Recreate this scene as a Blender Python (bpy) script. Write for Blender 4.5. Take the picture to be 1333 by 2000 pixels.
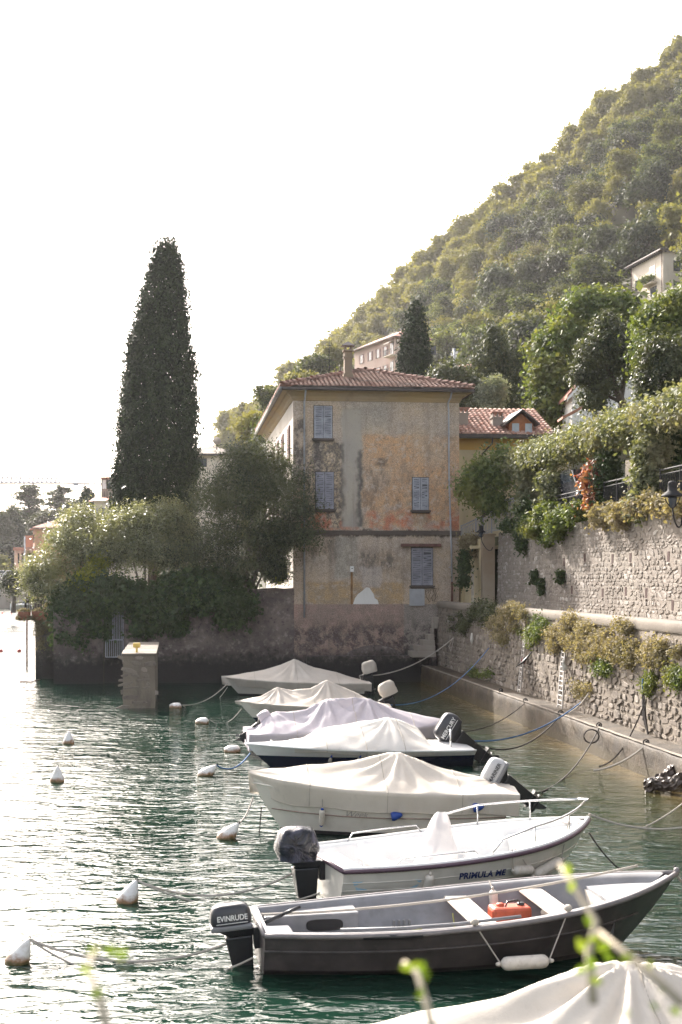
import bpy, bmesh, math, random
import numpy as np
from mathutils import Vector, Matrix, noise as mn
R = math.radians
sc = bpy.context.scene
for o in list(bpy.data.objects): bpy.data.objects.remove(o)
C = sc.collection
# ---------------------------------------------------------------- camera
F, CX, HY, CH = 2778.0, 666.5, 1130.0, 4.8
cd = bpy.data.cameras.new('camera'); cam = bpy.data.objects.new('camera', cd); C.objects.link(cam)
cam.location = (0, 0, CH); cam.rotation_euler = (R(90), 0, 0)
cd.sensor_fit = 'VERTICAL'; cd.sensor_height = 36.0; cd.lens = 50.0; cd.shift_y = 0.065
cd.clip_start = 0.1; cd.clip_end = 20000
cd.dof.use_dof = True; cd.dof.focus_distance = 38.0; cd.dof.aperture_fstop = 3.6
sc.camera = cam
# ---------------------------------------------------------------- sky, sun, exposure
SUN_AZ, SUN_EL = -27.0, 32.0          # degrees: azimuth from +Y (left is negative), elevation
w = bpy.data.worlds.new('World'); sc.world = w; w.use_nodes = True
nt = w.node_tree; nt.nodes.clear()
bg = nt.nodes.new('ShaderNodeBackground'); wo = nt.nodes.new('ShaderNodeOutputWorld')
sky = nt.nodes.new('ShaderNodeTexSky'); sky.sky_type = 'NISHITA'; sky.sun_disc = False
sky.sun_elevation = R(SUN_EL); sky.sun_rotation = R(SUN_AZ)
sky.air_density = 1.0; sky.dust_density = 6.0; sky.ozone_density = 1.0; sky.altitude = 200
hs = nt.nodes.new('ShaderNodeHueSaturation'); hs.inputs['Saturation'].default_value = 0.45
nt.links.new(sky.outputs[0], hs.inputs['Color'])
wm = nt.nodes.new('ShaderNodeMix'); wm.data_type = 'RGBA'; wm.blend_type = 'MULTIPLY'
wm.inputs['Factor'].default_value = 1.0
wm.inputs[7].default_value = (1.0, 0.965, 0.935, 1)
nt.links.new(hs.outputs[0], wm.inputs[6])
nt.links.new(wm.outputs[2], bg.inputs[0]); bg.inputs[1].default_value = 0.15
nt.links.new(bg.outputs[0], wo.inputs[0])
sl = bpy.data.lights.new('sun', 'SUN'); sun = bpy.data.objects.new('sun', sl); C.objects.link(sun)
sl.energy = 3.5; sl.angle = R(0.6); sl.color = (1.0, 0.93, 0.85)
SD = Vector((math.sin(R(SUN_AZ))*math.cos(R(SUN_EL)), math.cos(R(SUN_AZ))*math.cos(R(SUN_EL)), math.sin(R(SUN_EL))))
sun.rotation_euler = SD.to_track_quat('Z', 'Y').to_euler(); sun.location = (-60, 60, 80)
sc.view_settings.view_transform = 'Standard'; sc.view_settings.look = 'None'
sc.view_settings.gamma = 1.0; sc.view_settings.use_curve_mapping = False
sc.view_settings.exposure = 1.7
sc.cycles.max_bounces = 8; sc.cycles.transparent_max_bounces = 8; sc.cycles.volume_bounces = 1
sc.cycles.diffuse_bounces = 3; sc.cycles.glossy_bounces = 3; sc.cycles.use_denoising = True
sc.cycles.sample_clamp_indirect = 6.0
# ---------------------------------------------------------------- helpers
rng = np.random.default_rng(7); rnd = random.Random(5)
WM = {}
def P(px, py, Y): return Vector(((px-CX)*Y/F, Y, CH-(py-HY)*Y/F))      # a photo pixel at a distance, for measuring
def PW(px, py, z=0.0):
    Y = (CH-z)*F/(py-HY); return P(px, py, Y)
TH = R(6.66); U = Vector((math.cos(TH), math.sin(TH), 0)); V = Vector((-math.sin(TH), math.cos(TH), 0))
O0 = Vector((-2.22, 66.0, 0))
def L(a, b, z=0.0): return O0+U*a+V*b+Vector((0, 0, z))                   # the harbour's own axes: a along the facade, b away from the lake
FR = Matrix.Translation(O0) @ Matrix.Rotation(TH, 4, 'Z')                # same as a matrix
def onplane_a(px, py, a):                                                # photo pixel on the vertical plane a=const
    k = (px-CX)/F
    Y = (a - (-O0.x*U.x - O0.y*U.y))/(k*U.x+U.y); return P(px, py, Y)
def facade(px, py, b=0.0):                                               # photo pixel on the plane b=const
    k = (px-CX)/F
    Y = (b + O0.x*V.x + O0.y*V.y)/(k*V.x+V.y); p = P(px, py, Y); d = p-O0
    return d.dot(U), p.z
def tag(o, label=None, cat=None, group=None, kind=None):
    if label: o['label'] = label
    if cat: o['category'] = cat
    if group: o['group'] = group
    if kind: o['kind'] = kind
    return o
def thing(name, label, cat, loc=(0, 0, 0), rz=0.0, group=None, M=None):
    o = bpy.data.objects.new(name, None); C.objects.link(o); o.empty_display_size = 0.3
    m = M.copy() if M is not None else Matrix.Translation(Vector(loc)) @ Matrix.Rotation(rz, 4, 'Z')
    o.matrix_world = m; WM[o.name] = m
    return tag(o, label, cat, group)
def copy_tree(o, M=None, parent=None):
    c = o.copy(); C.objects.link(c)
    if parent: c.parent = parent
    else:
        c.matrix_world = M; WM[c.name] = M.copy()
    for ch in KIDS.get(o.name, []): copy_tree(ch, parent=c)
    return c
KIDS = {}
class MB:
    def __init__(s, M=None): s.v = []; s.f = []; s.M = M; s.sm = []; s.mi = []; s.cur = 0
    def add(s, vs, fs, smooth=False):
        n = len(s.v)
        s.v += [ (s.M @ Vector(p)) if s.M is not None else Vector(p) for p in vs]
        s.f += [tuple(i+n for i in f) for f in fs]; s.sm += [smooth]*len(fs); s.mi += [s.cur]*len(fs)
        return s
    def box(s, x0, x1, y0, y1, z0, z1):
        return s.add([(x0,y0,z0),(x1,y0,z0),(x1,y1,z0),(x0,y1,z0),(x0,y0,z1),(x1,y0,z1),(x1,y1,z1),(x0,y1,z1)],
                     [(0,3,2,1),(4,5,6,7),(0,1,5,4),(1,2,6,5),(2,3,7,6),(3,0,4,7)])
    def hexa(s, p): return s.add(p, [(0,3,2,1),(4,5,6,7),(0,1,5,4),(1,2,6,5),(2,3,7,6),(3,0,4,7)])
    def tube(s, pts, r, n=6, caps=True, flat=1.0):
        pts = [Vector(p) for p in pts]; rs = r if isinstance(r, (list, tuple)) else [r]*len(pts)
        vs = []; fs = []
        for i, p in enumerate(pts):
            d = (pts[min(i+1, len(pts)-1)]-pts[max(i-1, 0)])
            d = d.normalized() if d.length > 1e-9 else Vector((0, 0, 1))
            a = d.cross(Vector((0, 0, 1)))
            if a.length < 0.05: a = Vector((1, 0, 0)) - d*d.x
            a.normalize(); b = a.cross(d)
            for k in range(n):
                t = 2*math.pi*k/n; vs.append(p+(a*math.cos(t)+b*math.sin(t)*flat)*rs[i])
        for i in range(len(pts)-1):
            for k in range(n):
                k2 = (k+1) % n; fs.append((i*n+k, i*n+k2, (i+1)*n+k2, (i+1)*n+k))
        if caps: fs.append(tuple(range(n))[::-1]); fs.append(tuple((len(pts)-1)*n+k for k in range(n)))
        return s.add(vs, fs, n > 5)
    def lathe(s, prof, n=16, T=None):
        T = T or Matrix.Identity(4); vs = []; fs = []
        for (r, z) in prof:
            for k in range(n):
                t = 2*math.pi*k/n; vs.append(T @ Vector((r*math.cos(t), r*math.sin(t), z)))
        m = len(prof)
        for i in range(m-1):
            for k in range(n):
                k2 = (k+1) % n; fs.append((i*n+k, i*n+k2, (i+1)*n+k2, (i+1)*n+k))
        fs.append(tuple(range(n))[::-1]); fs.append(tuple((m-1)*n+k for k in range(n)))
        return s.add(vs, fs, True)
    def prism(s, poly, d, T=None):                                       # poly in x,z ; depth d along y
        T = T or Matrix.Identity(4); n = len(poly)
        vs = [T @ Vector((x, 0, z)) for x, z in poly]+[T @ Vector((x, d, z)) for x, z in poly]
        fs = [tuple(range(n)), tuple(range(2*n-1, n-1, -1))]+[(i, i+n, (i+1) % n+n, (i+1) % n) for i in range(n)]
        return s.add(vs, fs)
    def grid(s, fn, nu, nv, smooth=True, close=False):
        vs = [fn(i/(nu-1), j/(nv-1)) for i in range(nu) for j in range(nv)]
        fs = [(i*nv+j, i*nv+j+1, (i+1)*nv+j+1, (i+1)*nv+j) for i in range(nu-1) for j in range(nv-1)]
        return s.add(vs, fs, smooth)
    def mesh(s, name, mats, Minv=None):
        me = bpy.data.meshes.new(name)
        vs = [tuple(Minv @ v) if Minv is not None else tuple(v) for v in s.v]
        me.from_pydata(vs, [], s.f)
        for m in (mats if isinstance(mats, (list, tuple)) else [mats]): me.materials.append(m)
        me.polygons.foreach_set('use_smooth', s.sm)
        if s.cur or any(s.mi): me.polygons.foreach_set('material_index', s.mi)
        me.update(); return me
    def build(s, name, mats, parent=None, bevel=0.0, recalc=True):
        Minv = wmat(parent).inverted() if parent is not None else None
        me = s.mesh(name, mats, Minv)
        if recalc:
            bm = bmesh.new(); bm.from_mesh(me); bmesh.ops.recalc_face_normals(bm, faces=bm.faces); bm.to_mesh(me); bm.free()
        return put(name, me, parent, bevel)
def wmat(o):
    while o.parent is not None: o = o.parent
    return WM.get(o.name, Matrix.Identity(4))
def put(name, me, parent=None, bevel=0.0):
    o = bpy.data.objects.new(name, me); C.objects.link(o)
    if parent is not None: o.parent = parent; KIDS.setdefault(parent.name, []).append(o)
    else: WM[o.name] = Matrix.Identity(4)
    if bevel:
        b = o.modifiers.new('bevel', 'BEVEL'); b.width = bevel; b.segments = 2; b.limit_method = 'ANGLE'; b.angle_limit = R(40)
    return o
def piece(name, me, parent, Mw):                                          # shared-mesh part at a world matrix
    o = bpy.data.objects.new(name, me); C.objects.link(o); o.parent = parent
    o.matrix_local = wmat(parent).inverted() @ Mw
    KIDS.setdefault(parent.name, []).append(o)
    return o
def raw_mesh(name, co, quads, mat, tint=None, smooth=False):
    me = bpy.data.meshes.new(name); n = len(co); m = len(quads); k = quads.shape[1]
    me.vertices.add(n); me.vertices.foreach_set('co', np.ascontiguousarray(co, dtype=np.float32).ravel())
    me.loops.add(m*k); me.loops.foreach_set('vertex_index', quads.astype(np.int32).ravel())
    me.polygons.add(m); me.polygons.foreach_set('loop_start', np.arange(0, m*k, k, dtype=np.int32))
    me.polygons.foreach_set('loop_total', np.full(m, k, dtype=np.int32))
    if smooth: me.polygons.foreach_set('use_smooth', np.ones(m, dtype=bool))
    if tint is not None:
        at = me.attributes.new('tint', 'FLOAT', 'POINT'); at.data.foreach_set('value', tint.astype(np.float32))
    me.materials.append(mat); me.update(calc_edges=True); me.validate(); return me
def sag(p, q, s, n=14):
    p = Vector(p); q = Vector(q)
    return [p.lerp(q, i/n)-Vector((0, 0, s*4*(i/n)*(1-i/n))) for i in range(n+1)]
# ---------------------------------------------------------------- node helpers
class Sh:
    def __init__(s, name, rough=0.7):
        s.m = bpy.data.materials.new(name); s.m.use_nodes = True; s.t = s.m.node_tree; s.n = s.t.nodes; s.n.clear()
        s.out = s.n.new('ShaderNodeOutputMaterial'); s.b = s.n.new('ShaderNodeBsdfPrincipled')
        s.t.links.new(s.b.outputs[0], s.out.inputs[0]); s.b.inputs['Roughness'].default_value = rough
        s.tc = s.n.new('ShaderNodeTexCoord')
    def set(s, inp, v):
        if isinstance(v, bpy.types.NodeSocket): s.t.links.new(v, inp)
        elif isinstance(v, (tuple, list)): inp.default_value = tuple(v)+((1,) if len(v) == 3 and len(inp.default_value) == 4 else ())
        else:
            try: inp.default_value = v
            except TypeError: inp.default_value = (v, v, v) if len(inp.default_value) == 3 else (v, v, v, 1)
    def obj(s): return s.tc.outputs['Object']
    def geo(s):
        g = s.n.new('ShaderNodeNewGeometry'); return g.outputs['Position']
    def map(s, vec, scale=(1, 1, 1), loc=(0, 0, 0), rot=(0, 0, 0)):
        m = s.n.new('ShaderNodeMapping'); s.set(m.inputs[0], vec); m.inputs['Scale'].default_value = scale
        m.inputs['Location'].default_value = loc; m.inputs['Rotation'].default_value = rot; return m.outputs[0]
    def noise(s, vec, scale=1.0, detail=4.0, rough=0.55, dist=0.0, col=False):
        n = s.n.new('ShaderNodeTexNoise'); s.set(n.inputs['Vector'], vec); n.inputs['Scale'].default_value = scale
        n.inputs['Detail'].default_value = detail; n.inputs['Roughness'].default_value = rough; n.inputs['Distortion'].default_value = dist
        return n.outputs[1 if col else 0]
    def voro(s, vec, scale=1.0, feat='F1', out=0, rnd=1.0):
        n = s.n.new('ShaderNodeTexVoronoi'); n.feature = feat; s.set(n.inputs['Vector'], vec); n.inputs['Scale'].default_value = scale
        n.inputs['Randomness'].default_value = rnd; return n.outputs[out]
    def math(s, op, a, b=0.0, c=None, clamp=False):
        n = s.n.new('ShaderNodeMath'); n.operation = op; n.use_clamp = clamp; s.set(n.inputs[0], a); s.set(n.inputs[1], b)
        if c is not None: s.set(n.inputs[2], c)
        return n.outputs[0]
    def step(s, v, a, b, lo=0.0, hi=1.0):
        n = s.n.new('ShaderNodeMapRange'); n.interpolation_type = 'SMOOTHSTEP'; s.set(n.inputs[0], v)
        if a > b: a, b, lo, hi = b, a, hi, lo
        n.inputs[1].default_value = a; n.inputs[2].default_value = b; n.inputs[3].default_value = lo; n.inputs[4].default_value = hi
        return n.outputs[0]
    def mix(s, f, a, b, blend='MIX'):
        n = s.n.new('ShaderNodeMix'); n.data_type = 'RGBA'; n.blend_type = blend; s.set(n.inputs[0], f); s.set(n.inputs[6], a); s.set(n.inputs[7], b)
        return n.outputs[2]
    def sep(s, v):
        n = s.n.new('ShaderNodeSeparateXYZ'); s.set(n.inputs[0], v); return n.outputs
    def attr(s, name):
        n = s.n.new('ShaderNodeAttribute'); n.attribute_name = name; return n.outputs['Fac']
    def rand(s):
        n = s.n.new('ShaderNodeObjectInfo'); return n.outputs['Random']
    def bump(s, h, strength=0.3, dist=0.02):
        n = s.n.new('ShaderNodeBump'); s.set(n.inputs['Height'], h); n.inputs['Strength'].default_value = strength
        n.inputs['Distance'].default_value = dist; s.t.links.new(n.outputs[0], s.b.inputs['Normal']); return n.outputs[0]
    def rect(s, x, z, x0, x1, z0, z1, e=0.06):
        m = s.math('MULTIPLY', s.step(x, x0-e, x0+e), s.step(x, x1+e, x1-e))
        return s.math('MULTIPLY', m, s.math('MULTIPLY', s.step(z, z0-e, z0+e), s.step(z, z1+e, z1-e)))
    def col(s, v): s.set(s.b.inputs['Base Color'], v); return s
def simple(name, col, rough=0.7, var=0.12, scale=3.0, bump=0.0, metal=0.0, spec=0.5, bscale=30, dirt=0.0, dirtcol=(0.12, 0.09, 0.06)):
    s = Sh(name, rough); o = s.obj(); n = s.noise(o, scale, 5)
    f = s.step(n, 0.3, 0.7, 1-var, 1+var); c = s.mix(1.0, col, f, 'MULTIPLY')
    if dirt: c = s.mix(s.math('MULTIPLY', s.step(s.noise(o, scale*1.7, 6, 0.65), 0.5, 0.72), dirt), c, dirtcol)
    s.col(c); s.b.inputs['Metallic'].default_value = metal; s.b.inputs['Specular IOR Level'].default_value = spec
    if bump: s.bump(s.noise(o, bscale, 6), bump, 0.02)
    return s.m
def foliage(name, c0, c1, c2=None, trans=0.35, rough=0.5, objvar=0.0, c3=None):
    s = Sh(name, rough); t = s.attr('tint'); col = s.mix(s.math('POWER', t, 1.4), c0, c1)
    if c2: col = s.mix(s.step(s.noise(s.geo(), 0.55, 3), 0.45, 0.66), col, c2)
    if objvar:
        r = s.rand(); col = s.mix(s.math('MULTIPLY', s.step(r, 0.35, 1.0), objvar), col, c3 or c2 or c1)
        col = s.mix(1.0, col, s.step(s.math('FRACT', s.math('MULTIPLY', r, 7.3)), 0, 1, 0.75, 1.25), 'MULTIPLY')
    s.col(col); s.b.inputs['Specular IOR Level'].default_value = 0.35
    tr = s.n.new('ShaderNodeBsdfTranslucent'); s.set(tr.inputs[0], s.mix(1.0, col, (1.5, 1.45, 0.6), 'MULTIPLY'))
    mx = s.n.new('ShaderNodeMixShader'); mx.inputs[0].default_value = trans
    s.t.links.new(s.b.outputs[0], mx.inputs[1]); s.t.links.new(tr.outputs[0], mx.inputs[2]); s.t.links.new(mx.outputs[0], s.out.inputs[0])
    return s.m
def leaves(pts, size, aspect, mat, name, out=None, seed=1, droop=0.0, jit=0.35, tint=None):
    """leaf-sized quads at the points, pushed to face outwards where 'out' is given"""
    g = np.random.default_rng(seed); n = len(pts)
    nr = g.normal(size=(n, 3)); nr[:, 2] += 0.5
    if out is not None: nr += out*1.1
    nr /= np.linalg.norm(nr, axis=1)[:, None]+1e-9
    t = g.normal(size=(n, 3)); t[:, 2] -= droop; t -= nr*(t*nr).sum(1)[:, None]; t /= np.linalg.norm(t, axis=1)[:, None]+1e-9
    b = np.cross(nr, t); sz = size*(1+jit*g.normal(size=n)).clip(0.4, 1.9)
    lt = t*(sz*0.5)[:, None]; lb = b*(sz*0.5*aspect)[:, None]
    co = np.stack([pts-lt, pts-lb+lt*0.1, pts+lt, pts+lb+lt*0.1], 1).reshape(-1, 3)
    q = np.arange(n*4).reshape(n, 4)
    tn = g.random(n) if tint is None else (tint+0.35*(g.random(n)-0.5)).clip(0, 1)
    return raw_mesh(name, co, q, mat, np.repeat(tn, 4))
def blob_points(blobs, n, clump=0.35, per=40, seed=1, core=0.15, flat=1.0, up=0.0):
    """points gathered in tufts over the surfaces of ellipsoid blobs (cx,cy,cz,rx,ry,rz)"""
    g = np.random.default_rng(seed); B = np.array(blobs, float)
    area = (B[:, 3]*B[:, 5]+B[:, 3]*B[:, 4]); pr = area/area.sum()
    nc = max(1, n//per); bi = g.choice(len(B), nc, p=pr)
    d = g.normal(size=(nc, 3)); d /= np.linalg.norm(d, axis=1)[:, None]
    d[:, 2] = np.where(d[:, 2] < -0.35, -d[:, 2]*0.6, d[:, 2])+up
    rad = 1+0.13*g.normal(size=nc); inn = g.random(nc) < core; rad[inn] = g.random(inn.sum())*0.9
    c = B[bi, :3]+d*B[bi, 3:]*rad[:, None]
    cs = clump*(0.55+0.9*g.random(nc))
    k = np.repeat(np.arange(nc), per); p = g.normal(size=(nc*per, 3)); p[:, 2] *= flat
    pts = c[k]+p*cs[k][:, None]*0.6
    out = d[k]+p*0.5
    ct = g.random(nc)[k]
    return pts, out/ (np.linalg.norm(out, axis=1)[:, None]+1e-9), ct
# ---------------------------------------------------------------- plain materials
M = {}
M['rope'] = simple('pale_rope', (0.42, 0.38, 0.33), 0.9); M['ropeblue'] = simple('blue_rope', (0.06, 0.14, 0.3), 0.8)
M['ropedark'] = simple('dark_rope', (0.06, 0.05, 0.045), 0.9)
M['gel'] = simple('cream_gelcoat', (0.68, 0.64, 0.57), 0.25, 0.05, 2.0, dirt=0.25, dirtcol=(0.4, 0.34, 0.26))
M['gelwhite'] = simple('white_gelcoat', (0.78, 0.77, 0.75), 0.22, 0.04, 2.0, dirt=0.12, dirtcol=(0.45, 0.42, 0.36))
M['geldark'] = simple('dark_brown_gelcoat', (0.055, 0.048, 0.047), 0.45, 0.25, 2.5, dirt=0.5, dirtcol=(0.10, 0.085, 0.08))
M['gelgrey'] = simple('grey_gelcoat', (0.2, 0.2, 0.21), 0.5, 0.15, 2.5, dirt=0.4, dirtcol=(0.12, 0.115, 0.11))
M['rimgrey'] = simple('grey_gunwale', (0.17, 0.155, 0.155), 0.45, 0.15, 4, dirt=0.3, dirtcol=(0.28, 0.26, 0.25))
M['navy'] = simple('navy_hull', (0.012, 0.016, 0.035), 0.25, 0.1)
M['black'] = simple('black_plastic', (0.02, 0.02, 0.022), 0.35, 0.2, 4)
M['antifoul'] = simple('antifouling', (0.025, 0.02, 0.022), 0.7, 0.3, 5, dirt=0.5, dirtcol=(0.07, 0.06, 0.03))
M['cowl'] = simple('dark_cowling', (0.035, 0.036, 0.042), 0.28, 0.1)
M['cowlgrey'] = simple('grey_cowling', (0.2, 0.2, 0.205), 0.3, 0.1, dirt=0.2)
M['cowlsilver'] = simple('silver_cowling', (0.5, 0.5, 0.5), 0.3, 0.08)
M['steel'] = simple('steel', (0.6, 0.6, 0.6), 0.25, 0.1, metal=0.9)
M['alu'] = simple('aluminium', (0.55, 0.55, 0.55), 0.4, 0.1, metal=0.7)
M['fender'] = simple('fender_white', (0.62, 0.57, 0.5), 0.5, 0.1, 8, dirt=0.4, dirtcol=(0.35, 0.27, 0.19))
M['bluecap'] = simple('blue_rubber', (0.015, 0.06, 0.3), 0.5)
M['wood'] = simple('worn_white_board', (0.62, 0.57, 0.5), 0.7, 0.15, 6, bump=0.3, dirt=0.55, dirtcol=(0.33, 0.26, 0.2))
M['tank'] = simple('orange_red_tank', (0.5, 0.085, 0.035), 0.45, 0.15, 8, dirt=0.3)
M['iron'] = simple('dark_iron', (0.03, 0.03, 0.032), 0.7, 0.2, 10, spec=0.15)
M['ironpale'] = simple('pale_painted_iron', (0.3, 0.3, 0.32), 0.5, 0.15, 6)
M['zinc'] = simple('zinc_pipe', (0.36, 0.37, 0.4), 0.45, 0.15, 3, dirt=0.3)
M['rust'] = simple('rusty_pipe', (0.13, 0.06, 0.045), 0.7, 0.3, 5)
M['shutter'] = simple('faded_grey_shutter', (0.27, 0.27, 0.31), 0.75, 0.2, 3.0, bump=0.2, dirt=0.35, dirtcol=(0.17, 0.16, 0.17))
M['shutterpale'] = simple('pale_grey_shutter', (0.33, 0.34, 0.38), 0.75, 0.2, 3.0, bump=0.2, dirt=0.4, dirtcol=(0.2, 0.19, 0.2))
M['shutterbrown'] = simple('brown_shutter', (0.2, 0.1, 0.085), 0.7, 0.2)
M['dark'] = simple('dark_opening', (0.02, 0.018, 0.018), 0.8)
M['glass'] = simple('window_glass', (0.05, 0.06, 0.075), 0.08, 0.1)
M['bark'] = simple('bark', (0.09, 0.07, 0.055), 0.9, 0.3, 6, bump=0.5)
M['barkpale'] = simple('pale_bark', (0.17, 0.14, 0.11), 0.9, 0.3, 6, bump=0.5)
M['redbuoy'] = simple('red_float', (0.5, 0.06, 0.05), 0.5)
M['terracotta'] = simple('terracotta_box', (0.3, 0.12, 0.07), 0.8, 0.2, 8, dirt=0.4)
M['yellowpaint'] = simple('yellow_paint', (0.7, 0.5, 0.12), 0.6)
def tilemat(name, c0, c1, c2):
    s = Sh(name, 0.85); o = s.geo(); r = s.attr('tint')
    c = s.mix(r, c0, c1); c = s.mix(s.step(s.noise(o, 0.9, 5), 0.5, 0.7), c, c2)
    c = s.mix(s.step(s.noise(o, 9, 3), 0.6, 0.75, 0, 0.5), c, (0.05, 0.045, 0.04)); s.col(c); return s.m
M['tiles'] = tilemat('old_roof_tiles', (0.2, 0.1, 0.07), (0.36, 0.22, 0.17), (0.13, 0.08, 0.06))
M['tilespale'] = tilemat('pale_roof_tiles', (0.42, 0.2, 0.14), (0.6, 0.38, 0.3), (0.3, 0.19, 0.15))
def plaster(name, c0, c1, bump=0.3, c2=(0.2, 0.17, 0.14), amt=0.4):
    s = Sh(name, 0.9); o = s.geo(); c = s.mix(s.step(s.noise(o, 0.35, 5), 0.35, 0.65), c0, c1)
    c = s.mix(s.math('MULTIPLY', s.step(s.noise(s.map(o, (1.4, 1.4, 0.25)), 1.0, 6, 0.65), 0.52, 0.75), amt), c, c2)
    s.col(c); s.bump(s.noise(o, 14, 6), bump, 0.02); return s.m
M['pinkwall'] = plaster('pink_plaster', (0.56, 0.4, 0.33), (0.6, 0.45, 0.38), amt=0.15)
M['creamwall'] = plaster('cream_plaster', (0.66, 0.58, 0.47), (0.7, 0.62, 0.52), amt=0.2)
M['orangewall'] = plaster('orange_plaster', (0.5, 0.23, 0.14), (0.54, 0.27, 0.17), amt=0.15)
M['yellowwall'] = plaster('pale_yellow_plaster', (0.6, 0.5, 0.3), (0.64, 0.54, 0.35), amt=0.2)
M['ochreband'] = plaster('ochre_band', (0.6, 0.36, 0.09), (0.62, 0.39, 0.12), amt=0.2)
M['whitewall'] = plaster('white_plaster', (0.72, 0.7, 0.66), (0.76, 0.74, 0.7), amt=0.2)
M['greywall'] = plaster('grey_render', (0.27, 0.23, 0.19), (0.36, 0.31, 0.26), amt=0.6, c2=(0.09, 0.07, 0.06))
M['pillar'] = plaster('stained_pillar', (0.4, 0.33, 0.25), (0.3, 0.22, 0.15), amt=0.8, c2=(0.13, 0.09, 0.06))
# foliage
M['oleander'] = foliage('oleander_leaf', (0.04, 0.05, 0.024), (0.29, 0.3, 0.2), (0.2, 0.205, 0.12), 0.36, 0.36)
M['darkshrub'] = foliage('dark_shrub_leaf', (0.02, 0.03, 0.013), (0.12, 0.135, 0.075), (0.09, 0.1, 0.05), 0.25, 0.5)
M['ivy'] = foliage('ivy_leaf', (0.022, 0.045, 0.015), (0.075, 0.115, 0.04), (0.05, 0.075, 0.03), 0.25, 0.55)
M['cypress'] = foliage('cypress_leaf', (0.009, 0.02, 0.008), (0.04, 0.062, 0.026), None, 0.08, 0.75)
M['brightleaf'] = foliage('bright_tree_leaf', (0.055, 0.085, 0.028), (0.16, 0.2, 0.06), (0.17, 0.18, 0.055), 0.28, 0.62)
M['yellowleaf'] = foliage('yellow_green_leaf', (0.16, 0.18, 0.03), (0.3, 0.3, 0.05), None, 0.5, 0.45)
M['vine'] = foliage('vine_leaf', (0.085, 0.1, 0.05), (0.26, 0.27, 0.17), (0.24, 0.23, 0.15), 0.25, 0.65)
M['redvine'] = foliage('red_vine_leaf', (0.22, 0.05, 0.045), (0.36, 0.2, 0.12), None, 0.4, 0.5)
M['dryplant'] = foliage('dry_wall_plant', (0.2, 0.165, 0.105), (0.37, 0.32, 0.22), (0.2, 0.175, 0.11), 0.25, 0.8)
M['conifer'] = foliage('conifer_leaf', (0.03, 0.045, 0.022), (0.1, 0.11, 0.05), None, 0.2, 0.6)
M['silverleaf'] = foliage('silver_leaf', (0.16, 0.18, 0.14), (0.3, 0.32, 0.26), None, 0.3, 0.6)
M['hilltree'] = foliage('hill_tree_leaf', (0.03, 0.042, 0.016), (0.14, 0.165, 0.055), None, 0.3, 0.75, 0.8, (0.2, 0.185, 0.06))
M['hilltreedark'] = foliage('hill_tree_dark_leaf', (0.018, 0.028, 0.013), (0.065, 0.08, 0.036), None, 0.2, 0.65, 0.6, (0.08, 0.085, 0.05))
# ---------------------------------------------------------------- air
s = Sh('haze_air'); s.n.remove(s.b); pv = s.n.new('ShaderNodeVolumePrincipled')
pv.inputs['Color'].default_value = (0.98, 0.97, 1.0, 1); pv.inputs['Density'].default_value = 0.000085; pv.inputs['Anisotropy'].default_value = 0.68
s.t.links.new(pv.outputs[0], s.out.inputs[1])
tag(MB().box(-620, 620, -60, 1150, -4.2, 215).build('haze', s.m), kind='stuff')
# ---------------------------------------------------------------- water
s = Sh('lake_water', 0.03); g = s.geo(); x, y, z = s.sep(g)
lx, ly, lz = s.sep(s.map(g, (1, 1, 1)))
# local a coordinate = distance from the facade corner towards the quay; the lake bed is pale and shallow beside the ledge
a_ = s.math('ADD', s.math('MULTIPLY', s.math('ADD', x, 2.22), U.x), s.math('MULTIPLY', s.math('SUBTRACT', y, 66.0), U.y))
shal = s.step(s.math('ADD', a_, s.math('MULTIPLY', s.noise(g, 0.6, 4), 3.0)), 3.6, 8.0)
murk = s.mix(s.step(s.noise(g, 0.12, 3), 0.35, 0.65), (0.005, 0.021, 0.0135), (0.007, 0.028, 0.018))
c = s.mix(shal, murk, (0.05, 0.045, 0.02))
edge = s.step(s.math('ADD', a_, s.math('MULTIPLY', s.noise(g, 1.3, 4), 1.0)), 5.3, 6.5)
c = s.mix(edge, c, (0.13, 0.095, 0.045)); s.col(c)
s.b.inputs['IOR'].default_value = 1.33; s.b.inputs['Roughness'].default_value = 0.04
rot = (0, 0, 0.18)
n1 = s.noise(s.map(g, (0.75, 1.5, 1), rot=rot), 1.0, 2, 0.5, 0.6)
n2 = s.noise(s.map(g, (2.3, 4.6, 1), rot=(0, 0, -0.25)), 1.0, 2, 0.5, 0.8)
n3 = s.noise(s.map(g, (8, 13, 1), rot=(0, 0, 0.1)), 1.0, 2, 0.5, 0.4)
calm = s.step(s.noise(g, 0.11, 3), 0.35, 0.62, 0.55, 1.15)
h = s.math('ADD', s.math('MULTIPLY', n1, 0.12), s.math('ADD', s.math('MULTIPLY', n2, 0.058), s.math('MULTIPLY', n3, 0.0075)))
s.bump(s.math('MULTIPLY', h, calm), 1.0, 1.0)
M['water'] = s.m
tag(MB().add([(-610, -50, 0), (610, -50, 0), (610, 1140, 0), (-610, 1140, 0)], [(0, 1, 2, 3)]).build('lake_water', M['water'], recalc=False), kind='structure')
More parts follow.
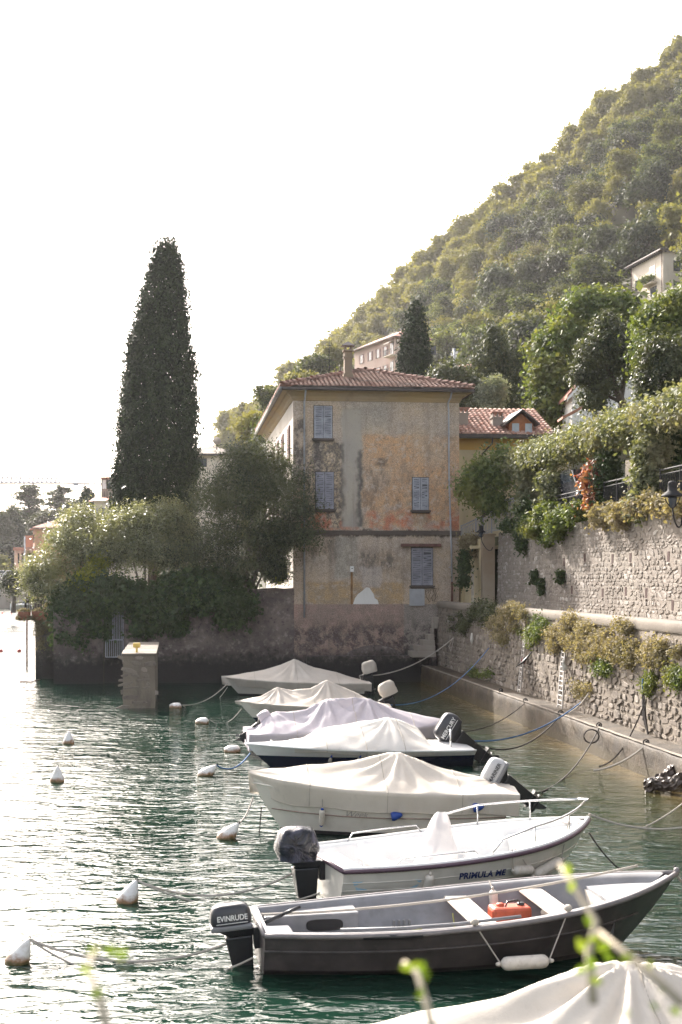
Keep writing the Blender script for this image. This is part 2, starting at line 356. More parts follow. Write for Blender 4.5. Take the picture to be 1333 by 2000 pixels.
# ---------------------------------------------------------------- hillside
RIDGE = [(380, 900, 440), (455, 850, 430), (500, 835, 430), (600, 760, 420), (700, 668, 410), (790, 580, 400), (860, 530, 400), (1000, 415, 400), (1100, 335, 400), (1200, 225, 400), (1333, 135, 400), (1500, 40, 400), (1800, -40, 400)]
FOOT = [(380, 435, 2), (455, 420, 3), (500, 330, 4), (600, 220, 9), (700, 180, 10), (790, 150, 10), (860, 120, 11), (1000, 92, 11), (1100, 84, 12), (1200, 80, 12.5), (1333, 76, 13), (1500, 72, 13), (1800, 70, 13)]
def _ip(tab, x, k): return float(np.interp(x, [t[0] for t in tab], [t[k] for t in tab]))
def hill(px, t):
    r = P(px, _ip(RIDGE, px, 1), _ip(RIDGE, px, 2)); yf = _ip(FOOT, px, 1); f = Vector(((px-CX)*yf/F, yf, _ip(FOOT, px, 2)))
    if t <= 1:
        y = yf+(r.y-yf)*t; z = f.z+(r.z-f.z)*max(t,0)**1.6
    else:
        y = r.y+(t-1)*200; z = r.z-(t-1)**1.3*r.z*1.1
    p = Vector(((px-CX)*y/F, y, z)); p.z += 5*(mn.noise(p/38)+0.5*mn.noise(p/14))*max(0, min(1, t*4))*(1 if t < 0.9 else 0.4)
    return p
mb = MB(); nu, nv = 70, 60
mb.grid(lambda i, j: hill(380+i*1420, -0.03+j*1.7), nu, nv)
M['soil'] = simple('hill_soil', (0.07, 0.065, 0.035), 0.95, 0.3, 0.1)
M['grassy'] = simple('rough_grass', (0.09, 0.1, 0.045), 0.95, 0.4, 0.5)
tag(mb.build('hillside', M['soil']), kind='structure')
# land behind the quay wall, and the garden terrace
LM = FR
mb = MB(LM); mb.box(9.3, 70, -60, 2.5, -1, 6.72); mb.box(9.3, 70, 2.5, 70, -1, 6.7); tag(mb.build('upper_terrace_ground', M['grassy']), kind='structure')
mb = MB(LM); mb.box(facade(105, 1300)[0]+0.15, 9.2, 0.9, 150, -1, 3.3); tag(mb.build('garden_ground', M['soil']), kind='structure')
mb = MB(LM); mb.box(7.0, 9.0, -60, 0.0, -1, 2.9); tag(mb.build('quay_path', M['greywall']), kind='structure')
mb = MB(); mb.box(-200, -45, 292, 520, -2, 1.4); tag(mb.build('far_shore_ground', M['grassy']), kind='structure')
mb = MB()
def fh(i, j):
    x = -600+i*620; y = 700+j*380; p = Vector((x, y, 0)); e = max(0, math.sin(math.pi*min(1, j*1.0)))
    p.z = -1+e*(60+18*mn.noise(Vector((x/90, y/120, 0)))-abs(x+330)*0.1)*max(0, min(1, (x+600)/60+0.6)); return p
mb.grid(fh, 60, 24); tag(mb.build('distant_hills', M['soil']), kind='structure')
# ---------------------------------------------------------------- hill trees
def tree_parts(name, blobs, n, size, mat, trunk, seed, clump, asp=0.7, per=26, core=0.2):
    pts, out, ct = blob_points(blobs, n, clump, per, seed, core)
    return leaves(pts, size, asp, mat, 'crown', out, seed, tint=ct)
def round_tree(r, h, k, n, size, mat, seed):
    g = random.Random(seed); bl = []
    for i in range(k):
        t = g.random()*6.28; q = g.random()**0.6; zz = g.random()
        rr = r*(0.34+0.22*g.random())
        bl.append((math.cos(t)*r*0.62*q*(1-0.4*zz), math.sin(t)*r*0.62*q*(1-0.4*zz), h*(0.42+0.42*zz), rr, rr, rr*0.8))
    return bl
def trunk_mesh(r, h, seed, mat, n=5, lean=0.0):
    g = random.Random(seed); mb = MB(); mb.tube([(0, 0, -1.2), (0.05, 0, h*0.3), (lean*0.5+g.uniform(-.2, .2), g.uniform(-.2, .2), h*0.62)], [r, r*0.8, r*0.4], 6)
    for i in range(n):
        t = g.random()*6.28; z0 = h*g.uniform(0.25, 0.5); l = h*g.uniform(0.2, 0.33)
        mb.tube([(0, 0, z0), (math.cos(t)*l*0.5, math.sin(t)*l*0.5, z0+l*0.55), (math.cos(t)*l, math.sin(t)*l, z0+l*1.1)], [r*0.45, r*0.3, r*0.12], 4)
    return mb.mesh('trunk', mat)
HT = []
for k, (r, h, kk, mt, lab) in enumerate([(3.8, 8.5, 13, 'hilltree', 'broad'), (3.3, 8.0, 11, 'hilltree', 'round'), (4.4, 9.5, 16, 'hilltree', 'spreading'),
                             (3.2, 9.5, 12, 'hilltreedark', 'dark'), (4.0, 8.5, 13, 'hilltreedark', 'dark'), (3.0, 7.5, 9, 'hilltree', 'small')]):
    bl = round_tree(r, h, kk, 0, 0, mt, 40+k)
    HT.append((tree_parts('crown', bl, 5200, 0.42, M[mt], None, 60+k, 0.75), trunk_mesh(0.2, h, k, M['bark'])))
HG = 'trees of the wooded hillside'
def hill_tree(i, p, sc_, rz, lab, kind='hillside_tree', grp=HG):
    Mx = Matrix.Translation(p) @ Matrix.Rotation(rz, 4, 'Z') @ Matrix.Diagonal((sc_[0], sc_[1], sc_[2], 1))
    t = thing(kind, lab, 'tree', M=Mx, group=grp)
    for nm, me in (('crown', HT[i][0]), ('trunk', HT[i][1])):
        o = bpy.data.objects.new(nm, me); C.objects.link(o); o.parent = t
    return t
def tree_label(i, ppx, py, p, sz):
    hue = 'dark green' if i in (3, 4) else 'light green'; size = 'small ' if sz < 0.88 else ('large ' if sz > 1.15 else '')
    col = ('over the old house roof', 'above the pink apartment block', 'above the second cypress', 'above the drooping conifer', 'above the large bright green tree', 'left of the cream hillside house', 'above or behind the cream hillside house')[int(np.searchsorted([700, 790, 900, 1020, 1130, 1230], ppx))]
    sky_ = HY-(hill(ppx, 1.0).z-CH)*F/hill(ppx, 1.0).y; f = (py-sky_)/max(30, 760-sky_)
    tier = 'by the skyline' if f < 0.2 else ('high on the slope' if f < 0.42 else ('midway up the slope' if f < 0.68 else 'low on the slope'))
    return '%s%s %s tree %s, %s' % (size, ('broad', 'rounded', 'spreading', 'upright', 'bushy', 'compact')[i], hue, tier, col)
LABH = ['light green broadleaf tree in the dense wood on the hazy hillside', 'dark green broadleaf tree in the dense wood on the hazy hillside']
# candidate spots spread over the slope as seen by its ground area; the nearest 290 in view become trees of their own
g = np.random.default_rng(11); spots = []
AVOID = [(1215, 1360, 470, 640), (1120, 1265, 660, 840), (690, 850, 640, 780)]
def too_near(p, spots, d):
    return any((q[0].x-p.x)**2+(q[0].y-p.y)**2 < d*d for q in spots)
tries = 0
while len(spots) < 420 and tries < 9000:
    tries += 1
    px = 440+g.random()*960; t = g.random()**0.75*1.04
    p = hill(px, t)
    if p.y < 125: continue
    d = 3.3+1.2*g.random()+p.y*0.004
    if too_near(p, spots, d): continue
    py = HY-(p.z+6-CH)*F/p.y
    ppx = CX+p.x*F/p.y
    if any(a-42 < ppx < b+10 and c-60 < py < e+10 for a, b, c, e in AVOID[:1]) and p.y < 240: continue
    if 660 < ppx < 830 and p.y < 250: continue
    spots.append((p, ppx, py))
spots.sort(key=lambda q: q[0].y)
near = spots[:298]; far = spots[298:]
for k, (p, ppx, py) in enumerate(near):
    i = int(g.integers(0, 6)); sz = 0.75+0.55*g.random()
    hill_tree(i, p-Vector((0, 0, 0.8)), (sz*(0.9+.3*g.random()), sz*(0.9+.3*g.random()), sz*(0.85+.35*g.random())), g.random()*6.28, tree_label(i, ppx, py, p, sz))
# the rest of the wood, towards the ridge and beyond, as one mass of foliage
def crown_co(me):
    a = np.empty(len(me.vertices)*3, np.float32); me.vertices.foreach_get('co', a); return a.reshape(-1, 3)
base = [crown_co(h[0]).reshape(-1, 4, 3) for h in HT]
acc = []; 
extra = []
for px in np.arange(440, 1480, 11):
    for t in (0.93, 1.0, 1.05): extra.append((hill(px+g.random()*10, t), 0, 0))
for _ in range(330): extra.append((hill(1400+g.random()*330, 0.12+0.9*g.random()), 0, 0))
for (p, _, _) in far+extra:
    b = base[int(g.integers(0, 6))]; b = b[g.random(len(b)) < 0.42]; c_, s_ = math.cos(p.x*3), math.sin(p.x*3); sz = 0.7+0.6*g.random()
    q = b*sz; q = np.stack([q[..., 0]*c_-q[..., 1]*s_, q[..., 0]*s_+q[..., 1]*c_, q[..., 2]*1.0], -1); cc = q.mean(1, keepdims=True)
    q = cc+(q-cc)*1.5
    acc.append(q+np.array(p)[None, None]-np.array([0, 0, 1.0]))
A = np.concatenate(acc); print('wood mass', len(A))
tn = np.repeat(g.random(len(A)//1+1)[:len(A)], 4)
me = raw_mesh('woodland', A.reshape(-1, 3), np.arange(len(A)*4).reshape(-1, 4), M['hilltree'], tn)
tag(put('woodland', me), kind='stuff')
# ================================================================ the old house
HW, HD, ZT = 7.83, 19.5, 13.05
ES = 13.1      # stone: top of the cornice / soffit line
# facade coordinates are (a, z) on b=0 ; measured from the photo with facade(px,py)
def fz(py, px=735): return facade(px, py)[1]
def fa(px, py=1000): return facade(px, py)[0]
# --- facade plaster material (stains, repair patches, peeled bands stay where they are on the wall)
s = Sh('old_facade_plaster', 0.92); g = s.geo(); X_, Y_, Z_ = s.sep(g)
a = s.math('ADD', s.math('MULTIPLY', s.math('ADD', X_, 2.22), U.x), s.math('MULTIPLY', s.math('SUBTRACT', Y_, 66.0), U.y)); z = Z_
nb = s.noise(g, 0.7, 6, 0.6); nm = s.noise(g, 2.2, 7, 0.65); nf = s.noise(g, 9, 6, 0.65)
wob = s.math('MULTIPLY', s.math('SUBTRACT', s.noise(g, 1.6, 5), 0.5), 0.5)
wob2 = s.math('MULTIPLY', s.math('SUBTRACT', s.noise(g, 5, 5), 0.5), 0.25)
aw = s.math('ADD', a, s.math('ADD', wob, wob2)); zw = s.math('ADD', z, s.math('ADD', s.math('MULTIPLY', s.math('SUBTRACT', s.noise(s.map(g, loc=(9, 3, 1)), 1.7, 5), 0.5), 0.5), wob2))
vst = s.noise(s.map(g, (3.2, 3.2, 0.22)), 1.0, 6, 0.6)
base = s.mix(s.step(nb, 0.3, 0.7), (0.36, 0.28, 0.19), (0.315, 0.265, 0.215))
base = s.mix(s.step(nm, 0.45, 0.7, 0, 0.6), base, (0.27, 0.22, 0.16))
# ochre orange field between the windows
och = s.mix(s.step(nm, 0.35, 0.65), (0.42, 0.255, 0.135), (0.36, 0.25, 0.16))
och = s.mix(s.step(nf, 0.5, 0.66, 0, 0.75), och, (0.22, 0.17, 0.11))
m = s.rect(aw, zw, fa(708), HW+1, fz(1030), fz(850), 0.12)
m = s.math('MULTIPLY', m, s.step(s.noise(g, 0.55, 4), 0.34, 0.5, 0.45, 1.0))
base = s.mix(m, base, och)
# left strip under the first window: crumbling cream
lm = s.rect(aw, zw, fa(598), fa(668), fz(1030), fz(865), 0.15)
lc = s.mix(s.step(nf, 0.42, 0.6), (0.38, 0.3, 0.2), (0.14, 0.115, 0.09))
lc = s.mix(s.step(s.noise(s.map(g, (1.3, 1.3, .8), loc=(4, 4, 4)), 1.6, 6, .7), 0.5, 0.62, 0, 0.85), lc, (0.085, 0.075, 0.065))
base = s.mix(lm, base, lc)
# red remnants above the string course
red = s.math('MULTIPLY', s.rect(a, zw, fa(585), HW+1, fz(1034), fz(1000), 0.2), s.step(s.noise(g, 1.5, 6, 0.6), 0.44, 0.56))
base = s.mix(s.math('MULTIPLY', red, 0.8), base, (0.36, 0.12, 0.065))
pale = s.math('MULTIPLY', s.rect(a, zw, fa(700), HW+1, fz(1034), fz(985), 0.3), s.step(s.noise(s.map(g, loc=(2, 7, 3)), 1.4, 6, 0.6), 0.5, 0.62))
base = s.mix(s.math('MULTIPLY', pale, 0.7), base, (0.36, 0.3, 0.24))
# grey repair strip down the wall
gm = s.rect(s.math('ADD', a, s.math('MULTIPLY', wob, 0.5)), z, fa(668), fa(706), fz(1030), fz(800), 0.07)
gm2 = s.rect(aw, zw, fa(668), fa(760), fz(840), fz(788), 0.35)
gcol = s.mix(s.step(nb, 0.35, 0.65), (0.28, 0.25, 0.2), (0.245, 0.225, 0.19))
base = s.mix(s.math('MULTIPLY', gm2, 0.75), base, gcol); base = s.mix(gm, base, gcol)
base = s.mix(s.rect(s.math('ADD', a, s.math('MULTIPLY', wob, 1.0)), zw, fa(655), fa(698), fz(1130), fz(1046), 0.1), base, (0.26, 0.235, 0.19))
# black mould beside the strip, beneath the sills and down the left corner
def mould(x0, x1, y0, y1, e, amt, th=0.42):
    global base
    k = s.math('MULTIPLY', s.rect(aw, zw, fa(x0), fa(x1), fz(y1), fz(y0), e), s.step(s.noise(s.map(g, (1.8, 1.8, 0.7), loc=(x0*.1, y0*.1, 2)), 1.3, 7, 0.7), th, th+0.16))
    base = s.mix(s.math('MULTIPLY', k, amt), base, (0.055, 0.05, 0.045))
mould(664, 672, 868, 1030, 0.12, 0.8, 0.36); mould(699, 708, 880, 1030, 0.12, 0.85, 0.34); mould(612, 628, 860, 930, 0.15, 0.9, 0.34)
mould(570, 598, 820, 930, 0.2, 0.85, 0.4); mould(625, 668, 868, 925, 0.2, 0.6); mould(700, 790, 905, 1000, 0.4, 0.5, 0.45)
mould(735, 756, 895, 912, 0.1, 0.6, 0.35); mould(795, 850, 1000, 1030, 0.3, 0.3); mould(590, 660, 1048, 1100, 0.3, 0.6); mould(700, 775, 1075, 1130, 0.3, 0.75, 0.42)
mould(840, 905, 840, 1030, 0.35, 0.35, 0.48); mould(700, 860, 915, 990, 0.4, 0.35, 0.47); mould(775, 800, 1060, 1150, 0.2, 0.4)
# dark run-off around the string course and the joint at the foot of the wall
for (zc, wd, am) in ((1040, 0.15, 0.95),):
    k = s.rect(a, s.math('ADD', z, s.math('MULTIPLY', s.math('SUBTRACT', vst, 0.5), 0.55)), -1, HW+1, fz(zc)-wd*1.2, fz(zc)+wd*0.7, 0.07); base = s.mix(s.math('MULTIPLY', k, am), base, (0.075, 0.06, 0.05))
# lower part: ochre-brown, then pinkish plinth, then dark wet stone
low = s.step(zw, fz(1140), fz(1133)); yel = s.rect(aw, zw, fa(600), fa(790), fz(1180), fz(1137), 0.08)
base = s.mix(s.math('MULTIPLY', yel, 0.85), base, s.mix(s.step(nm, 0.4, 0.6), (0.33, 0.23, 0.12), (0.26, 0.2, 0.13)))
base = s.mix(s.math('MULTIPLY', s.rect(aw, zw, fa(705), fa(745), fz(1147), fz(1105), 0.12), 0.8), base, (0.34, 0.3, 0.26))
below = s.step(z, fz(1180)+0.02, fz(1180)-0.02)
pk = s.mix(s.step(nm, 0.4, 0.62), (0.27, 0.19, 0.155), (0.21, 0.16, 0.13)); gr = s.mix(s.step(nm, 0.4, 0.6), (0.19, 0.17, 0.145), (0.23, 0.2, 0.17))
base = s.mix(below, base, s.mix(s.step(s.math('ADD', a, s.math('MULTIPLY', wob, 0.2)), fa(787), fa(791)), pk, gr))
wet = s.math('MULTIPLY', s.step(zw, fz(1200), fz(1235)), s.step(s.noise(g, 2.5, 7, 0.7), 0.38, 0.58))
base = s.mix(s.math('MULTIPLY', wet, 0.9), base, s.mix(s.step(nf, 0.5, 0.62), (0.05, 0.04, 0.036), (0.13, 0.11, 0.1)))
base = s.mix(s.step(s.math('ADD', zw, s.math('MULTIPLY', s.math('SUBTRACT', nm, .5), 1.6)), 1.75, 0.6), base, (0.022, 0.02, 0.019))
base = s.mix(s.step(nf, 0.56, 0.75, 0, 0.45), base, (0.11, 0.09, 0.07))
base = s.mix(s.math('MULTIPLY', s.step(vst, 0.5, 0.72), 0.35), base, (0.12, 0.1, 0.08))
ng = s.noise(g, 26, 4, 0.7); grain = s.step(ng, 0.35, 0.68, 0.62, 1.25)
base = s.mix(1.0, base, s.mix(gm, s.mix(1.0, (1, 1, 1), grain, 'MULTIPLY'), (1, 1, 1)), 'MULTIPLY')
pp = s.math('MULTIPLY', s.step(s.noise(s.map(g, loc=(5, 5, 5)), 3.3, 7, 0.75), 0.54, 0.6), s.step(z, fz(1180), fz(1170))); base = s.mix(s.math('MULTIPLY', pp, s.math('SUBTRACT', 0.5, s.math('MULTIPLY', gm, 0.45))), base, (0.36, 0.31, 0.25))
base = s.mix(1.0, base, (1.5, 1.47, 1.5), 'MULTIPLY')
s.col(base)
hh = s.math('ADD', s.math('MULTIPLY', nm, 1.0), s.math('MULTIPLY', nf, 0.5)); hh = s.math('SUBTRACT', hh, s.math('MULTIPLY', gm, 0.5)); hh = s.math('ADD', hh, s.math('MULTIPLY', ng, 0.25)); s.bump(hh, 0.7, 0.05)
M['facade'] = s.m
# side wall (sunlit, cream white)
M['sidewall'] = plaster('pale_side_plaster', (0.6, 0.55, 0.5), (0.52, 0.46, 0.4), amt=0.5, c2=(0.3, 0.26, 0.23))
# quay-side rubble render left of the house
s = Sh('wet_garden_wall', 0.95); g = s.geo(); X_, Y_, Z_ = s.sep(g); n1 = s.noise(g, 0.9, 7, 0.65); n2 = s.noise(g, 4, 7, 0.7)
c = s.mix(s.step(n1, 0.35, 0.62), (0.21, 0.165, 0.145), (0.12, 0.098, 0.088)); c = s.mix(s.step(n2, 0.52, 0.68), c, (0.3, 0.25, 0.23)); c = s.mix(s.step(n2, 0.45, 0.32), c, (0.05, 0.042, 0.04))
zz = s.math('ADD', Z_, s.math('MULTIPLY', s.math('SUBTRACT', n1, 0.5), 1.0)); c = s.mix(s.step(s.math('ADD', zz, s.math('MULTIPLY', s.math('SUBTRACT', n2, .5), 1.2)), 2.0, 0.7), c, (0.022, 0.02, 0.019)); s.col(c)
s.bump(s.math('ADD', n2, s.math('MULTIPLY', s.noise(g, 14, 5), 0.5)), 0.9, 0.08); M['gardenwall'] = s.m
M['cornice'] = plaster('ochre_cornice', (0.4, 0.28, 0.14), (0.36, 0.27, 0.17), amt=0.5, c2=(0.17, 0.13, 0.1))
M['beltdark'] = plaster('blackened_string_course', (0.09, 0.075, 0.065), (0.15, 0.12, 0.1), 0.6, (0.04, 0.035, 0.03), 0.6)
M['gutter'] = simple('brown_gutter', (0.07, 0.055, 0.05), 0.5, 0.2)
M['guttergrey'] = simple('grey_gutter', (0.3, 0.29, 0.28), 0.5, 0.2)
house = thing('old_house', 'old three-storey lakeside house with peeling ochre plaster, grey shutters and a hipped tile roof', 'house', L(HW/2, HD/2))
ZW = fz(782, 735)
mb = MB(LM)
NX, NZ = 40, 60
mb.grid(lambda i, j: Vector((i*HW, 0.02*mn.noise(Vector((i*9, j*12, 0))), -1+j*(ZW+1))), NX, NZ, False)
mb.cur = 1
mb.add([(0,0.01,-1),(0,HD,-1),(0,HD,ZW),(0,0.01,ZW)], [(0,1,2,3)]); mb.cur = 0; mb.add([(HW,0.01,-1),(HW,HD,-1),(HW,HD,ZW),(HW,0.01,ZW)], [(0,3,2,1)])
mb.cur = 1; mb.add([(0,HD,-1),(HW,HD,-1),(HW,HD,ZW),(0,HD,ZW)], [(0,1,2,3)])
mb.build('wall', [M['facade'], M['sidewall']], house, recalc=False)
# cornice profile swept round three sides, then eaves
def ring(prof, mb, z0):
    vs = []; n = len(prof)
    for (o, z) in prof:
        vs += [(-o, HD+o, z0+z), (-o, -o, z0+z), (HW+o, -o, z0+z), (HW+o, HD+o, z0+z)]
    fs = []
    for i in range(n-1):
        for k in range(4): fs.append((i*4+k, i*4+(k+1) % 4, (i+1)*4+(k+1) % 4, (i+1)*4+k))
    mb.add(vs, fs)
ZE = fz(768, 735)+0.02
mb = MB(LM); ring([(0.0, -0.42), (0.05, -0.40), (0.05, -0.33), (0.09, -0.31), (0.12, -0.22), (0.24, -0.12), (0.30, -0.10), (0.30, -0.03), (0.5, 0.0), (0.5, 0.03)], mb, ZE)
mb.build('cornice', M['cornice'], house)
EO = 0.58
mb = MB(LM)
for (p, q) in (((-EO, -EO), (HW+EO, -EO)), ((HW+EO, -EO), (HW+EO, HD+EO))):
    mb.tube([(p[0], p[1], ZE+0.07), (q[0], q[1], ZE+0.07)], 0.075, 8)
mb.build('gutter', M['gutter'], house)
mb = MB(LM); mb.tube([(-EO-0.03, -EO, ZE+0.07), (-EO-0.03, HD+EO, ZE+0.07)], 0.085, 8); mb.build('gutter', M['guttergrey'], house)
# roof: boards plus individual rows of curved tiles
RZ = 15.0; AP = HW/2; RA = AP+0.25
def roofz(a, b):
    d = min(a+EO, HW+EO-a, b+EO, HD+EO-b); return ZE+0.13+d*(RZ-ZE-0.13)/(AP+EO)
mb = MB(LM); A1 = (AP, AP, RZ-0.04); A2 = (AP, HD-AP, RZ-0.04); cz = ZE+0.1
c4 = [(-EO, -EO, cz), (HW+EO, -EO, cz), (HW+EO, HD+EO, cz), (-EO, HD+EO, cz)]
mb.add(c4+[A1, A2], [(0, 1, 4), (1, 2, 5, 4), (2, 3, 5), (3, 0, 4, 5), (3, 2, 1, 0)]); roof = mb.build('roof', M['gutter'], house)
def tile_field(name, parent, mat, o, ax, up, wid, length, inside, tw=0.21, tl=0.36, seed=3, lift=0.05):
    """rows of barrel tiles: o origin at the eave, ax along the eave, up along the slope"""
    g = np.random.default_rng(seed); nrm = Vector(ax).cross(Vector(up)).normalized(); co = []; tn = []; q = []; k = 0
    for i in range(int(wid/tw)+1):
        for j in range(int(length/tl)+1):
            x = (i+0.5)*tw; y = j*tl
            if not inside(x, y+tl*0.5): continue
            tz = g.random(); dx = g.normal()*0.008; l2 = tl*1.12; hh = lift+0.02*g.random()
            for e, (yy, r, zz) in enumerate(((y, tw*0.5, hh+0.025), (y+l2, tw*0.38, hh-0.012))):
                for t in range(5):
                    an = math.pi*t/4; co.append(o+ax*(x+dx+math.cos(an)*r)+up*yy+nrm*(zz+math.sin(an)*r*0.75)); tn.append(tz)
            b0 = k*10
            for t in range(4): q.append((b0+t, b0+t+1, b0+6+t, b0+5+t))
            q.append((b0, b0+4, b0+3, b0+1)); k += 1
    me = raw_mesh(name, np.array([tuple(wmat(parent).inverted() @ p) for p in co]), np.array(q), mat, np.array(tn))
    o_ = put(name, me, parent); o_['kind'] = 'stuff'; return o_
sl_ = math.atan2(RZ-ZE-0.13, AP+EO); SLN = (AP+EO)/math.cos(sl_)
Uv, Vv, Zv = U, V, Vector((0, 0, 1))
tile_field('roof_tiles', roof, M['tiles'], L(-EO, -EO-0.05, ZE+0.13), Uv, Vv*math.cos(sl_)+Zv*math.sin(sl_), HW+2*EO, SLN,
           lambda x, y: y*math.cos(sl_) < min(x, HW+2*EO-x)+0.05)
tile_field('roof_tiles', roof, M['tiles'], L(-EO-0.05, HD+EO, ZE+0.13), -Vv, Uv*math.cos(sl_)+Zv*math.sin(sl_), HD+2*EO, SLN,
           lambda x, y: y*math.cos(sl_) < min(x, HD+2*EO-x)+0.05, seed=4)
tile_field('roof_tiles', roof, M['tiles'], L(HW+EO+0.05, -EO, ZE+0.13), Vv, -Uv*math.cos(sl_)+Zv*math.sin(sl_), HD+2*EO, SLN,
           lambda x, y: y*math.cos(sl_) < min(x, HD+2*EO-x)+0.05, seed=5)
# ridge and hip tiles, one by one
tm = MB(); tm.grid(lambda i, j: Vector((math.cos(math.pi*j)*0.13*(1-0.18*i), i*0.42, math.sin(math.pi*j)*0.12*(1-0.18*i)+0.05*(1-i))), 2, 7, True)
tmesh = tm.mesh('tile', M['tiles']); at = tmesh.attributes.new('tint', 'FLOAT', 'POINT'); at.data.foreach_set('value', [0.6]*len(tmesh.vertices))
tmesh.materials[0] = M['tiles']
def tile_line(p, q, parent, me=tmesh, stp=0.37):
    d = q-p; n = int(d.length/stp); y = d.normalized(); x = y.cross(Zv).normalized(); z = x.cross(y)
    for i in range(n):
        rot = Matrix((x, y, z)).transposed().to_4x4(); j = Vector((rnd.uniform(-.015, .015), 0, rnd.uniform(0, .03)))
        piece('tile', me, parent, Matrix.Translation(p+y*(i*stp)+j) @ rot @ Matrix.Rotation(rnd.uniform(-.08, .08), 4, 'Z'))
h1 = 0.1
tile_line(L(-EO, -EO, ZE+0.13+h1), L(AP, AP, RZ+h1), roof); tile_line(L(HW+EO, -EO, ZE+0.13+h1), L(AP, AP, RZ+h1), roof); tile_line(L(AP, AP, RZ+h1), L(AP, HD-AP, RZ+h1), roof)
# chimney
M['brickplaster'] = plaster('worn_chimney_render', (0.33, 0.24, 0.15), (0.2, 0.16, 0.12), 0.8, (0.09, 0.07, 0.06), 0.6)
ca, cb = fa(688, 750)+0.02, 1.75; cm = thing  # noqa
mb = MB(LM); r0 = 0.185; zb = roofz(ca, cb)-0.3; ztp = 15.72
mb.box(ca-r0, ca+r0, cb-r0, cb+r0, zb, ztp); mb.box(ca-r0-0.05, ca+r0+0.05, cb-r0-0.05, cb+r0+0.05, zb+0.1, zb+0.55)
mb.box(ca-r0-0.04, ca+r0+0.04, cb-r0-0.04, cb+r0+0.04, 15.33, 15.40); mb.box(ca-r0-0.06, ca+r0+0.06, cb-r0-0.06, cb+r0+0.06, ztp-0.08, ztp)
chim = mb.build('chimney', M['brickplaster'], house, 0.01)
mb = MB(LM)
for sx in (-1, 1):
    for sy in (-1, 1): mb.box(ca+sx*(r0-0.04)-0.04, ca+sx*(r0-0.04)+0.04, cb+sy*(r0-0.04)-0.04, cb+sy*(r0-0.04)+0.04, ztp, ztp+0.2)
mb.build('cap_post', M['brickplaster'], chim)
mb = MB(LM); e = r0+0.13; mb.add([(ca-e, cb-e, ztp+0.2), (ca+e, cb-e, ztp+0.2), (ca+e, cb+e, ztp+0.2), (ca-e, cb+e, ztp+0.2), (ca-0.03, cb, ztp+0.42), (ca+0.03, cb, ztp+0.42)], [(3, 2, 1, 0), (0, 1, 5, 4), (2, 3, 4, 5), (1, 2, 5), (3, 0, 4)])
mb.build('chimney_cap', M['gutter'], chim)
# antenna on the ridge
ant = thing('roof_antenna', 'thin television antenna mast standing behind the chimney on the tiled roof', 'antenna', L(fa(677, 720)-0.42, 3.6, roofz(3.4, 3.6)))
def ant_build(t, base, h, arms, mat=M['iron']):
    mb = MB(); mb.tube([base, base+Vector((0, 0, h))], [0.022, 0.014], 5); mb.build('mast', mat, t)
    for (z, l, dx) in arms:
        mb = MB(); c = base+Vector((0, 0, z)); mb.tube([c-Vector((l*0.5, 0.1, 0)), c+Vector((l*0.5, 0.1, 0))], 0.012, 4)
        for k in range(5):
            p = c+Vector((-l*0.45+l*0.9*k/4, 0, 0)); mb.tube([p-Vector((0, .16, .1)), p+Vector((0, .16, .1))], 0.008, 3)
        mb.build('antenna_arm', mat, t)
ant_build(ant, L(fa(677, 720)-0.42, 3.6, roofz(3.4, 3.6)), 2.35, [(0.35, 0.7, 0), (0.7, 0.45, 0), (1.4, 0.35, 0)])
# shutters
M['shutterback'] = simple('shutter_gap_shade', (0.09, 0.09, 0.1), 0.8)  # dark backing panel, its colour stands in for the shade between slats
def shutter_window(x0, x1, y0, y1, mat, seed, sill=True, warped=False, plate=False, nsl=20):
    (a0, zt), (a1, zb_) = facade(x0, y0), facade(x1, y1); g = random.Random(seed)
    w_ = MB(LM); w_.box(a0-0.03, a1+0.03, -0.015, 0.1, zb_-0.02, zt+0.03); win = w_.build('window', M['dark'], house)
    mid = (a0+a1)/2
    for k, (l, r) in enumerate(((a0, mid-0.012), (mid+0.012, a1))):
        mb = MB(LM); y = -0.085; d = -0.03; st = 0.062
        mb.box(l, l+st, y, d, zb_, zt); mb.box(r-st, r, y, d, zb_, zt)
        midz = zb_+(zt-zb_)*0.64
        for (z0, z1) in ((zb_, zb_+0.13), (midz-0.035, midz+0.035), (zt-0.075, zt)): mb.box(l+st, r-st, y+0.004, d-0.002, z0, z1)
        sh = mb.build('shutter', mat, win)
        mb = MB(LM); mb.cur = 1; mb.box(l+st-.004, r-st+.004, -.028, -.018, zb_+.1, zt-.05); mb.cur = 0; z = zb_+0.14
        stp = (zt-zb_)/nsl; hs_ = stp*.66
        while z < zt-0.09:
            if not (midz-0.05 < z < midz+0.03):
                dz = g.gauss(0, 0.006 if not warped else 0.016); dy = g.uniform(-.004, .004)
                if g.random() > (0.012 if not warped else 0.035):
                    mb.hexa([(l+st, y+0.006+dy, z+dz), (r-st, y+0.006+dy, z-dz), (r-st, d-0.008, z+hs_-dz), (l+st, d-0.008, z+hs_+dz),
                             (l+st, y+0.006+dy, z+dz+0.013), (r-st, y+0.006+dy, z-dz+0.011), (r-st, d-0.008, z+hs_+.012-dz), (l+st, d-0.008, z+hs_+.012+dz)])
            z += stp
        o = mb.mesh('slats', [mat, M['shutterback']], wmat(house).inverted()); so = put('slat', o, win); so['kind'] = 'stuff'
    if sill:
        mb = MB(LM); mb.box(a0-0.1, a1+0.1, -0.16, -0.005, zb_-0.1, zb_-0.015); mb.box(a0-0.05, a1+0.05, -0.1, -0.006, zb_-0.16, zb_-0.1); mb.build('sill', M['beltdark'], win, 0.01)
shutter_window(614, 649, 793, 856, M['shutterpale'], 1); shutter_window(617, 652, 922, 994, M['shutter'], 2)
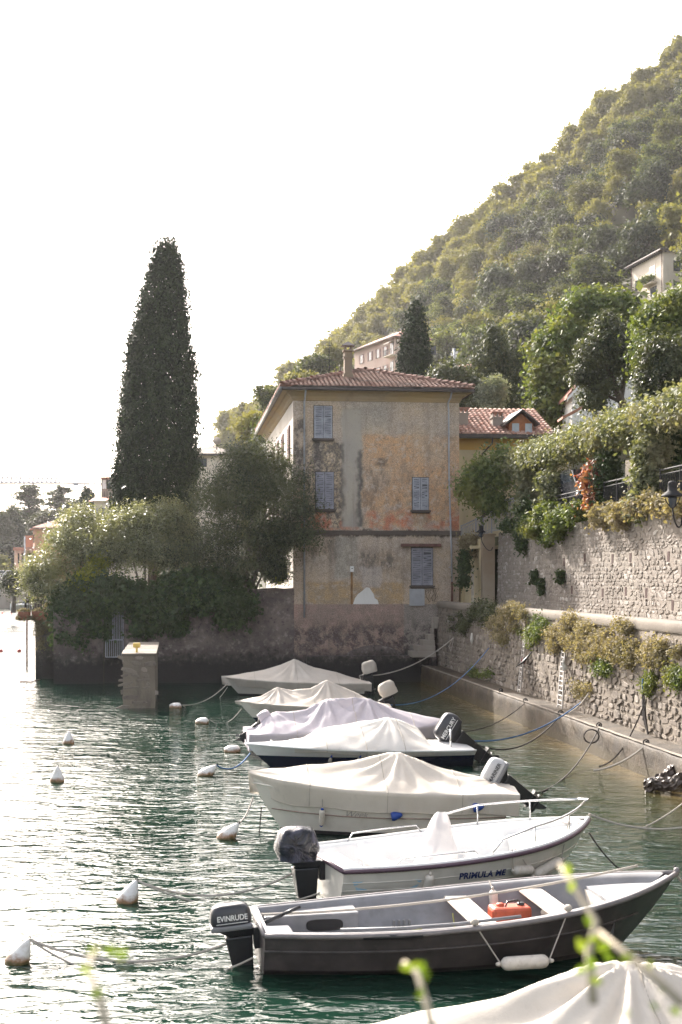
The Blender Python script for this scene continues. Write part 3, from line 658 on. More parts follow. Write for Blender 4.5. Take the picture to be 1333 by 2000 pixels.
shutter_window(806, 837, 933, 996, M['shutterpale'], 3, warped=True); shutter_window(804, 845, 1070, 1143, M['shutter'], 4, warped=True)
# string course, lintel board
zc = fz(1041); mb = MB(LM); mb.box(0.0, HW+0.06, -0.07, -0.003, zc-0.09, zc+0.05); mb.box(0.0, HW+0.08, -0.1, -0.004, zc+0.051, zc+0.11); mb.build('string_course', M['beltdark'], house, 0.012)
a0, z0 = facade(783, 1068); a1, z1 = facade(861, 1062)
mb = MB(LM); mb.box(a0, a1, -0.22, -0.003, z0, z1); mb.build('lintel_board', M['rust'], house, 0.01)
# downpipes
a0, zt = facade(594.5, 778); _, zb_ = facade(594.5, 1206)
mb = MB(LM); mb.tube([(a0+0.03, -0.52, ZE), (a0+0.02, -0.3, ZE-0.25), (a0, -0.1, ZE-0.5), (a0, -0.1, zb_)], 0.042, 8); pipe = mb.build('downpipe', M['zinc'], house)
for z in (11, 8.7, 6.4, 4.1):
    mb = MB(LM); mb.tube([(a0, -0.1, z), (a0, -0.1, z+0.05)], 0.052, 8); mb.build('pipe_clip', M['zinc'], pipe)
a1, _ = facade(876, 830); a2, zj = facade(882.5, 1137); _, ze = facade(883, 1172)
mb = MB(LM); mb.tube([(a1+0.06, -0.52, ZE), (a1+0.05, -0.35, ZE-0.2), (a1-0.03, -0.1, ZE-0.45), (a1, -0.1, ZE-0.8), (a1+0.02, -0.1, 9.4), (a2-0.03, -0.1, 6.2), (a2, -0.1, zj)], 0.04, 8); pipe = mb.build('downpipe', M['zinc'], house)
for z in (11.6, 9.4, 7.2, 5.3):
    mb = MB(LM); mb.tube([(a1+0.01+(0.05 if z < 9 else 0), -0.1, z), (a1+0.01+(0.05 if z < 9 else 0), -0.1, z+0.05)], 0.05, 8); mb.build('pipe_clip', M['zinc'], pipe)
mb = MB(LM); mb.tube([(a2, -0.1, zj+0.02), (a2, -0.1, ze-0.3)], 0.052, 8); mb.build('pipe_foot', M['rust'], pipe)
# small meter box and its rusty pipe, white patch, metal cabinet with louvres
a0, z1 = facade(684, 1106); a1, z0 = facade(691, 1117)
mb = MB(LM); mb.box(a0, a1, -0.1, -0.003, z0, z1); mbx = mb.build('meter_box', M['gelwhite'], house, 0.01)
mb = MB(LM); mb.lathe([(0.03, 0), (0.03, 0.01)], 8, Matrix.Translation((a0+0.09, -0.1, z0+0.16)) @ Matrix.Rotation(R(90), 4, 'X')); mb.build('lock', M['iron'], mbx)
mb = MB(LM); mb.box(a0+0.03, a0+0.13, -0.045, -0.003, fz(1180), z0-0.01); mb.build('cable_duct', simple('rusty_duct', (0.22, 0.12, 0.05), 0.8, 0.35, 3), house, 0.01)
pts = [(690, 1180), (740, 1180), (738, 1172), (732, 1168), (730, 1160), (722, 1148), (716, 1147), (708, 1154), (700, 1160), (694, 1168)]
mb = MB(LM); mb.prism([facade(*p) for p in pts][::-1], 0.016, Matrix.Translation((0, -0.02, 0))); mb.build('plaster_patch', M['whitewall'], house)
a0, z1 = facade(800, 1150); a1, z0 = facade(829, 1183)
mb = MB(LM); mb.box(a0, a1, -0.12, -0.003, z0, z1); cab = mb.build('metal_cabinet', simple('grey_cabinet', (0.36, 0.37, 0.39), 0.5, 0.08, dirt=0.2), house, 0.012)
for k in range(6):
    mb = MB(LM); zz = z0+0.12+k*0.05; mb.box(a0+0.1, a1-0.1, -0.132, -0.121, zz, zz+0.014); mb.build('louvre', M['zinc'], cab)
# sprayed tag beside the cabinet
def stroke(pts, w_=0.012, name='graffiti', par=None):
    mb = MB(LM); q = [facade(*p) for p in pts]; mb.tube([(a_, -0.006, z_) for a_, z_ in q], w_, 5, flat=0.3)
    return mb
mb = MB(LM)
for pts in ([(831, 1152), (833, 1166), (840, 1176), (842, 1168)], [(833, 1155), (838, 1153), (836, 1158), (842, 1151), (841, 1160)], [(839, 1160), (838, 1172), (843, 1166), (845, 1174)],
            [(845, 1163), (850, 1160), (852, 1166), (849, 1174), (844, 1172), (845, 1163)], [(845, 1149), (857, 1150), (850, 1164), (856, 1170), (855, 1163)], [(846, 1151), (849, 1160), (851, 1152), (852, 1160)]):
    mb.tube([(facade(*p)[0], -0.009, facade(*p)[1]) for p in pts], 0.013, 5)
mb.build('graffiti', simple('dark_spray_paint', (0.04, 0.03, 0.03), 0.7), house)
# plinth joint and projecting shelf at the water, rough stone mound
# windows of the side wall
for k, (b, pale) in enumerate(((2.2, 1), (6.2, 0), (9.6, 0), (12.8, 0), (16.2, 1))):
    for (z0, z1) in ((10.35, 12.1), (7.1, 8.85)):
        mb = MB(LM); mb.box(-0.02, 0.1, b-0.5, b+0.5, z0, z1); win = mb.build('window', M['dark'], house)
        for q in (0, 1):
            mb = MB(LM); y0 = b-0.5+q*0.51; mb.box(-0.06, -0.025, y0, y0+0.49, z0, z1)
            for kk in range(16): mb.box(-0.085, -0.061, y0+0.05, y0+0.44, z0+0.08+kk*0.1, z0+0.12+kk*0.1)
            mb.build('shutter', M['shutterbrown'], win)
        mb = MB(LM); mb.box(-0.14, -0.002, b-0.6, b+0.6, z0-0.1, z0-0.01); mb.build('sill', M['sidewall'], win)
M['stepstone'] = plaster('worn_toplit_step_stone', (0.34, 0.3, 0.25), (0.24, 0.2, 0.17), 0.8, (0.05, 0.04, 0.035), 0.6)  # worn stone, base colour lightened in place of top light on the treads
# steps, shelf and mound against the foot of the house
mb = MB(LM)
sh_ = thing('stone_landing', 'low stone landing with a few worn steps down the foot of the old house', 'steps', L(5.4, -0.5))
mb = MB(LM); (a0, z0) = facade(545, 1282, -0.55); mb.box(facade(600, 1282, -.5)[0], 6.3, -0.55, -0.01, -0.6, z0); mb.box(6.3, 6.5, -1.5, -0.01, -0.6, z0-0.02); mb.build('shelf', M['gardenwall'], sh_, 0.04)
ns = 7
for k in range(ns):
    a0, zt = facade(800+k*11, 1270-k*11.0, -0.5); a1 = 6.5
    mb = MB(LM); mb.box(a0, a1, -1.25+0.13*k, -0.02, zt-0.3, zt-.03); mb.build('step', M['stepstone'], sh_, 0.03)
mb = MB(LM)
def mound(i, j):
    a = facade(665+i*135, 1260, -0.2)[0]; p = math.sin(math.pi*i)**0.6; zt = 0.95+p*0.75
    return Vector((a, -0.03-0.32*p*math.sin(math.pi*min(1, j*0.9+0.1))-0.03*mn.noise(Vector((i*9, j*6, 1))), 0.9+(zt-0.9)*(1-j)))
mb.grid(mound, 24, 10); mb.build('render_bulge', M['gardenwall'], sh_, recalc=True)
# ================================================================ quay: ledge, lower wall, upper wall with stones
def stonemat(name, c0, c1, c2, c3=None):
    s = Sh(name, 0.93); g = s.geo(); r = s.rand(); r2 = s.math('FRACT', s.math('MULTIPLY', r, 13.7))
    t = s.attr('tint'); rr = s.math('FRACT', s.math('ADD', s.math('MULTIPLY', t, 5.1), r))
    c = s.mix(rr, c0, c1); c = s.mix(s.step(s.math('FRACT', s.math('MULTIPLY', rr, 7.7)), 0.7, 1.0), c, c2)
    n = s.noise(g, 6, 7, 0.65); c = s.mix(s.step(n, 0.5, 0.7, 0, 0.6), c, c3 or (0.13, 0.11, 0.09))
    c = s.mix(s.step(s.noise(s.map(g, (0.6, 0.6, 0.25)), 1.0, 5), 0.52, 0.72, 0, 0.5), c, c3 or (0.16, 0.14, 0.12))
    s.col(c); s.bump(n, 0.6, 0.03); return s.m
M['stone'] = stonemat('pale_rubble_stone', (0.22, 0.19, 0.16), (0.3, 0.265, 0.23), (0.44, 0.4, 0.36), (0.14, 0.115, 0.095))
M['mortar'] = plaster('rubble_mortar', (0.27, 0.235, 0.195), (0.215, 0.18, 0.15), 0.8, (0.14, 0.11, 0.09), 0.6)
M['darkstone'] = stonemat('dark_quay_stone', (0.165, 0.135, 0.11), (0.225, 0.19, 0.155), (0.31, 0.27, 0.23), (0.07, 0.06, 0.05))
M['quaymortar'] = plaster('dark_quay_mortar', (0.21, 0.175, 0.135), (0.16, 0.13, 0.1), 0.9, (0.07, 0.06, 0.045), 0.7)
M['coping'] = plaster('cement_coping', (0.21, 0.18, 0.145), (0.155, 0.13, 0.105), 0.5, (0.17, 0.14, 0.11), 0.6)
s = Sh('wet_ledge_concrete', 0.75); g = s.geo(); X_, Y_, Z_ = s.sep(g); n1 = s.noise(g, 1.1, 6, .65); n2 = s.noise(g, 7, 6, .7)
c = s.mix(s.step(n1, 0.35, 0.65), (0.032, 0.022, 0.013), (0.075, 0.053, 0.031)); c = s.mix(s.step(n2, 0.55, 0.7, 0, .5), c, (0.15, 0.125, 0.09)); c = s.mix(s.step(n2, 0.45, 0.33, 0, .8), c, (0.05, 0.035, 0.02))
c = s.mix(s.step(s.math('ADD', Z_, s.math('MULTIPLY', n1, .3)), 0.5, 0.25), c, (0.06, 0.045, 0.02)); s.col(c); s.bump(n2, 0.7, 0.04); M['ledge'] = s.m
# blob stones
def stone_meshes(mat, k=8, seed=2):
    out = []
    for i in range(k):
        g = random.Random(seed*31+i); n = g.choice([5, 6, 6, 7]); vs = []; a0 = g.random()
        for (r, y) in ((1.0, 0.0), (0.97, -0.62), (0.82, -1.0)):
            for j in range(n):
                t = 2*math.pi*(j+a0)/n; q = 1/max(abs(math.cos(t)), abs(math.sin(t)))*0.82 if n > 4 else 1
                q = min(q, 1.16)*(1+0.1*(g.random()-.5)) if r == 1.0 else q2[j]
                if r == 1.0:
                    if j == 0: q2 = []
                    q2.append(q)
                vs.append((0.5*r*q*math.cos(t), y+0.12*(g.random()-.5), 0.5*r*q*math.sin(t)))
        fs = [(l*n+j, l*n+(j+1) % n, (l+1)*n+(j+1) % n, (l+1)*n+j) for l in range(2) for j in range(n)]+[tuple(2*n+j for j in range(n))]
        m = MB(); m.add(vs, fs, False); me = m.mesh('stone', mat)
        at = me.attributes.new('tint', 'FLOAT', 'POINT'); at.data.foreach_set('value', [g.random()]*len(me.vertices)); out.append(me)
    return out
def rubble(parent, origin, ax, nrm, ulen, zlo, zhi, w0, h0, meshes, seed, mat, skip=None, proud=0.05, maxparts=285, near_end=True, jit=0.25, batter=0.0, bz=0.0):
    """courses of uneven stones on a wall plane; the ones that show largest are parts, the rest one joined part"""
    g = random.Random(seed); items = []; z = zlo
    while z < zhi:
        h = h0*g.uniform(0.6, 1.5); u = -g.random()*w0
        while u < ulen:
            w = w0*g.uniform(0.35, 1.9); hh = h*g.uniform(0.6, 1.12)
            if g.random() < 0.07: w *= 1.4; hh *= 1.3
            cu, cz = u+w/2, z+h/2+g.uniform(-.2, .2)*h*0.5
            if 0 < cu < ulen and cz < zhi-0.03 and not (skip and skip(cu, cz)): items.append((cu, cz, w*0.97, hh, g.gauss(0, .16), proud*g.uniform(0.3, 1.7)))
            u += w
        z += h*0.93
    def mat_(it):
        cu, cz, w, h, r, p = it; o = origin+ax*cu+Zv*cz-nrm*(batter*(cz+origin.z-bz))
        x = ax*math.cos(r)+Zv*math.sin(r); zz = Zv*math.cos(r)-ax*math.sin(r)
        return Matrix.Translation(o) @ Matrix((x, -nrm, zz)).transposed().to_4x4() @ Matrix.Diagonal((w, p, h, 1))
    cam_ = Vector((0, 0, CH))
    vis = sorted(items, key=lambda it: -((it[2]*it[3])/((origin+ax*it[0]+Zv*it[1]-cam_).length**2)) - (0 if abs(CX+F*(origin+ax*it[0]).x/max(1, (origin+ax*it[0]).y)-666) < 670 else -9))
    for it in vis[:maxparts]: piece('stone', g.choice(meshes), parent, mat_(it))
    mb = MB(); tn = []
    for it in vis[maxparts:]:
        me = g.choice(meshes); mt = mat_(it); mb.add([mt @ v.co for v in me.vertices], [tuple(p.vertices) for p in me.polygons]); tn += [g.random()]*len(me.vertices)
    if mb.v:
        me = mb.mesh('stones', mat, wmat(parent).inverted()); at = me.attributes.new('tint', 'FLOAT', 'POINT'); at.data.foreach_set('value', tn)
        o = put('stones', me, parent); o['kind'] = 'stuff'
    return items
# ledge
lw = thing('quay_ledge', 'wet stained concrete ledge at the water along the foot of the quay wall', 'ledge', L(6.2, -20))
mb = MB(FR)
def ledge(i, j):
    b = -58+i*57.2; pr = [(5.87, -1.5), (5.87, 0.3), (5.87, 0.70), (5.93, 0.77), (6.3, 0.78), (6.75, 0.80)]
    k = j*5; i0 = min(4, int(k)); f = k-i0; a, z = (pr[i0][q]*(1-f)+pr[i0+1][q]*f for q in (0, 1))
    return Vector((a+0.04*mn.noise(Vector((b*1.5, z*3, 1))), b, z+0.03*mn.noise(Vector((b*2, a*3, 5)))))
mb.grid(ledge, 260, 11, True); mb.build('ledge_body', M['ledge'], lw, recalc=True)
mb = MB(FR)
def curb(i, j):
    b = -58+i*57.2; t = j*math.pi; return Vector((5.93+0.05*math.cos(t)+0.03*mn.noise(Vector((b*1.5, 2, 1))), b, 0.78+0.03*math.sin(t)+0.02*mn.noise(Vector((b*3, 2, 1)))))
mb.grid(curb, 200, 5, True); mb.build('ledge_rim', M['coping'], lw)
# lower quay wall
qw = thing('quay_wall', 'rough stone quay wall with cement coping, dry plants growing from its joints', 'wall', L(7, -20))
mb = MB(FR)
mb.grid(lambda i, j: Vector((6.62+0.2*j+0.05*mn.noise(Vector((i*40, j*4, 3))), -58+i*57.9, 0.6+j*3.0)), 160, 10, True)
mb.build('wall_face', M['quaymortar'], qw)
mb = MB(FR)
def cop(i, j):
    b = -58+i*57.9; pr = [(6.76, 3.45), (6.74, 3.50), (6.74, 3.68), (6.80, 3.74), (7.2, 3.75), (7.2, 3.68), (7.2, 2.7)]
    k = j*6; i0 = min(5, int(k)); f = k-i0; a, z = (pr[i0][q]*(1-f)+pr[i0+1][q]*f for q in (0, 1)); return Vector((a+0.015*mn.noise(Vector((b, 0, z*4))), b, z+0.02*mn.noise(Vector((b*1.2, a, 0)))))
mb.grid(cop, 160, 13, True); mb.build('coping', M['coping'], qw)
SM2 = stone_meshes(M['darkstone'], 8, 5)
rubble(qw, L(6.615, -0.2, 0.75), -V, -U, 36, 0.06, 2.7, 0.36, 0.19, SM2, 3, M['darkstone'], proud=0.032, batter=0.2/3.0, bz=0.6)
# upper wall
uw = thing('stone_retaining_wall', 'tall sunlit retaining wall of pale rubble stone with small drain holes', 'wall', L(9.2, -20))
mb = MB(FR); mb.grid(lambda i, j: Vector((8.98+0.1*j, -57+i*54.2, 2.0+j*4.85)), 60, 6, True); mb.add([(9.0, -2.8, 2.0), (9.6, -2.8, 2.0), (9.6, -2.8, 6.85), (9.08, -2.8, 6.85)], [(0, 1, 2, 3)])
mb.build('wall_face', M['mortar'], uw)
HOLES = [onplane_a(px, py, 9.0) for px, py in ((1140, 1089), (1194, 1091), (1229, 1089), (1303, 1087), (1331, 1117), (1116, 1152), (1176, 1158), (1221, 1155), (1261, 1158), (1313, 1182), (1100, 1098))]
HL = [((h-L(9.0, -2.8)).dot(-V), h.z) for h in HOLES]
SM = stone_meshes(M['stone'], 9, 4)
rubble(uw, L(8.978, -2.8, 0), -V, -U, 30, 2.6, 6.75, 0.3, 0.145, SM, 9, M['stone'], skip=lambda u, z: any(abs(u-a) < 0.3 and abs(z-b) < 0.2 for a, b in HL), proud=0.018, batter=0.1/4.85, bz=2.0)
for a, b in HL:
    w_ = 0.09; o = L(8.98+(b-2)*.02, -2.8-a)
    for (dz, dx, hw, hh) in ((-0.2, 0, 0.13, 0.04),):
        piece('stone', rnd.choice(SM), uw, Matrix.Translation(o+Vector((0, 0, b+dz))-V*dx) @ Matrix((-V, U, Zv)).transposed().to_4x4() @ Matrix.Diagonal((hw*2, 0.05, hh*2, 1)))
    mb = MB(FR); bb = -2.8-a; xh = 8.98+(b-2)*.02; mb.box(xh-.006, xh+.03, bb-0.1, bb+0.1, b-0.15, b+0.15); mb.build('drain_hole', simple('hole_shade_brown', (0.06, 0.03, 0.025), 0.95) if 'hole' not in M else M['hole'], uw)  # no recess: a flush dark box stands in for the shade inside
    M.setdefault('hole', bpy.data.materials['hole_shade_brown'])
# wall at the end of the lane: yellow render, pillar with a door, pale railings, lamp
ew = thing('lane_end_wall', 'rendered yellow-brown wall with a pale wooden door beside the stone retaining wall', 'wall', L(8.4, -2.6))
mb = MB(FR)
x0 = 7.9; y0 = -1.0
mb.box(7.95, 9.6, 0.2, 0.6, 2.5, 6.15); mb.build('wall_face', M['yellowwall'], ew)
(ap0, _), (ap1, _) = facade(943, 1100, -2.6), facade(966, 1100, -2.6)
mb = MB(FR); mb.box(ap0, ap1, -2.7, -2.2, 2.5, 6.75); mb.box(ap0-0.05, ap1+0.05, -2.75, -2.15, 6.75, 6.83); mb.build('pillar', M['pillar'], ew)
mb = MB(FR); mb.box(ap0-0.05, ap0+0.15, -2.19, 0.2, 2.5, 6.6); mb.box(7.95, 9.6, -2.2, 0.19, 6.16, 6.3); mb.build('lintel_wall', M['yellowwall'], ew)
(ad0, zd1) = facade(921, 1110, -0.9); (ad1, zd0) = facade(941, 1178, -0.9)
mb = MB(FR); mb.box(ad0-0.1, ad1+0.3, -0.9, 0.2, 2.5, zd1+0.15); mb.build('door_surround', M['yellowwall'], ew)
mb = MB(FR); mb.box(ad0, ad1, -0.96, -0.905, 2.9, zd1); dr = mb.build('door', M['wood'], ew)
mb = MB(FR); mb.box((ad0+ad1)/2-0.01, (ad0+ad1)/2+0.01, -0.972, -0.961, 2.9, zd1-0.05); mb.build('door_gap', M['dark'], dr)
def railing(name, label, p, q, h, mat, step=0.13, scroll=True, par=None, posts=2):
    """wrought-iron railing from p to q (world), with bars, two rails and posts"""
    t = thing(name, label, 'railing', p); d = q-p; n = max(2, int(d.length/step))
    for z in (0.08, h-0.14, h):
        mb = MB(); mb.tube([p+Vector((0, 0, z)), q+Vector((0, 0, z))], 0.018 if z < h else 0.028, 5); mb.build('rail', mat, t)
    for i in range(posts+1):
        mb = MB(); o = p+d*(i/posts); mb.tube([o, o+Vector((0, 0, h+0.05))], 0.03, 5); mb.build('post', mat, t)
    for i in range(1, n):
        o = p+d*(i/n); mb = MB(); mb.tube([o+Vector((0, 0, 0.08)), o+Vector((0, 0, h-0.14))], 0.016, 4); mb.build('bar', mat, t)
    if scroll:
        mb = MB(); e = d.normalized()
        for i in range(n):
            o = p+d*((i+0.5)/n)
            for zc in (h-0.07, 0.16):
                mb.tube([o+e*(step*0.42*math.cos(k))+Vector((0, 0, zc+0.05*math.sin(k))) for k in (0, 1.2, 2.4, 3.6, 4.9)], 0.009, 3, False)
        o = mb.build('scrolls', mat, t); o['kind'] = 'stuff'
    return t
ra, rb = P(901, 1047, 66.9), P(960, 1042, 64.4); ra.z = rb.z = 6.8; ra.z = 6.85
railing('balcony_railing', 'pale scrolled iron railing on top of the yellow-brown wall beside the old house', Vector((ra.x, ra.y, 6.32)), Vector((rb.x, rb.y, 6.85)), 0.95, M['ironpale'])
ra, rb = P(961, 1047, 64), P(1018, 1032, 61.5)
railing('gate_railing', 'taller pale iron gate panel beside the green bush above the stone wall', Vector((ra.x, ra.y, 6.85)), Vector((rb.x, rb.y, 7.0)), 1.35, M['ironpale'], posts=1)
def railpx(name, lab, x0, x1, h, a=9.25, z=6.85, dz=0, mat=M['iron'], step=0.14):
    p = onplane_a(x0, 1000, a); q = onplane_a(x1, 1000, a); p.z = z; q.z = z+dz
    return railing(name, lab, p, q, h, mat, step, False, posts=3)
railpx('iron_fence', 'dark iron fence under the vine arch between the leafy left column and the red vine', 1085, 1160, 1.15)
railpx('iron_fence', 'dark iron fence under the vine arch in front of the parked car', 1180, 1262, 1.25)
railpx('iron_fence', 'dark iron fence at the far right edge behind the street lamp', 1290, 1420, 1.25)
# wall lanterns
def lantern(label, p, wallp, s=1.0, mat=M['iron']):
    t = thing('wall_lantern', label, 'lamp', p)
    T = Matrix.Translation(p)
    mb = MB(); mb.lathe([(0.30*s, 0), (0.31*s, 0.015*s), (0.28*s, 0.05*s), (0.16*s, 0.14*s), (0.13*s, 0.17*s), (0.125*s, 0.36*s), (0.13*s, 0.37*s), (0.1*s, 0.4*s), (0.05*s, 0.43*s)], 20, T); mb.build('lamp_shade', mat, t)
    mb = MB(); mb.lathe([(0.05*s, -0.3*s), (0.09*s, -0.22*s), (0.12*s, -0.08*s), (0.12*s, 0.0)], 12, T); mb.build('lamp_globe', M['glass'], t)
    mb = MB(); d = wallp-p; pts = [p+Vector((0, 0, -0.3*s))]+[p+d*f+Vector((0, 0, -0.3*s-0.45*s*math.sin(math.pi*min(1, f*0.75+0.1)))) for f in (0.1, 0.25, 0.45, 0.65, 0.85)]+[wallp+Vector((0, 0, -0.35*s))]
    mb.tube(pts, 0.025*s, 6); mb.build('bracket', mat, t)
    for sx in (-1, 1):
        mb = MB(); mb.tube([p+Vector((sx*0.22*s, 0, 0.02)), p+Vector((sx*0.16*s, 0, -0.15*s)), p+Vector((sx*0.03, 0, -0.32*s))], 0.014*s, 5); mb.build('shade_arm', mat, t)
    return t
p1 = onplane_a(1314, 970, 8.2); w1 = onplane_a(1334, 1005, 9.0)
lantern('dark hooded lantern on a curved bracket on the pale stone wall at the right edge', p1, Vector((w1.x, w1.y, p1.z-0.1)), 1.02)
p2 = P(940, 1040, 63.0); lantern('small dark hooded lantern hanging by the pillar next to the old house', p2, P(963, 1058, 63.3), 0.72)
# ladders
def ladder(label, top, bot, w, mat, n=11):
    t = thing('ladder', label, 'ladder', bot); d = (top-bot); s_ = V*(w/2)*-1
    for sg in (-1, 1):
        mb = MB(); mb.tube([bot+s_*sg*1.25, top+s_*sg*0.8], 0.028, 4); mb.build('rail', mat, t)
    for i in range(n):
        f = (i+0.6)/n; k = 1.25+(0.8-1.25)*f; mb = MB(); mb.tube([bot+d*f-s_*k, bot+d*f+s_*k], 0.018, 4); mb.build('rung', mat, t)
    return t
M['ladder'] = simple('weathered_ladder', (0.4, 0.37, 0.34), 0.6, 0.2, 6, dirt=0.4)
def qpt(px, py, a): return onplane_a(px, py, a)
lt = qpt(1101, 1271, 6.62); lb = qpt(1094, 1383, 6.3); lad = ladder('wider weathered ladder leaning on the quay wall with a rag tied near its top', lt, lb, 0.42, M['ladder'], 12)
lt2 = qpt(1027, 1226, 6.64); lb2 = qpt(1014, 1352, 6.3); ladder('narrow tall pale ladder leaning on the mossy shaded part of the quay wall', lt2, lb2, 0.28, M['ladder'], 15)
def cloth(name, label, pts, w_, mat, cat='rag'):
    mb = MB(); mb.tube(pts, w_, 7, flat=0.5); o = mb.build(name, mat); return tag(o, label, cat)
M['rag'] = simple('pale_rag', (0.6, 0.57, 0.52), 0.9)
c_ = qpt(1101, 1295, 6.5); cloth('rag', 'pale cloth rag tied to the upper rungs of the wider ladder', [c_+Vector((0, 0, 0.14)), c_, c_-Vector((-.06, 0, 0.16)), c_-Vector((0, 0, .26))], [0.05, 0.1, 0.13, 0.03], M['rag'])
c_ = qpt(922, 1248, 6.6); cloth('rag', 'thin white rag hanging on the dark quay wall near the house steps', [c_+Vector((0, 0, 0.25)), c_, c_-Vector((0, 0, 0.22))], [0.03, 0.07, 0.03], M['rag'])
c_ = qpt(1023, 1290, 6.5); cloth('cloth', 'dull red cloth on the narrow ladder at the quay wall', [c_+Vector((0, 0, 0.1)), c_, c_-Vector((0, 0, .12))], [0.06, 0.1, 0.06], simple('dull_red_cloth', (0.3, 0.1, 0.09), 0.9), 'cloth')
c_ = qpt(1040, 1275, 6.4); cloth('tarp', 'black strip of tarp slung from a rope in front of the narrow ladder', [c_+Vector((0, 0, 0.05)), (c_+qpt(1008, 1303, 5.9))/2-Vector((0, 0, .05)), qpt(1008, 1303, 5.9)], [0.03, 0.1, 0.02], M['black'], 'tarp')
t = thing('hanging_ropes', 'bundle of dark ropes with a blue end hanging on the quay wall at the right', 'ropes', qpt(1257, 1440, 6.5))
for k in range(5):
    c0 = qpt(1255+k*1.2, 1345+k*5, 6.5); c1 = qpt(1254+k*3, 1398+k*9, 6.45); mb = MB(); mb.tube([c0, (c0+c1)/2+V*0.05*(k-2), c1], [0.02, 0.04, 0.025], 5); mb.build('rope', M['ropedark'], t)
mb = MB(); mb.tube([qpt(1256, 1326, 6.5), qpt(1256, 1352, 6.5)], 0.03, 5); mb.build('rope', M['ropeblue'], t)
# mooring rings on the ledge and thin wall lines
for k, (px, py) in enumerate(((979, 1352), (1027, 1372), (1096, 1396), (1171, 1421), (1263, 1455))):
    p = qpt(px, py, 5.95); t = MB(); t.tube([p+Vector((0, 0, -0.12)), p+Vector((0, 0, 0.1))], 0.035, 6); t.tube([p+Vector((0.07*math.cos(q), 0.03, 0.06+0.07*math.sin(q))) for q in np.linspace(0, 6.28, 9)], 0.016, 4, False)
    tag(t.build('mooring_post', M['iron']), 'short dark iron mooring peg on the ledge rim, %s from the old house' % ('first', 'second', 'third', 'fourth', 'fifth')[k] if 0 else ['small iron mooring peg on the shaded ledge rim nearest the old house', 'iron mooring peg on the ledge rim below the narrow ladder', 'iron mooring peg on the ledge rim below the wider ladder', 'iron mooring peg on the ledge rim with a coiled black loop', 'iron mooring peg on the ledge rim below the hanging ropes'][k], 'mooring peg', 'mooring pegs along the ledge')
bw_ = thing('shade_backing_wall', 'dark backing wall added for the deep shade under the pergola', 'wall', L(15.5, -20, 6.7))
MB(FR).box(15.4, 15.8, -58, -1.5, 6.5, 10.3).build('wall_face', M['quaymortar'], bw_)  # added wall: supplies the dark recess seen between the pergola columns
# driftwood logs
M['log'] = simple('wet_driftwood', (0.07, 0.052, 0.042), 0.45, 0.5, 3, bump=0.9, bscale=9, dirt=0.5, dirtcol=(0.3, 0.24, 0.2))
def log(lab, a, b, r, seed):
    mb = MB(); g = random.Random(seed); n = 40; d = b-a; x = d.normalized(); y = x.cross(Zv).normalized(); z = y.cross(x)
    def f(i, j):
        t = j*6.283; rr = r*(1-0.35*i)*(1+0.28*abs(math.sin(t*4+i*3+seed))-.2+0.5*mn.noise(Vector((i*5+seed, math.cos(t)*1.3, math.sin(t)*1.3)))+0.45*mn.noise(Vector((i*14, math.cos(t)*4, math.sin(t)*4+seed)))) * (0.55 if i in (0, 1) else 1)
        return a+d*i+y*math.cos(t)*rr+z*math.sin(t)*rr+z*0.12*mn.noise(Vector((i*3, seed, 0)))
    mb.grid(f, n, 25, False); return tag(mb.build('driftwood_log', M['log']), lab, 'log', 'driftwood logs in the corner by the ledge')
log('thick wet driftwood log lying lowest at the right edge by the ledge', PW(1262, 1541, 0.05), PW(1372, 1512, 0.5), 0.17, 1)
log('long driftwood log with a pale broken top leaning on the ledge at the right edge', PW(1278, 1533, 0.12), PW(1352, 1483, 0.62), 0.15, 2)
log('short dark driftwood log wedged behind the others at the right edge', PW(1305, 1530, 0.1), PW(1365, 1500, 0.5), 0.14, 5)
# ================================================================ trees, bushes, vines
def plant(name, label, cat, base, blobs, n, size, mat, asp=0.5, clump=0.3, per=30, seed=1, core=0.15, trunk=None, group=None, barkm='bark', crown='crown', droop=0.0, up=0.0, flat=1.0):
    t = thing(name, label, cat, base, group=group)
    b = [(x-base[0], y-base[1], z-base[2], rx, ry, rz) for (x, y, z, rx, ry, rz) in blobs]
    pts, out, ct = blob_points(b, n, clump, per, seed, core, flat, up)
    me = leaves(pts, size, asp, M[mat], crown, out, seed, droop, tint=ct); put(crown, me, t)
    if trunk:
        for pts_, rad in trunk:
            mb = MB(); mb.tube(pts_, rad, 6); mb.build('trunk', M[barkm], t)
    return t
def PB(px, py, Y, w, h=None, d=None):
    """blob from photo measures: centre pixel, distance, half width and half height in photo pixels"""
    c = P(px, py, Y); k = Y/F; h = h or w; return (c.x, c.y, c.z, w*k, (d or w)*k, h*k)
def stems(base, tips, r):
    base = Vector(base); out = []
    for tp in tips:
        tp = Vector(tp); m = base.lerp(tp, 0.5)+Vector((rnd.uniform(-.2, .2), rnd.uniform(-.2, .2), 0.2)); out.append(([base+Vector((rnd.uniform(-.1, .1), 0, 0)), m, tp], [r, r*0.65, r*0.25]))
    return out
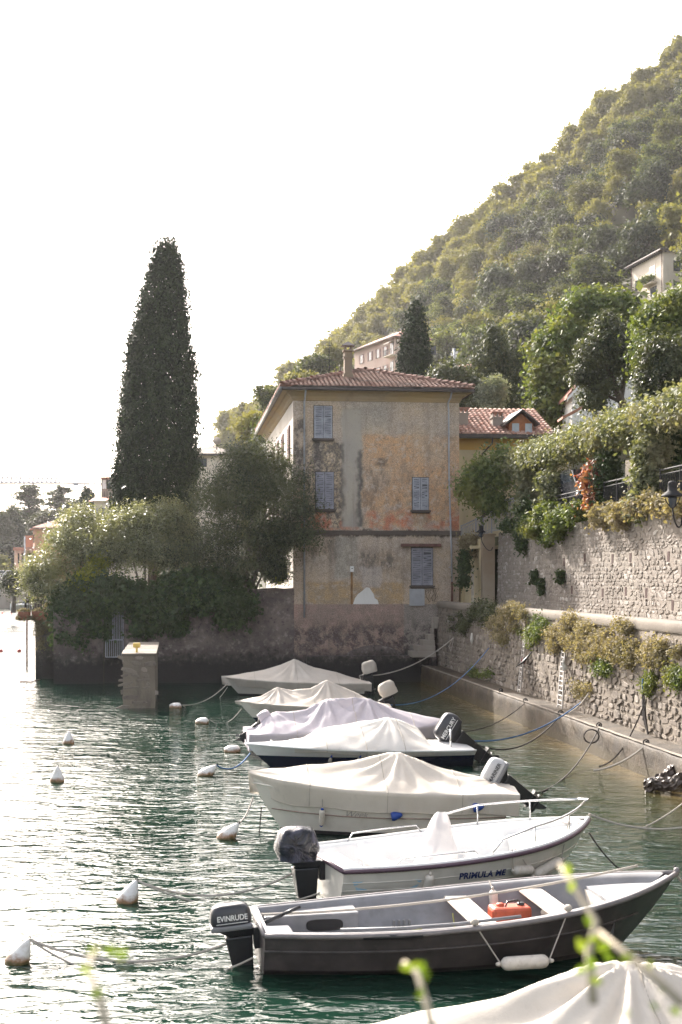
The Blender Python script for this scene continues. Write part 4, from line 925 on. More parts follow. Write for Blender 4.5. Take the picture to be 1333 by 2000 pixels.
# big cypress: flame of upright tufts from a measured profile
PROF = [(474, 322, 336), (484, 312, 346), (500, 302, 349), (516, 296, 353), (545, 285, 358), (572, 281, 362), (600, 273, 364), (628, 263, 368), (667, 254, 372), (712, 247, 382), (768, 236, 384), (810, 232, 387), (852, 228, 388), (908, 224, 390), (960, 220, 386), (1000, 217, 382), (1060, 218, 380)]
def cypress(label, prof, Y, n, size, seed, zb, cols=9, lump=0.06):
    k = Y/F; py = np.array([p[0] for p in prof], float); xl = np.array([p[1] for p in prof], float); xr = np.array([p[2] for p in prof], float)
    base = P((xl[-1]+xr[-1])/2, py[-1], Y); base.z = zb; g = np.random.default_rng(seed)
    per = 38; nc = n//per; wts = (xr-xl)
    yy = []; 
    while len(yy) < nc:
        c = g.uniform(py[0], py[-1], nc); w = np.interp(c, py, wts)/wts.max(); yy += list(c[g.random(nc) < w])
    yy = np.array(yy[:nc]); th = g.random(nc)*6.283; w = np.interp(yy, py, xr-xl)*0.5*k; cx = (np.interp(yy, py, (xr+xl)/2)-CX)*k
    lum = 1+lump*np.sin(th*4+yy*0.09+1.7*np.sin(yy*0.031))+lump*0.7*np.sin(th*7-yy*0.05)
    rr = w*lum*(0.93-0.12*g.random(nc)); inn = g.random(nc) < 0.22; rr[inn] *= g.random(inn.sum())
    c = np.stack([cx+rr*np.cos(th), Y+rr*np.sin(th), CH-(yy-HY)*k], 1)
    cs = (0.28+0.3*g.random(nc))*min(1.0, Y/72)
    ix = np.repeat(np.arange(nc), per); p = g.normal(size=(nc*per, 3))*np.array([0.55, 0.55, 1.05])
    pts = c[ix]+p*cs[ix][:, None]*0.7; out = np.stack([np.cos(th), np.sin(th), np.full(nc, 0.25)], 1)[ix]+p*0.5; out /= np.linalg.norm(out, axis=1)[:, None]
    t = thing('cypress', label, 'cypress tree', base); me = leaves(pts-np.array(base), size, 0.42, M['cypress'], 'crown', out, seed, -1.2, tint=g.random(nc)[ix]); put('crown', me, t)
    mb = MB(); mb.tube([base, base+Vector((0, 0, (py[-1]-py[0])*k*0.75))], [0.3, 0.08], 7); mb.build('trunk', M['bark'], t)
    return t
cypress('tall dark cypress rising over the garden bushes left of the old house', PROF, 73, 120000, 0.17, 3, 3.2)
cypress('smaller dark cypress behind the roof, in front of the pink apartment block', [(600, 806, 818), (620, 800, 824), (650, 790, 832), (690, 783, 838), (730, 778, 842), (760, 777, 843), (800, 780, 842)], 100, 26000, 0.24, 5, 8.0)
# garden shrubs left of the house
g1 = 3.4
plant('oleander_bush', 'silvery green oleander bush spreading over the water at the far left of the garden', 'bush', (-12.0, 67, g1),
      [PB(100, 1120, 67, 50, 42), PB(140, 1075, 68, 55, 50), PB(165, 1040, 69, 45, 45), PB(70, 1145, 66.5, 32, 28), PB(190, 1100, 67, 50, 60), PB(120, 1160, 66.6, 60, 22), PB(215, 1050, 70, 40, 40), PB(150, 1020, 70, 25, 25)], 46000, 0.15, 'oleander', 0.26, 0.36, 24, 1, 0.3,
      trunk=stems((-11.6, 67, g1), [P(110, 1090, 67), P(150, 1040, 68), P(190, 1060, 68), P(80, 1120, 67), P(175, 1090, 67)], 0.07), barkm='barkpale')
plant('oleander_bush', 'pale flowering oleander bush in front of the tall cypress', 'bush', (-9.4, 66.8, g1),
      [PB(255, 1035, 67, 52, 42), PB(310, 1030, 67.5, 55, 42), PB(350, 1045, 68, 38, 40), PB(230, 1080, 67, 45, 50), PB(290, 1090, 66.6, 65, 55), PB(345, 1100, 67, 50, 55), PB(335, 1005, 68, 22, 20)], 50000, 0.15, 'oleander', 0.26, 0.36, 24, 2, 0.3,
      trunk=stems((-9.2, 66.8, g1), [P(250, 1050, 67), P(290, 1040, 67), P(330, 1060, 67), P(280, 1090, 66.5), P(310, 1080, 66.5)], 0.07), barkm='barkpale')
plant('olive_tree', 'broad dark evergreen tree with many thin stems against the corner of the old house', 'tree', (-5.2, 66.4, g1),
      [PB(474, 946, 66.5, 56, 55), PB(510, 925, 66.3, 62, 55), PB(550, 960, 65.6, 58, 55), PB(430, 990, 66.5, 55, 60), PB(490, 1000, 65.8, 75, 70), PB(575, 1010, 65.2, 52, 55), PB(535, 1070, 65.2, 28, 40), PB(548, 1100, 65.2, 16, 22), PB(550, 1040, 65.2, 26, 30), PB(545, 1115, 65.0, 18, 24), PB(532, 1085, 65.0, 24, 34), PB(556, 1070, 65.0, 12, 30), PB(440, 1060, 66, 60, 55), PB(520, 1060, 65.5, 60, 50), PB(585, 1055, 65.1, 38, 32), PB(480, 890, 66.6, 45, 25), PB(410, 1095, 66, 50, 40), PB(480, 1110, 65.7, 60, 30)], 80000, 0.14, 'darkshrub', 0.27, 0.36, 24, 3, 0.3,
      trunk=stems((-4.6, 66.2, g1-.3), [P(460, 960, 66), P(500, 940, 66), P(545, 970, 65.5), P(560, 1010, 65.3), P(490, 1010, 65.6), P(520, 1000, 65.5), P(430, 1010, 66), P(540, 1040, 65.3), P(575, 1000, 65.2)], 0.07), barkm='barkpale')
plant('yellow_green_shrub', 'bright yellow-green shrub glowing between the two oleanders above the ivy', 'bush', (-10.5, 65.9, g1),
      [PB(180, 1130, 65.9, 24, 26), PB(195, 1105, 66, 16, 18), PB(165, 1150, 65.7, 22, 14)], 5000, 0.13, 'yellowleaf', 0.4, 0.25, 20, 4)
plant('yellow_green_shrub', 'small leafy yellow-green sprig beside the lit corner of the house', 'bush', (-2.9, 65.6, g1),
      [PB(540, 1080, 65.3, 12, 12), PB(548, 1120, 65.3, 14, 16), PB(540, 1135, 65.3, 14, 10)], 900, 0.11, 'yellowleaf', 0.4, 0.2, 14, 14)
plant('leafy_shrub', 'dark leafy shrub filling the gap between the olive tree and the house corner', 'bush', (-3.1, 65.6, g1+.6),
      [PB(540, 1065, 65.1, 18, 26), PB(538, 1100, 65.1, 18, 24), PB(548, 1128, 65.1, 14, 12), PB(556, 1050, 65.0, 10, 24), PB(530, 1125, 65.1, 14, 14)], 9000, 0.14, 'darkshrub', 0.32, 0.22, 24, 44, 0.3)
# ivy over the garden wall
plant('ivy', 'dark green ivy pouring over the garden wall down towards the water', 'ivy', (-9, 65.4, 1),
      [PB(150, 1210, 65.1, 40, 45, 14), PB(140, 1255, 65.0, 32, 30, 10), PB(200, 1190, 65.1, 50, 34, 14), PB(255, 1175, 65.1, 45, 34, 14), PB(300, 1200, 65.1, 40, 40, 12), PB(275, 1235, 65.2, 24, 20, 10), PB(350, 1180, 65.2, 50, 42, 14), PB(330, 1225, 65.1, 30, 20, 10), PB(415, 1180, 65.2, 50, 38, 14), PB(465, 1190, 65.1, 32, 32, 12), PB(450, 1215, 65.1, 24, 22, 10), PB(120, 1190, 65.2, 20, 25, 12), PB(190, 1150, 65.6, 60, 20, 20), PB(400, 1140, 65.6, 80, 24, 20), PB(185, 1235, 65.1, 28, 24, 10)],
      60000, 0.17, 'ivy', 0.8, 0.26, 26, 5, 0.25, crown='foliage')
# trees behind, right side
plant('broadleaf_tree', 'large bright green broadleaf tree standing between the wooded hill and the white gabled house', 'tree', (17.5, 84, 8),
      [PB(1150, 620, 84, 50, 38), PB(1200, 625, 84, 42, 40), PB(1110, 680, 83, 48, 45), PB(1175, 690, 83, 60, 50), PB(1225, 665, 84, 32, 50), PB(1085, 745, 82, 42, 50), PB(1070, 700, 83, 30, 35), PB(1130, 760, 82, 50, 45), PB(1085, 800, 82, 42, 38), PB(1105, 820, 82, 30, 25), PB(1145, 590, 84, 25, 18)], 60000, 0.24, 'brightleaf', 0.65, 0.48, 24, 6, 0.25,
      trunk=stems((17.2, 84, 7), [P(1150, 660, 84), P(1110, 700, 83), P(1200, 650, 84), P(1090, 770, 82)], 0.25))
plant('leaning_tree', 'dark-leaved tree with a bare leaning trunk in front of the white house', 'tree', tuple(P(1222, 815, 66)),
      [PB(1165, 700, 66, 35, 40), PB(1200, 680, 66, 30, 42), PB(1215, 720, 66, 25, 35), PB(1150, 740, 66, 30, 22), PB(1185, 640, 66.5, 22, 22), PB(1160, 790, 66, 25, 18), PB(1175, 760, 66, 25, 20)], 22000, 0.16, 'darkshrub', 0.5, 0.3, 24, 7, 0.25,
      trunk=[([P(1225, 815, 66), P(1213, 780, 66), P(1195, 740, 66), P(1180, 700, 66)], [0.22, 0.19, 0.15, 0.08]), ([P(1213, 780, 66), P(1222, 730, 66), P(1210, 690, 66)], [0.14, 0.1, 0.05]), ([P(1213, 785, 66), P(1180, 770, 66), P(1150, 750, 66)], [0.1, 0.07, 0.04])])
plant('broadleaf_tree', 'dense sunlit green tree below the cream hillside house at the right edge', 'tree', (14.5, 58, 8),
      [PB(1290, 640, 60, 45, 40), PB(1335, 620, 60, 45, 50), PB(1275, 700, 59, 32, 55), PB(1320, 710, 59, 50, 60), PB(1370, 680, 60, 50, 80), PB(1290, 765, 58, 28, 24), PB(1330, 780, 58, 50, 30)], 42000, 0.17, 'brightleaf', 0.55, 0.36, 24, 8, 0.25,
      trunk=stems((14.3, 59, 7), [P(1290, 700, 59), P(1330, 680, 59), P(1320, 740, 59)], 0.18))
plant('broadleaf_tree', 'dark glossy evergreen tree just above the right end of the pergola', 'tree', (14.2, 55.5, 8),
      [PB(1300, 740, 56, 42, 50), PB(1345, 720, 56, 38, 60), PB(1290, 700, 56, 30, 35), PB(1265, 770, 56, 20, 25)], 20000, 0.15, 'darkshrub', 0.5, 0.3, 24, 18, 0.25,
      trunk=stems((14.2, 55.5, 7), [P(1300, 740, 56), P(1335, 730, 56)], 0.16))
plant('conifer', 'drooping dark conifer between the small cypress and the bright green tree', 'tree', (10.5, 96, 7),
      [PB(965, 680, 96, 22, 30), PB(960, 720, 96, 35, 35), PB(985, 740, 96, 38, 40), PB(950, 770, 95, 34, 35), PB(995, 790, 95, 38, 35), PB(1020, 730, 95, 25, 45), PB(965, 650, 96, 10, 18)], 26000, 0.3, 'conifer', 0.25, 0.42, 22, 9, 0.2, droop=1.2,
      trunk=[([Vector((10.5, 96, 6)), P(965, 665, 96)], [0.3, 0.05])])
plant('evergreen_bush', 'dark rounded evergreen behind the right eave of the old house', 'bush', (8, 88, 7),
      [PB(880, 745, 88, 38, 30), PB(915, 770, 88, 38, 30), PB(860, 770, 88, 40, 30), PB(935, 800, 87, 30, 22)], 16000, 0.22, 'darkshrub', 0.5, 0.4, 24, 10, 0.2)
plant('silver_shrub', 'silvery grey-green shrub behind the chimneys of the yellow house', 'bush', (10, 86, 7), [PB(962, 775, 86, 24, 28), PB(955, 795, 86, 22, 22), PB(970, 755, 86, 14, 16)], 6000, 0.2, 'silverleaf', 0.4, 0.35, 24, 11)
plant('mandarin_tree', 'leafy dark green tree in front of the cream wall above the pale railings', 'tree', tuple(P(945, 1010, 63.5)),
      [PB(928, 950, 63.5, 16, 24), PB(955, 930, 63.5, 22, 26), PB(980, 945, 63, 20, 30), PB(945, 978, 63, 26, 14), PB(985, 900, 63.5, 16, 20), PB(915, 965, 63, 12, 16), PB(965, 990, 62.8, 22, 10), PB(940, 912, 63.5, 10, 10), PB(912, 940, 63.4, 7, 8)], 8500, 0.2, 'brightleaf', 0.4, 0.42, 18, 12, 0.1,
      trunk=stems(P(945, 1010, 63.5), [P(925, 955, 63.5), P(950, 940, 63.5), P(975, 950, 63)], 0.05))
# climber-covered pergola, columns of creeper
def PBa(px, py, a, w, h, d=None):
    c = onplane_a(px, py, a); k = c.y/F; return (c.x, c.y, c.z, w*k, (d or w)*k, h*k)
pg = []
top = [(1000, 893), (1040, 872), (1090, 857), (1140, 838), (1190, 820), (1240, 803), (1290, 785), (1340, 765), (1400, 745)]
low = [(1000, 940), (1040, 935), (1090, 915), (1140, 905), (1190, 895), (1240, 880), (1290, 860), (1340, 845), (1400, 835)]
for i in range(36):
    px = 1005+i*11.5; t_ = np.interp(px, [q[0] for q in top], [q[1] for q in top]); l_ = np.interp(px, [q[0] for q in low], [q[1] for q in low])
    h = (l_-t_)/2; pg.append(PBa(px, (t_+l_)/2, 9.5, 26, h, 22)); pg.append(PBa(px+5, t_+h*0.8, 11, 26, h*0.8, 24)); pg.append(PBa(px, (t_+l_)/2+h*0.2, 12.5, 24, h, 30))
t = plant('vine_pergola', 'long pergola roof thickly overgrown with pale green climber above the stone wall', 'pergola', L(10.5, -18, 6.8), pg, 150000, 0.115, 'vine', 0.75, 0.26, 24, 13, 0.2, crown='foliage')
def creeper(label, px, a, w, y0, y1, mat, n, seed, grp='creeper-clad pergola columns'):
    bl = []; k = max(3, int((y1-y0)/(w*0.7)))
    for i in range(k): bl.append(PBa(px+rnd.uniform(-4, 4), y0+(y1-y0)*i/(k-1), a, w*rnd.uniform(0.8, 1.15), w*0.75, w))
    p = onplane_a(px, y1, a); tr = [([Vector((p.x, p.y, 6.7)), Vector((p.x, p.y, onplane_a(px, y0, a).z))], 0.05)]
    return plant('creeper_column', label, 'climbing plant', (p.x, p.y, 6.72), bl, n, 0.12, mat, 0.75, 0.22, 22, seed, 0.15, trunk=tr, crown='foliage', group=grp)
creeper('column of pale green creeper at the left end of the pergola', 1080, 9.3, 22, 945, 1000, 'vine', 7000, 21)
creeper('outermost creeper at the left corner of the pergola behind the tall gate panel', 1035, 9.6, 22, 925, 1010, 'vine', 9000, 24)
creeper('pergola column clad in creeper turning red and pink', 1163, 9.25, 17, 920, 985, 'redvine', 5500, 22)
creeper('green creeper hanging behind the red creeper column under the pergola', 1185, 9.5, 18, 900, 990, 'ivy', 7000, 23)
creeper('wide column of green creeper at the right, behind the street lamp', 1270, 9.3, 26, 880, 1000, 'vine', 14000, 25)
creeper('dark green creeper behind the wide green column at the right edge', 1310, 10.3, 34, 870, 960, 'ivy', 14000, 26)
for nm, lab, bl, mt, n in (
    ('hanging_bush', 'yellow-green bush hanging over the top of the stone wall under the pergola', [(1075, 1010, 8.9, 28, 22), (1040, 1030, 8.9, 20, 20), (1105, 1020, 8.9, 30, 22), (1060, 1040, 8.85, 26, 20), (1090, 1045, 8.85, 20, 16), (1130, 1005, 8.9, 24, 18), (1070, 1060, 8.85, 12, 10)], 'brightleaf', 16000),
    ('hanging_bush', 'dark trailing plant at the left end of the stone wall top, below the gate panel', [(1000, 1030, 8.9, 16, 12), (1020, 1045, 8.9, 12, 16), (1022, 1070, 8.9, 8, 16), (1030, 1000, 9.0, 14, 18)], 'ivy', 6000),
    ('dry_grass_tuft', 'dry tan grass tufts along the wall top below the iron fence', [(1180, 1010, 8.95, 18, 12), (1205, 1003, 8.95, 18, 10), (1225, 1000, 8.95, 20, 12), (1250, 995, 8.95, 18, 12), (1175, 1020, 8.9, 14, 12), (1215, 1018, 8.9, 16, 9)], 'dryplant', 9000),
    ('dry_grass_tuft', 'dry green-tan tufts on the wall top at the foot of the wide creeper column', [(1275, 985, 8.95, 16, 14), (1300, 990, 8.95, 18, 12), (1325, 992, 8.95, 16, 10), (1345, 985, 8.95, 18, 12)], 'dryplant', 6000)):
    bb = [PBa(*b) for b in bl]; plant(nm, lab, 'plant', bb[0][:3], bb, n, 0.12, mt, 0.6, 0.2, 22, len(lab), 0.2, crown='foliage')
# plants rooted in the lower wall
WP = [('dense olive-brown wall plant in the shade left of the narrow ladder', 985, 1222, 34, 24, 'dryplant', 6000), ('mossy green-brown plant hanging on the shaded quay wall near the house', 940, 1195, 28, 20, 'darkshrub', 4000),
      ('green wall plant between the two ladders', 1050, 1238, 20, 30, 'brightleaf', 4500), ('dry tan plant on the wall just above the wider ladder', 1090, 1252, 20, 20, 'dryplant', 4500), ('small dry plant just below the coping above the ladders', 1108, 1212, 13, 10, 'dryplant', 1500),
      ('large dry golden plant right of the wider ladder', 1140, 1262, 28, 20, 'dryplant', 7000), ('dry golden plant spilling down the middle of the quay wall', 1180, 1262, 28, 24, 'dryplant', 7000), ('dry tuft under the coping in the middle of the wall', 1145, 1226, 14, 9, 'dryplant', 1500),
      ('green and tan plant on the wall above the hanging ropes', 1225, 1270, 26, 24, 'dryplant', 6000), ('dry tuft high on the wall, right of the middle', 1218, 1224, 16, 8, 'dryplant', 1500), ('broad dry plant at the right of the hanging ropes', 1285, 1278, 28, 22, 'dryplant', 6500),
      ('dark green plant at the right end of the quay wall', 1320, 1322, 16, 20, 'brightleaf', 3000), ('low green weeds on the ledge near the house steps', 935, 1316, 24, 8, 'brightleaf', 2500), ('thin green weed hanging by the blue rope end', 1268, 1340, 12, 20, 'brightleaf', 1500),
      ('shaggy dry plant low on the wall right of the wider ladder', 1140, 1345, 16, 16, 'dryplant', 1500), ('olive plant on the shaded wall left of the small rag', 905, 1225, 22, 28, 'darkshrub', 3000), ('dry tuft hanging above the narrow ladder', 1000, 1190, 22, 10, 'dryplant', 2500), ('small green weed on the wall above the mooring loop', 1183, 1305, 14, 14, 'brightleaf', 1500)]
for k, (lab, px, py, w_, h_, mt, n) in enumerate(WP):
    g_ = random.Random(k); bl = [PBa(px+g_.gauss(0, .5)*w_, py+g_.gauss(0, .5)*h_, 6.62, w_*g_.uniform(.15, .4), h_*g_.uniform(.12, .34), 3) for _ in range(20)]
    plant('wall_plant', lab, 'plant', bl[0][:3], bl, n, 0.075, mt, 0.5, 0.15, 22, 30+k, 0.2, crown='foliage', group='plants growing from the quay wall', droop=0.4)
for k, (lab, px, py, w_, h_) in enumerate((('small ivy patch on the shaded part of the tall stone wall, upper left', 1045, 1130, 7, 12), ('narrow ivy streak on the shaded part of the tall stone wall', 1058, 1148, 5, 14), ('ivy patch highest on the shaded tall stone wall', 1096, 1128, 7, 10))):
    bl = [PBa(px, py+d*h_, 8.9, w_, h_*0.5, 5) for d in (-.6, 0, .6)]; plant('ivy_patch', lab, 'plant', bl[0][:3], bl, 700, 0.1, 'ivy', 0.7, 0.1, 14, 70+k, 0.1, crown='foliage')
# ivy between the house and the door, dry creeper
bl = [PB(908, 1110, 64.5, 8, 14), PB(906, 1140, 64.5, 7, 18), PB(907, 1090, 64.8, 7, 12)]; plant('climbing_bush', 'dark climbing bush in the gap between the old house and the pale door', 'plant', bl[0][:3], bl, 2500, 0.12, 'ivy', 0.6, 0.2, 16, 80, crown='foliage')
bl = [PB(912, 1060, 65.5, 10, 12), PB(925, 1058, 65.5, 12, 10), PB(918, 1080, 65.4, 12, 14)]; plant('climbing_bush', 'dry yellowish creeper on the wall over the pale door', 'plant', bl[0][:3], bl, 3000, 0.1, 'dryplant', 0.6, 0.18, 16, 81, crown='foliage')
# ================================================================ garden wall, gate, pier, balcony
gw = thing('garden_wall', 'dark damp garden wall rising from the water left of the old house, partly under ivy', 'wall', L(-5, 0))
aL = facade(105, 1300)[0]; ag0, ag1 = facade(203, 1250)[0], facade(243, 1250)[0]
mb = MB(FR)
def gwf(a0, a1, zt0, zt1, z0=-1.0, b=0.02, nx=40):
    def f(i, j):
        a = a0+(a1-a0)*i; zt = zt0+(zt1-zt0)*i+0.06*mn.noise(Vector((a*1.5, 0, 0))); k = min(1, j/0.8); z = z0+(zt-z0)*k
        bb = b if j <= 0.8 else b+0.5*(j-0.8)/0.2
        return Vector((a, bb-0.1+0.08*mn.noise(Vector((a*1.1, z*1.1, 2)))+0.04*mn.noise(Vector((a*4, z*4, 2))), z))
    mb.grid(f, nx, 14, True)
gwf(ag1, 0.04, 4.2, 4.38, nx=90); gwf(aL, ag0, 3.3, 3.5, nx=40); gwf(ag0, ag1, 1.15, 1.2, b=0.35, nx=10)
mb.add([(aL, -.08, -1), (aL, 6, -1), (aL, 6, 3.3), (aL, -.08, 3.3)], [(0, 1, 2, 3)]); mb.add([(ag1, -.08, 1), (ag1, 1.2, 1), (ag1, 1.2, 4.2), (ag1, -.08, 4.2)], [(0, 1, 2, 3)])
mb.build('wall_face', M['gardenwall'], gw)
for k in range(7):                                    # plain low footing course
    pass
gt = thing('iron_gate', 'grey iron bar gate in the garden wall behind the stone pier', 'gate', L((ag0+ag1)/2, -.1, 1.2))
def gatebars(a0, a1, z0, z1, n, b=-0.12):
    for z in (z0, z1):
        mb = MB(FR); mb.tube([(a0, b, z), (a1, b, z)], 0.025, 5); mb.build('rail', M['ironpale'], gt)
    for k in range(n+1):
        a = a0+(a1-a0)*k/n; mb = MB(FR); mb.tube([(a, b, z0), (a, b, z1)], 0.03 if k in (0, n) else 0.016, 5); mb.build('bar' if k not in (0, n) else 'post', M['ironpale'], gt)
am, z1 = facade(207, 1250); _, zt = facade(240, 1196); gatebars(am, ag1-0.05, facade(220, 1283)[1], facade(220, 1250)[1], 9); gatebars(facade(221, 1250)[0], ag1-0.05, facade(220, 1250)[1]+0.03, zt, 6)
pr_ = thing('stone_pier', 'square rough stone pier standing in the water with a yellow cleat on top', 'pier', tuple(PW(270, 1385, 0)))
pf = PW(237, 1384, 0); pf2 = PW(303, 1384, 0); PYB = 9.2
pz = 1.95
mb = MB(FR); la = (pf-O0).dot(U)+0.03; lb_ = (pf-O0).dot(V); wd = (pf2-pf).length
mb.grid(lambda i, j: Vector((la+0.04+0.02*mn.noise(Vector((i*9, j*3, 0))), lb_+i*PYB, -1+(pz+1)*j)), 12, 5, True); mb.grid(lambda i, j: Vector((la+wd-0.04, lb_+i*PYB, -1+(pz+1)*j)), 12, 5, True)
mb.grid(lambda i, j: Vector((la+0.04+i*(wd-.08), lb_, -1+(pz+1)*j)), 8, 6, True); mb.build('pier_core', M['quaymortar'], pr_)
for k in range(9):
    mb = MB(FR); b0 = lb_-0.05+k*PYB/9; mb.box(la-0.02+rnd.uniform(-.02, .02), la+wd+0.02, b0+0.01, b0+PYB/9-0.01, pz, pz+0.09+rnd.uniform(-.012, .012)); mb.build('slab', M['coping'], pr_, 0.015)
PM = stone_meshes(M['darkstone'], 8, 7)
rubble(pr_, L(la+0.02, lb_+0.02, 0), U, -V, wd-0.02, -0.1, 1.98, 0.42, 0.2, PM, 5, M['darkstone'], proud=0.035, maxparts=80)
rubble(pr_, L(la+0.06, lb_+PYB-0.1, 0), -V, -U, PYB-0.2, -0.1, 1.98, 0.5, 0.2, PM, 6, M['darkstone'], proud=0.03, maxparts=60)
cl = thing('cleat', 'small yellow painted cleat on top of the stone pier', 'cleat', tuple(L(la+wd*0.42, lb_+0.6, pz+0.09)))
mb = MB(FR); c0, c1 = la+wd*0.42, lb_+0.6; mb.box(c0-0.04, c0+0.04, c1-0.04, c1+0.04, pz+0.09, pz+0.27); mb.build('stem', M['yellowpaint'], cl, 0.01)
mb = MB(FR); mb.box(c0-0.14, c0+0.14, c1-0.06, c1+0.06, pz+0.27, pz+0.45); mb.build('head', M['yellowpaint'], cl, 0.04)
# planter balcony on a column at the left end of the garden
bl = thing('lakeside_balcony', 'small overgrown balcony on a stone column at the left end of the garden wall', 'balcony', tuple(PW(75, 1310, 0)))
YB = 68.5
def pb(px, py, d=0): return P(px, py, YB+d)
mb = MB(); c = pb(90, 1250); mb.box(c.x-0.42, c.x+0.5, YB-0.4, YB+1.4, -1, pb(0, 1205).z); mb.build('column', M['gardenwall'], bl, 0.03)
mb = MB(); mb.box(pb(36, 0).x, pb(108, 0).x, YB-0.5, YB+1.6, pb(0, 1210).z, pb(0, 1203).z); mb.build('slab', M['greywall'], bl)
mb = MB(); mb.box(pb(104, 0).x, pb(135, 0).x, YB-0.4, YB+2, -1, pb(0, 1200).z); mb.build('wall_stub', M['gardenwall'], bl)
for z in (1168, 1175):
    mb = MB(); mb.tube([pb(50, z+2, 0), pb(50, z, 1.5), pb(100, z-6, 1.5)], 0.025, 5); mb.tube([pb(50, z+2, 0), pb(98, z+1, 0)], 0.022, 5); mb.build('rail', M['iron'], bl)
for k in range(16):
    mb = MB(); x = 50+k*3.2; mb.tube([pb(x, 1172), pb(x, 1206)], 0.02 if k else 0.045, 4); mb.build('bar' if k else 'post', M['iron'], bl)
for lab, x0, x1, y0, y1, d in (('rust-coloured planter box on the lakeside balcony, nearest the ivy', 62, 97, 1194, 1212, -0.75), ('narrow dark planter box at the outer corner of the lakeside balcony', 35, 57, 1195, 1212, -0.75), ('pale planter at the back of the lakeside balcony beside the ivy', 86, 100, 1185, 1192, 0.3)):
    mb = MB(); p, q = pb(x0, y1, d), pb(x1, y0, d); mb.box(p.x, q.x, p.y, p.y+0.4, p.z, q.z); pt = thing('planter', lab, 'planter', (p.x, p.y, p.z), group='planters on the lakeside balcony'); mb.build('box', M['terracotta'], pt, 0.02)
    pts, out, ct = blob_points([((q.x-p.x)*t, 0.2, q.z-p.z+0.03, 0.14, 0.12, 0.06) for t in (0.2, 0.5, 0.8)]+[((q.x-p.x)*t, -0.05, 0.05, 0.08, 0.03, 0.16) for t in (0.1, 0.6, 0.9)], 600, 0.08, 16, 3); put('plants', leaves(pts, 0.08, 0.6, M['dryplant'], 'plants', out, 4, tint=ct), pt)['kind'] = 'stuff'
plant('trailing_plant', 'dry brown vines trailing down the column under the lakeside balcony', 'plant', tuple(pb(80, 1215)), [PB(80, 1215, 68, 8, 8), PB(78, 1235, 68, 7, 14), PB(82, 1262, 68.1, 6, 18), PB(95, 1225, 68, 10, 12)], 3500, 0.1, 'dryplant', 0.35, 0.16, 16, 60, crown='foliage', droop=1.0)
po = thing('mooring_pole', 'thin reddish iron pole standing in the water under the outer corner of the lakeside balcony', 'pole', tuple(PW(53, 1330, 0)))
p0 = PW(53, 1330, -0.6); mb = MB(); mb.tube([p0, Vector((p0.x, p0.y, P(0, 1212, p0.y).z))], 0.045, 7); mb.build('shaft', M['rust'], po)
mb = MB(); mb.tube([PW(40, 1331, 0.03), PW(60, 1332, 0.05), PW(78, 1327, 0.04)], 0.03, 5); mb.build('foot_chain', M['rust'], po)
# ================================================================ other buildings
def frame2(K, dirv):                                    # near corner K, x axis along dirv (left face runs along it), y axis to the right-back
    x = Vector((dirv[0], dirv[1], 0)).normalized(); y = Vector((x.y, -x.x, 0))
    if y.x < 0: y = -y
    return Matrix((x, y, Zv)).transposed().to_4x4().copy() if 0 else Matrix.Translation(Vector((K.x, K.y, 0))) @ Matrix((x, y, Zv)).transposed().to_4x4()
def win_on(mb_parent, T, face, u0, u1, z0, z1, fm, pm, shut=None, sill=None):
    """window on face 'x' (plane y=0, along x) or 'y' (plane x=0, along y)"""
    def bx(m, a, b, d0, d1, c, d):
        if face == 'x': m.box(a, b, d0, d1, c, d)
        else: m.box(d0, d1, a, b, c, d)
        return m
    wn = bx(MB(T), u0, u1, -0.03, 0.05, z0, z1).build('window', fm, mb_parent)
    bx(MB(T), u0+0.07, (u0+u1)/2-0.03, -0.045, -0.031, z0+0.07, z1-0.07).build('pane', pm, wn); bx(MB(T), (u0+u1)/2+0.03, u1-0.07, -0.045, -0.031, z0+0.07, z1-0.07).build('pane', pm, wn)
    if shut:
        w = (u1-u0)*0.5
        for a, b in ((u0-w, u0-0.01), (u1+0.01, u1+w)): bx(MB(T), a, b, -0.07, -0.02, z0, z1).build('shutter', shut, wn)
    if sill: bx(MB(T), u0-0.1, u1+0.1, -0.12, -0.001, z0-0.1, z0-0.01).build('sill', sill, wn)
    return wn
def block(name, label, T, lx, ly, z0, z1, wall, roofm, over=0.5, rise=1.4, hip=True, cat='building', eave=None):
    t = thing(name, label, cat, T.translation+Vector((0, 0, z0)))
    MB(T).box(0, lx, 0, ly, z0, z1).build('wall', wall, t)
    o = over; c = [(-o, -o, z1), (lx+o, -o, z1), (lx+o, ly+o, z1), (-o, ly+o, z1)]; m = min(lx, ly)/2
    ins = m if hip else -o+0.001
    if lx > ly: A, B = (ins, ly/2, z1+rise), (lx-ins, ly/2, z1+rise); fs = [(0, 1, 5, 4), (2, 3, 4, 5), (1, 2, 5), (3, 0, 4), (3, 2, 1, 0)]
    else: A, B = (lx/2, ins, z1+rise), (lx/2, ly-ins, z1+rise); fs = [(1, 2, 5, 4), (3, 0, 4, 5), (0, 1, 4), (2, 3, 5), (3, 2, 1, 0)]
    MB(T).add(c+[A, B], fs).build('roof', roofm, t)
    e = 0.12; mb = MB(T); mb.box(-o, lx+o, -o-0.03, -o+0.05, z1-e, z1+0.06); mb.box(-o-0.03, -o+0.05, -o+0.051, ly+o, z1-e, z1+0.06); mb.build('eave', eave or M['gutter'], t)
    return t
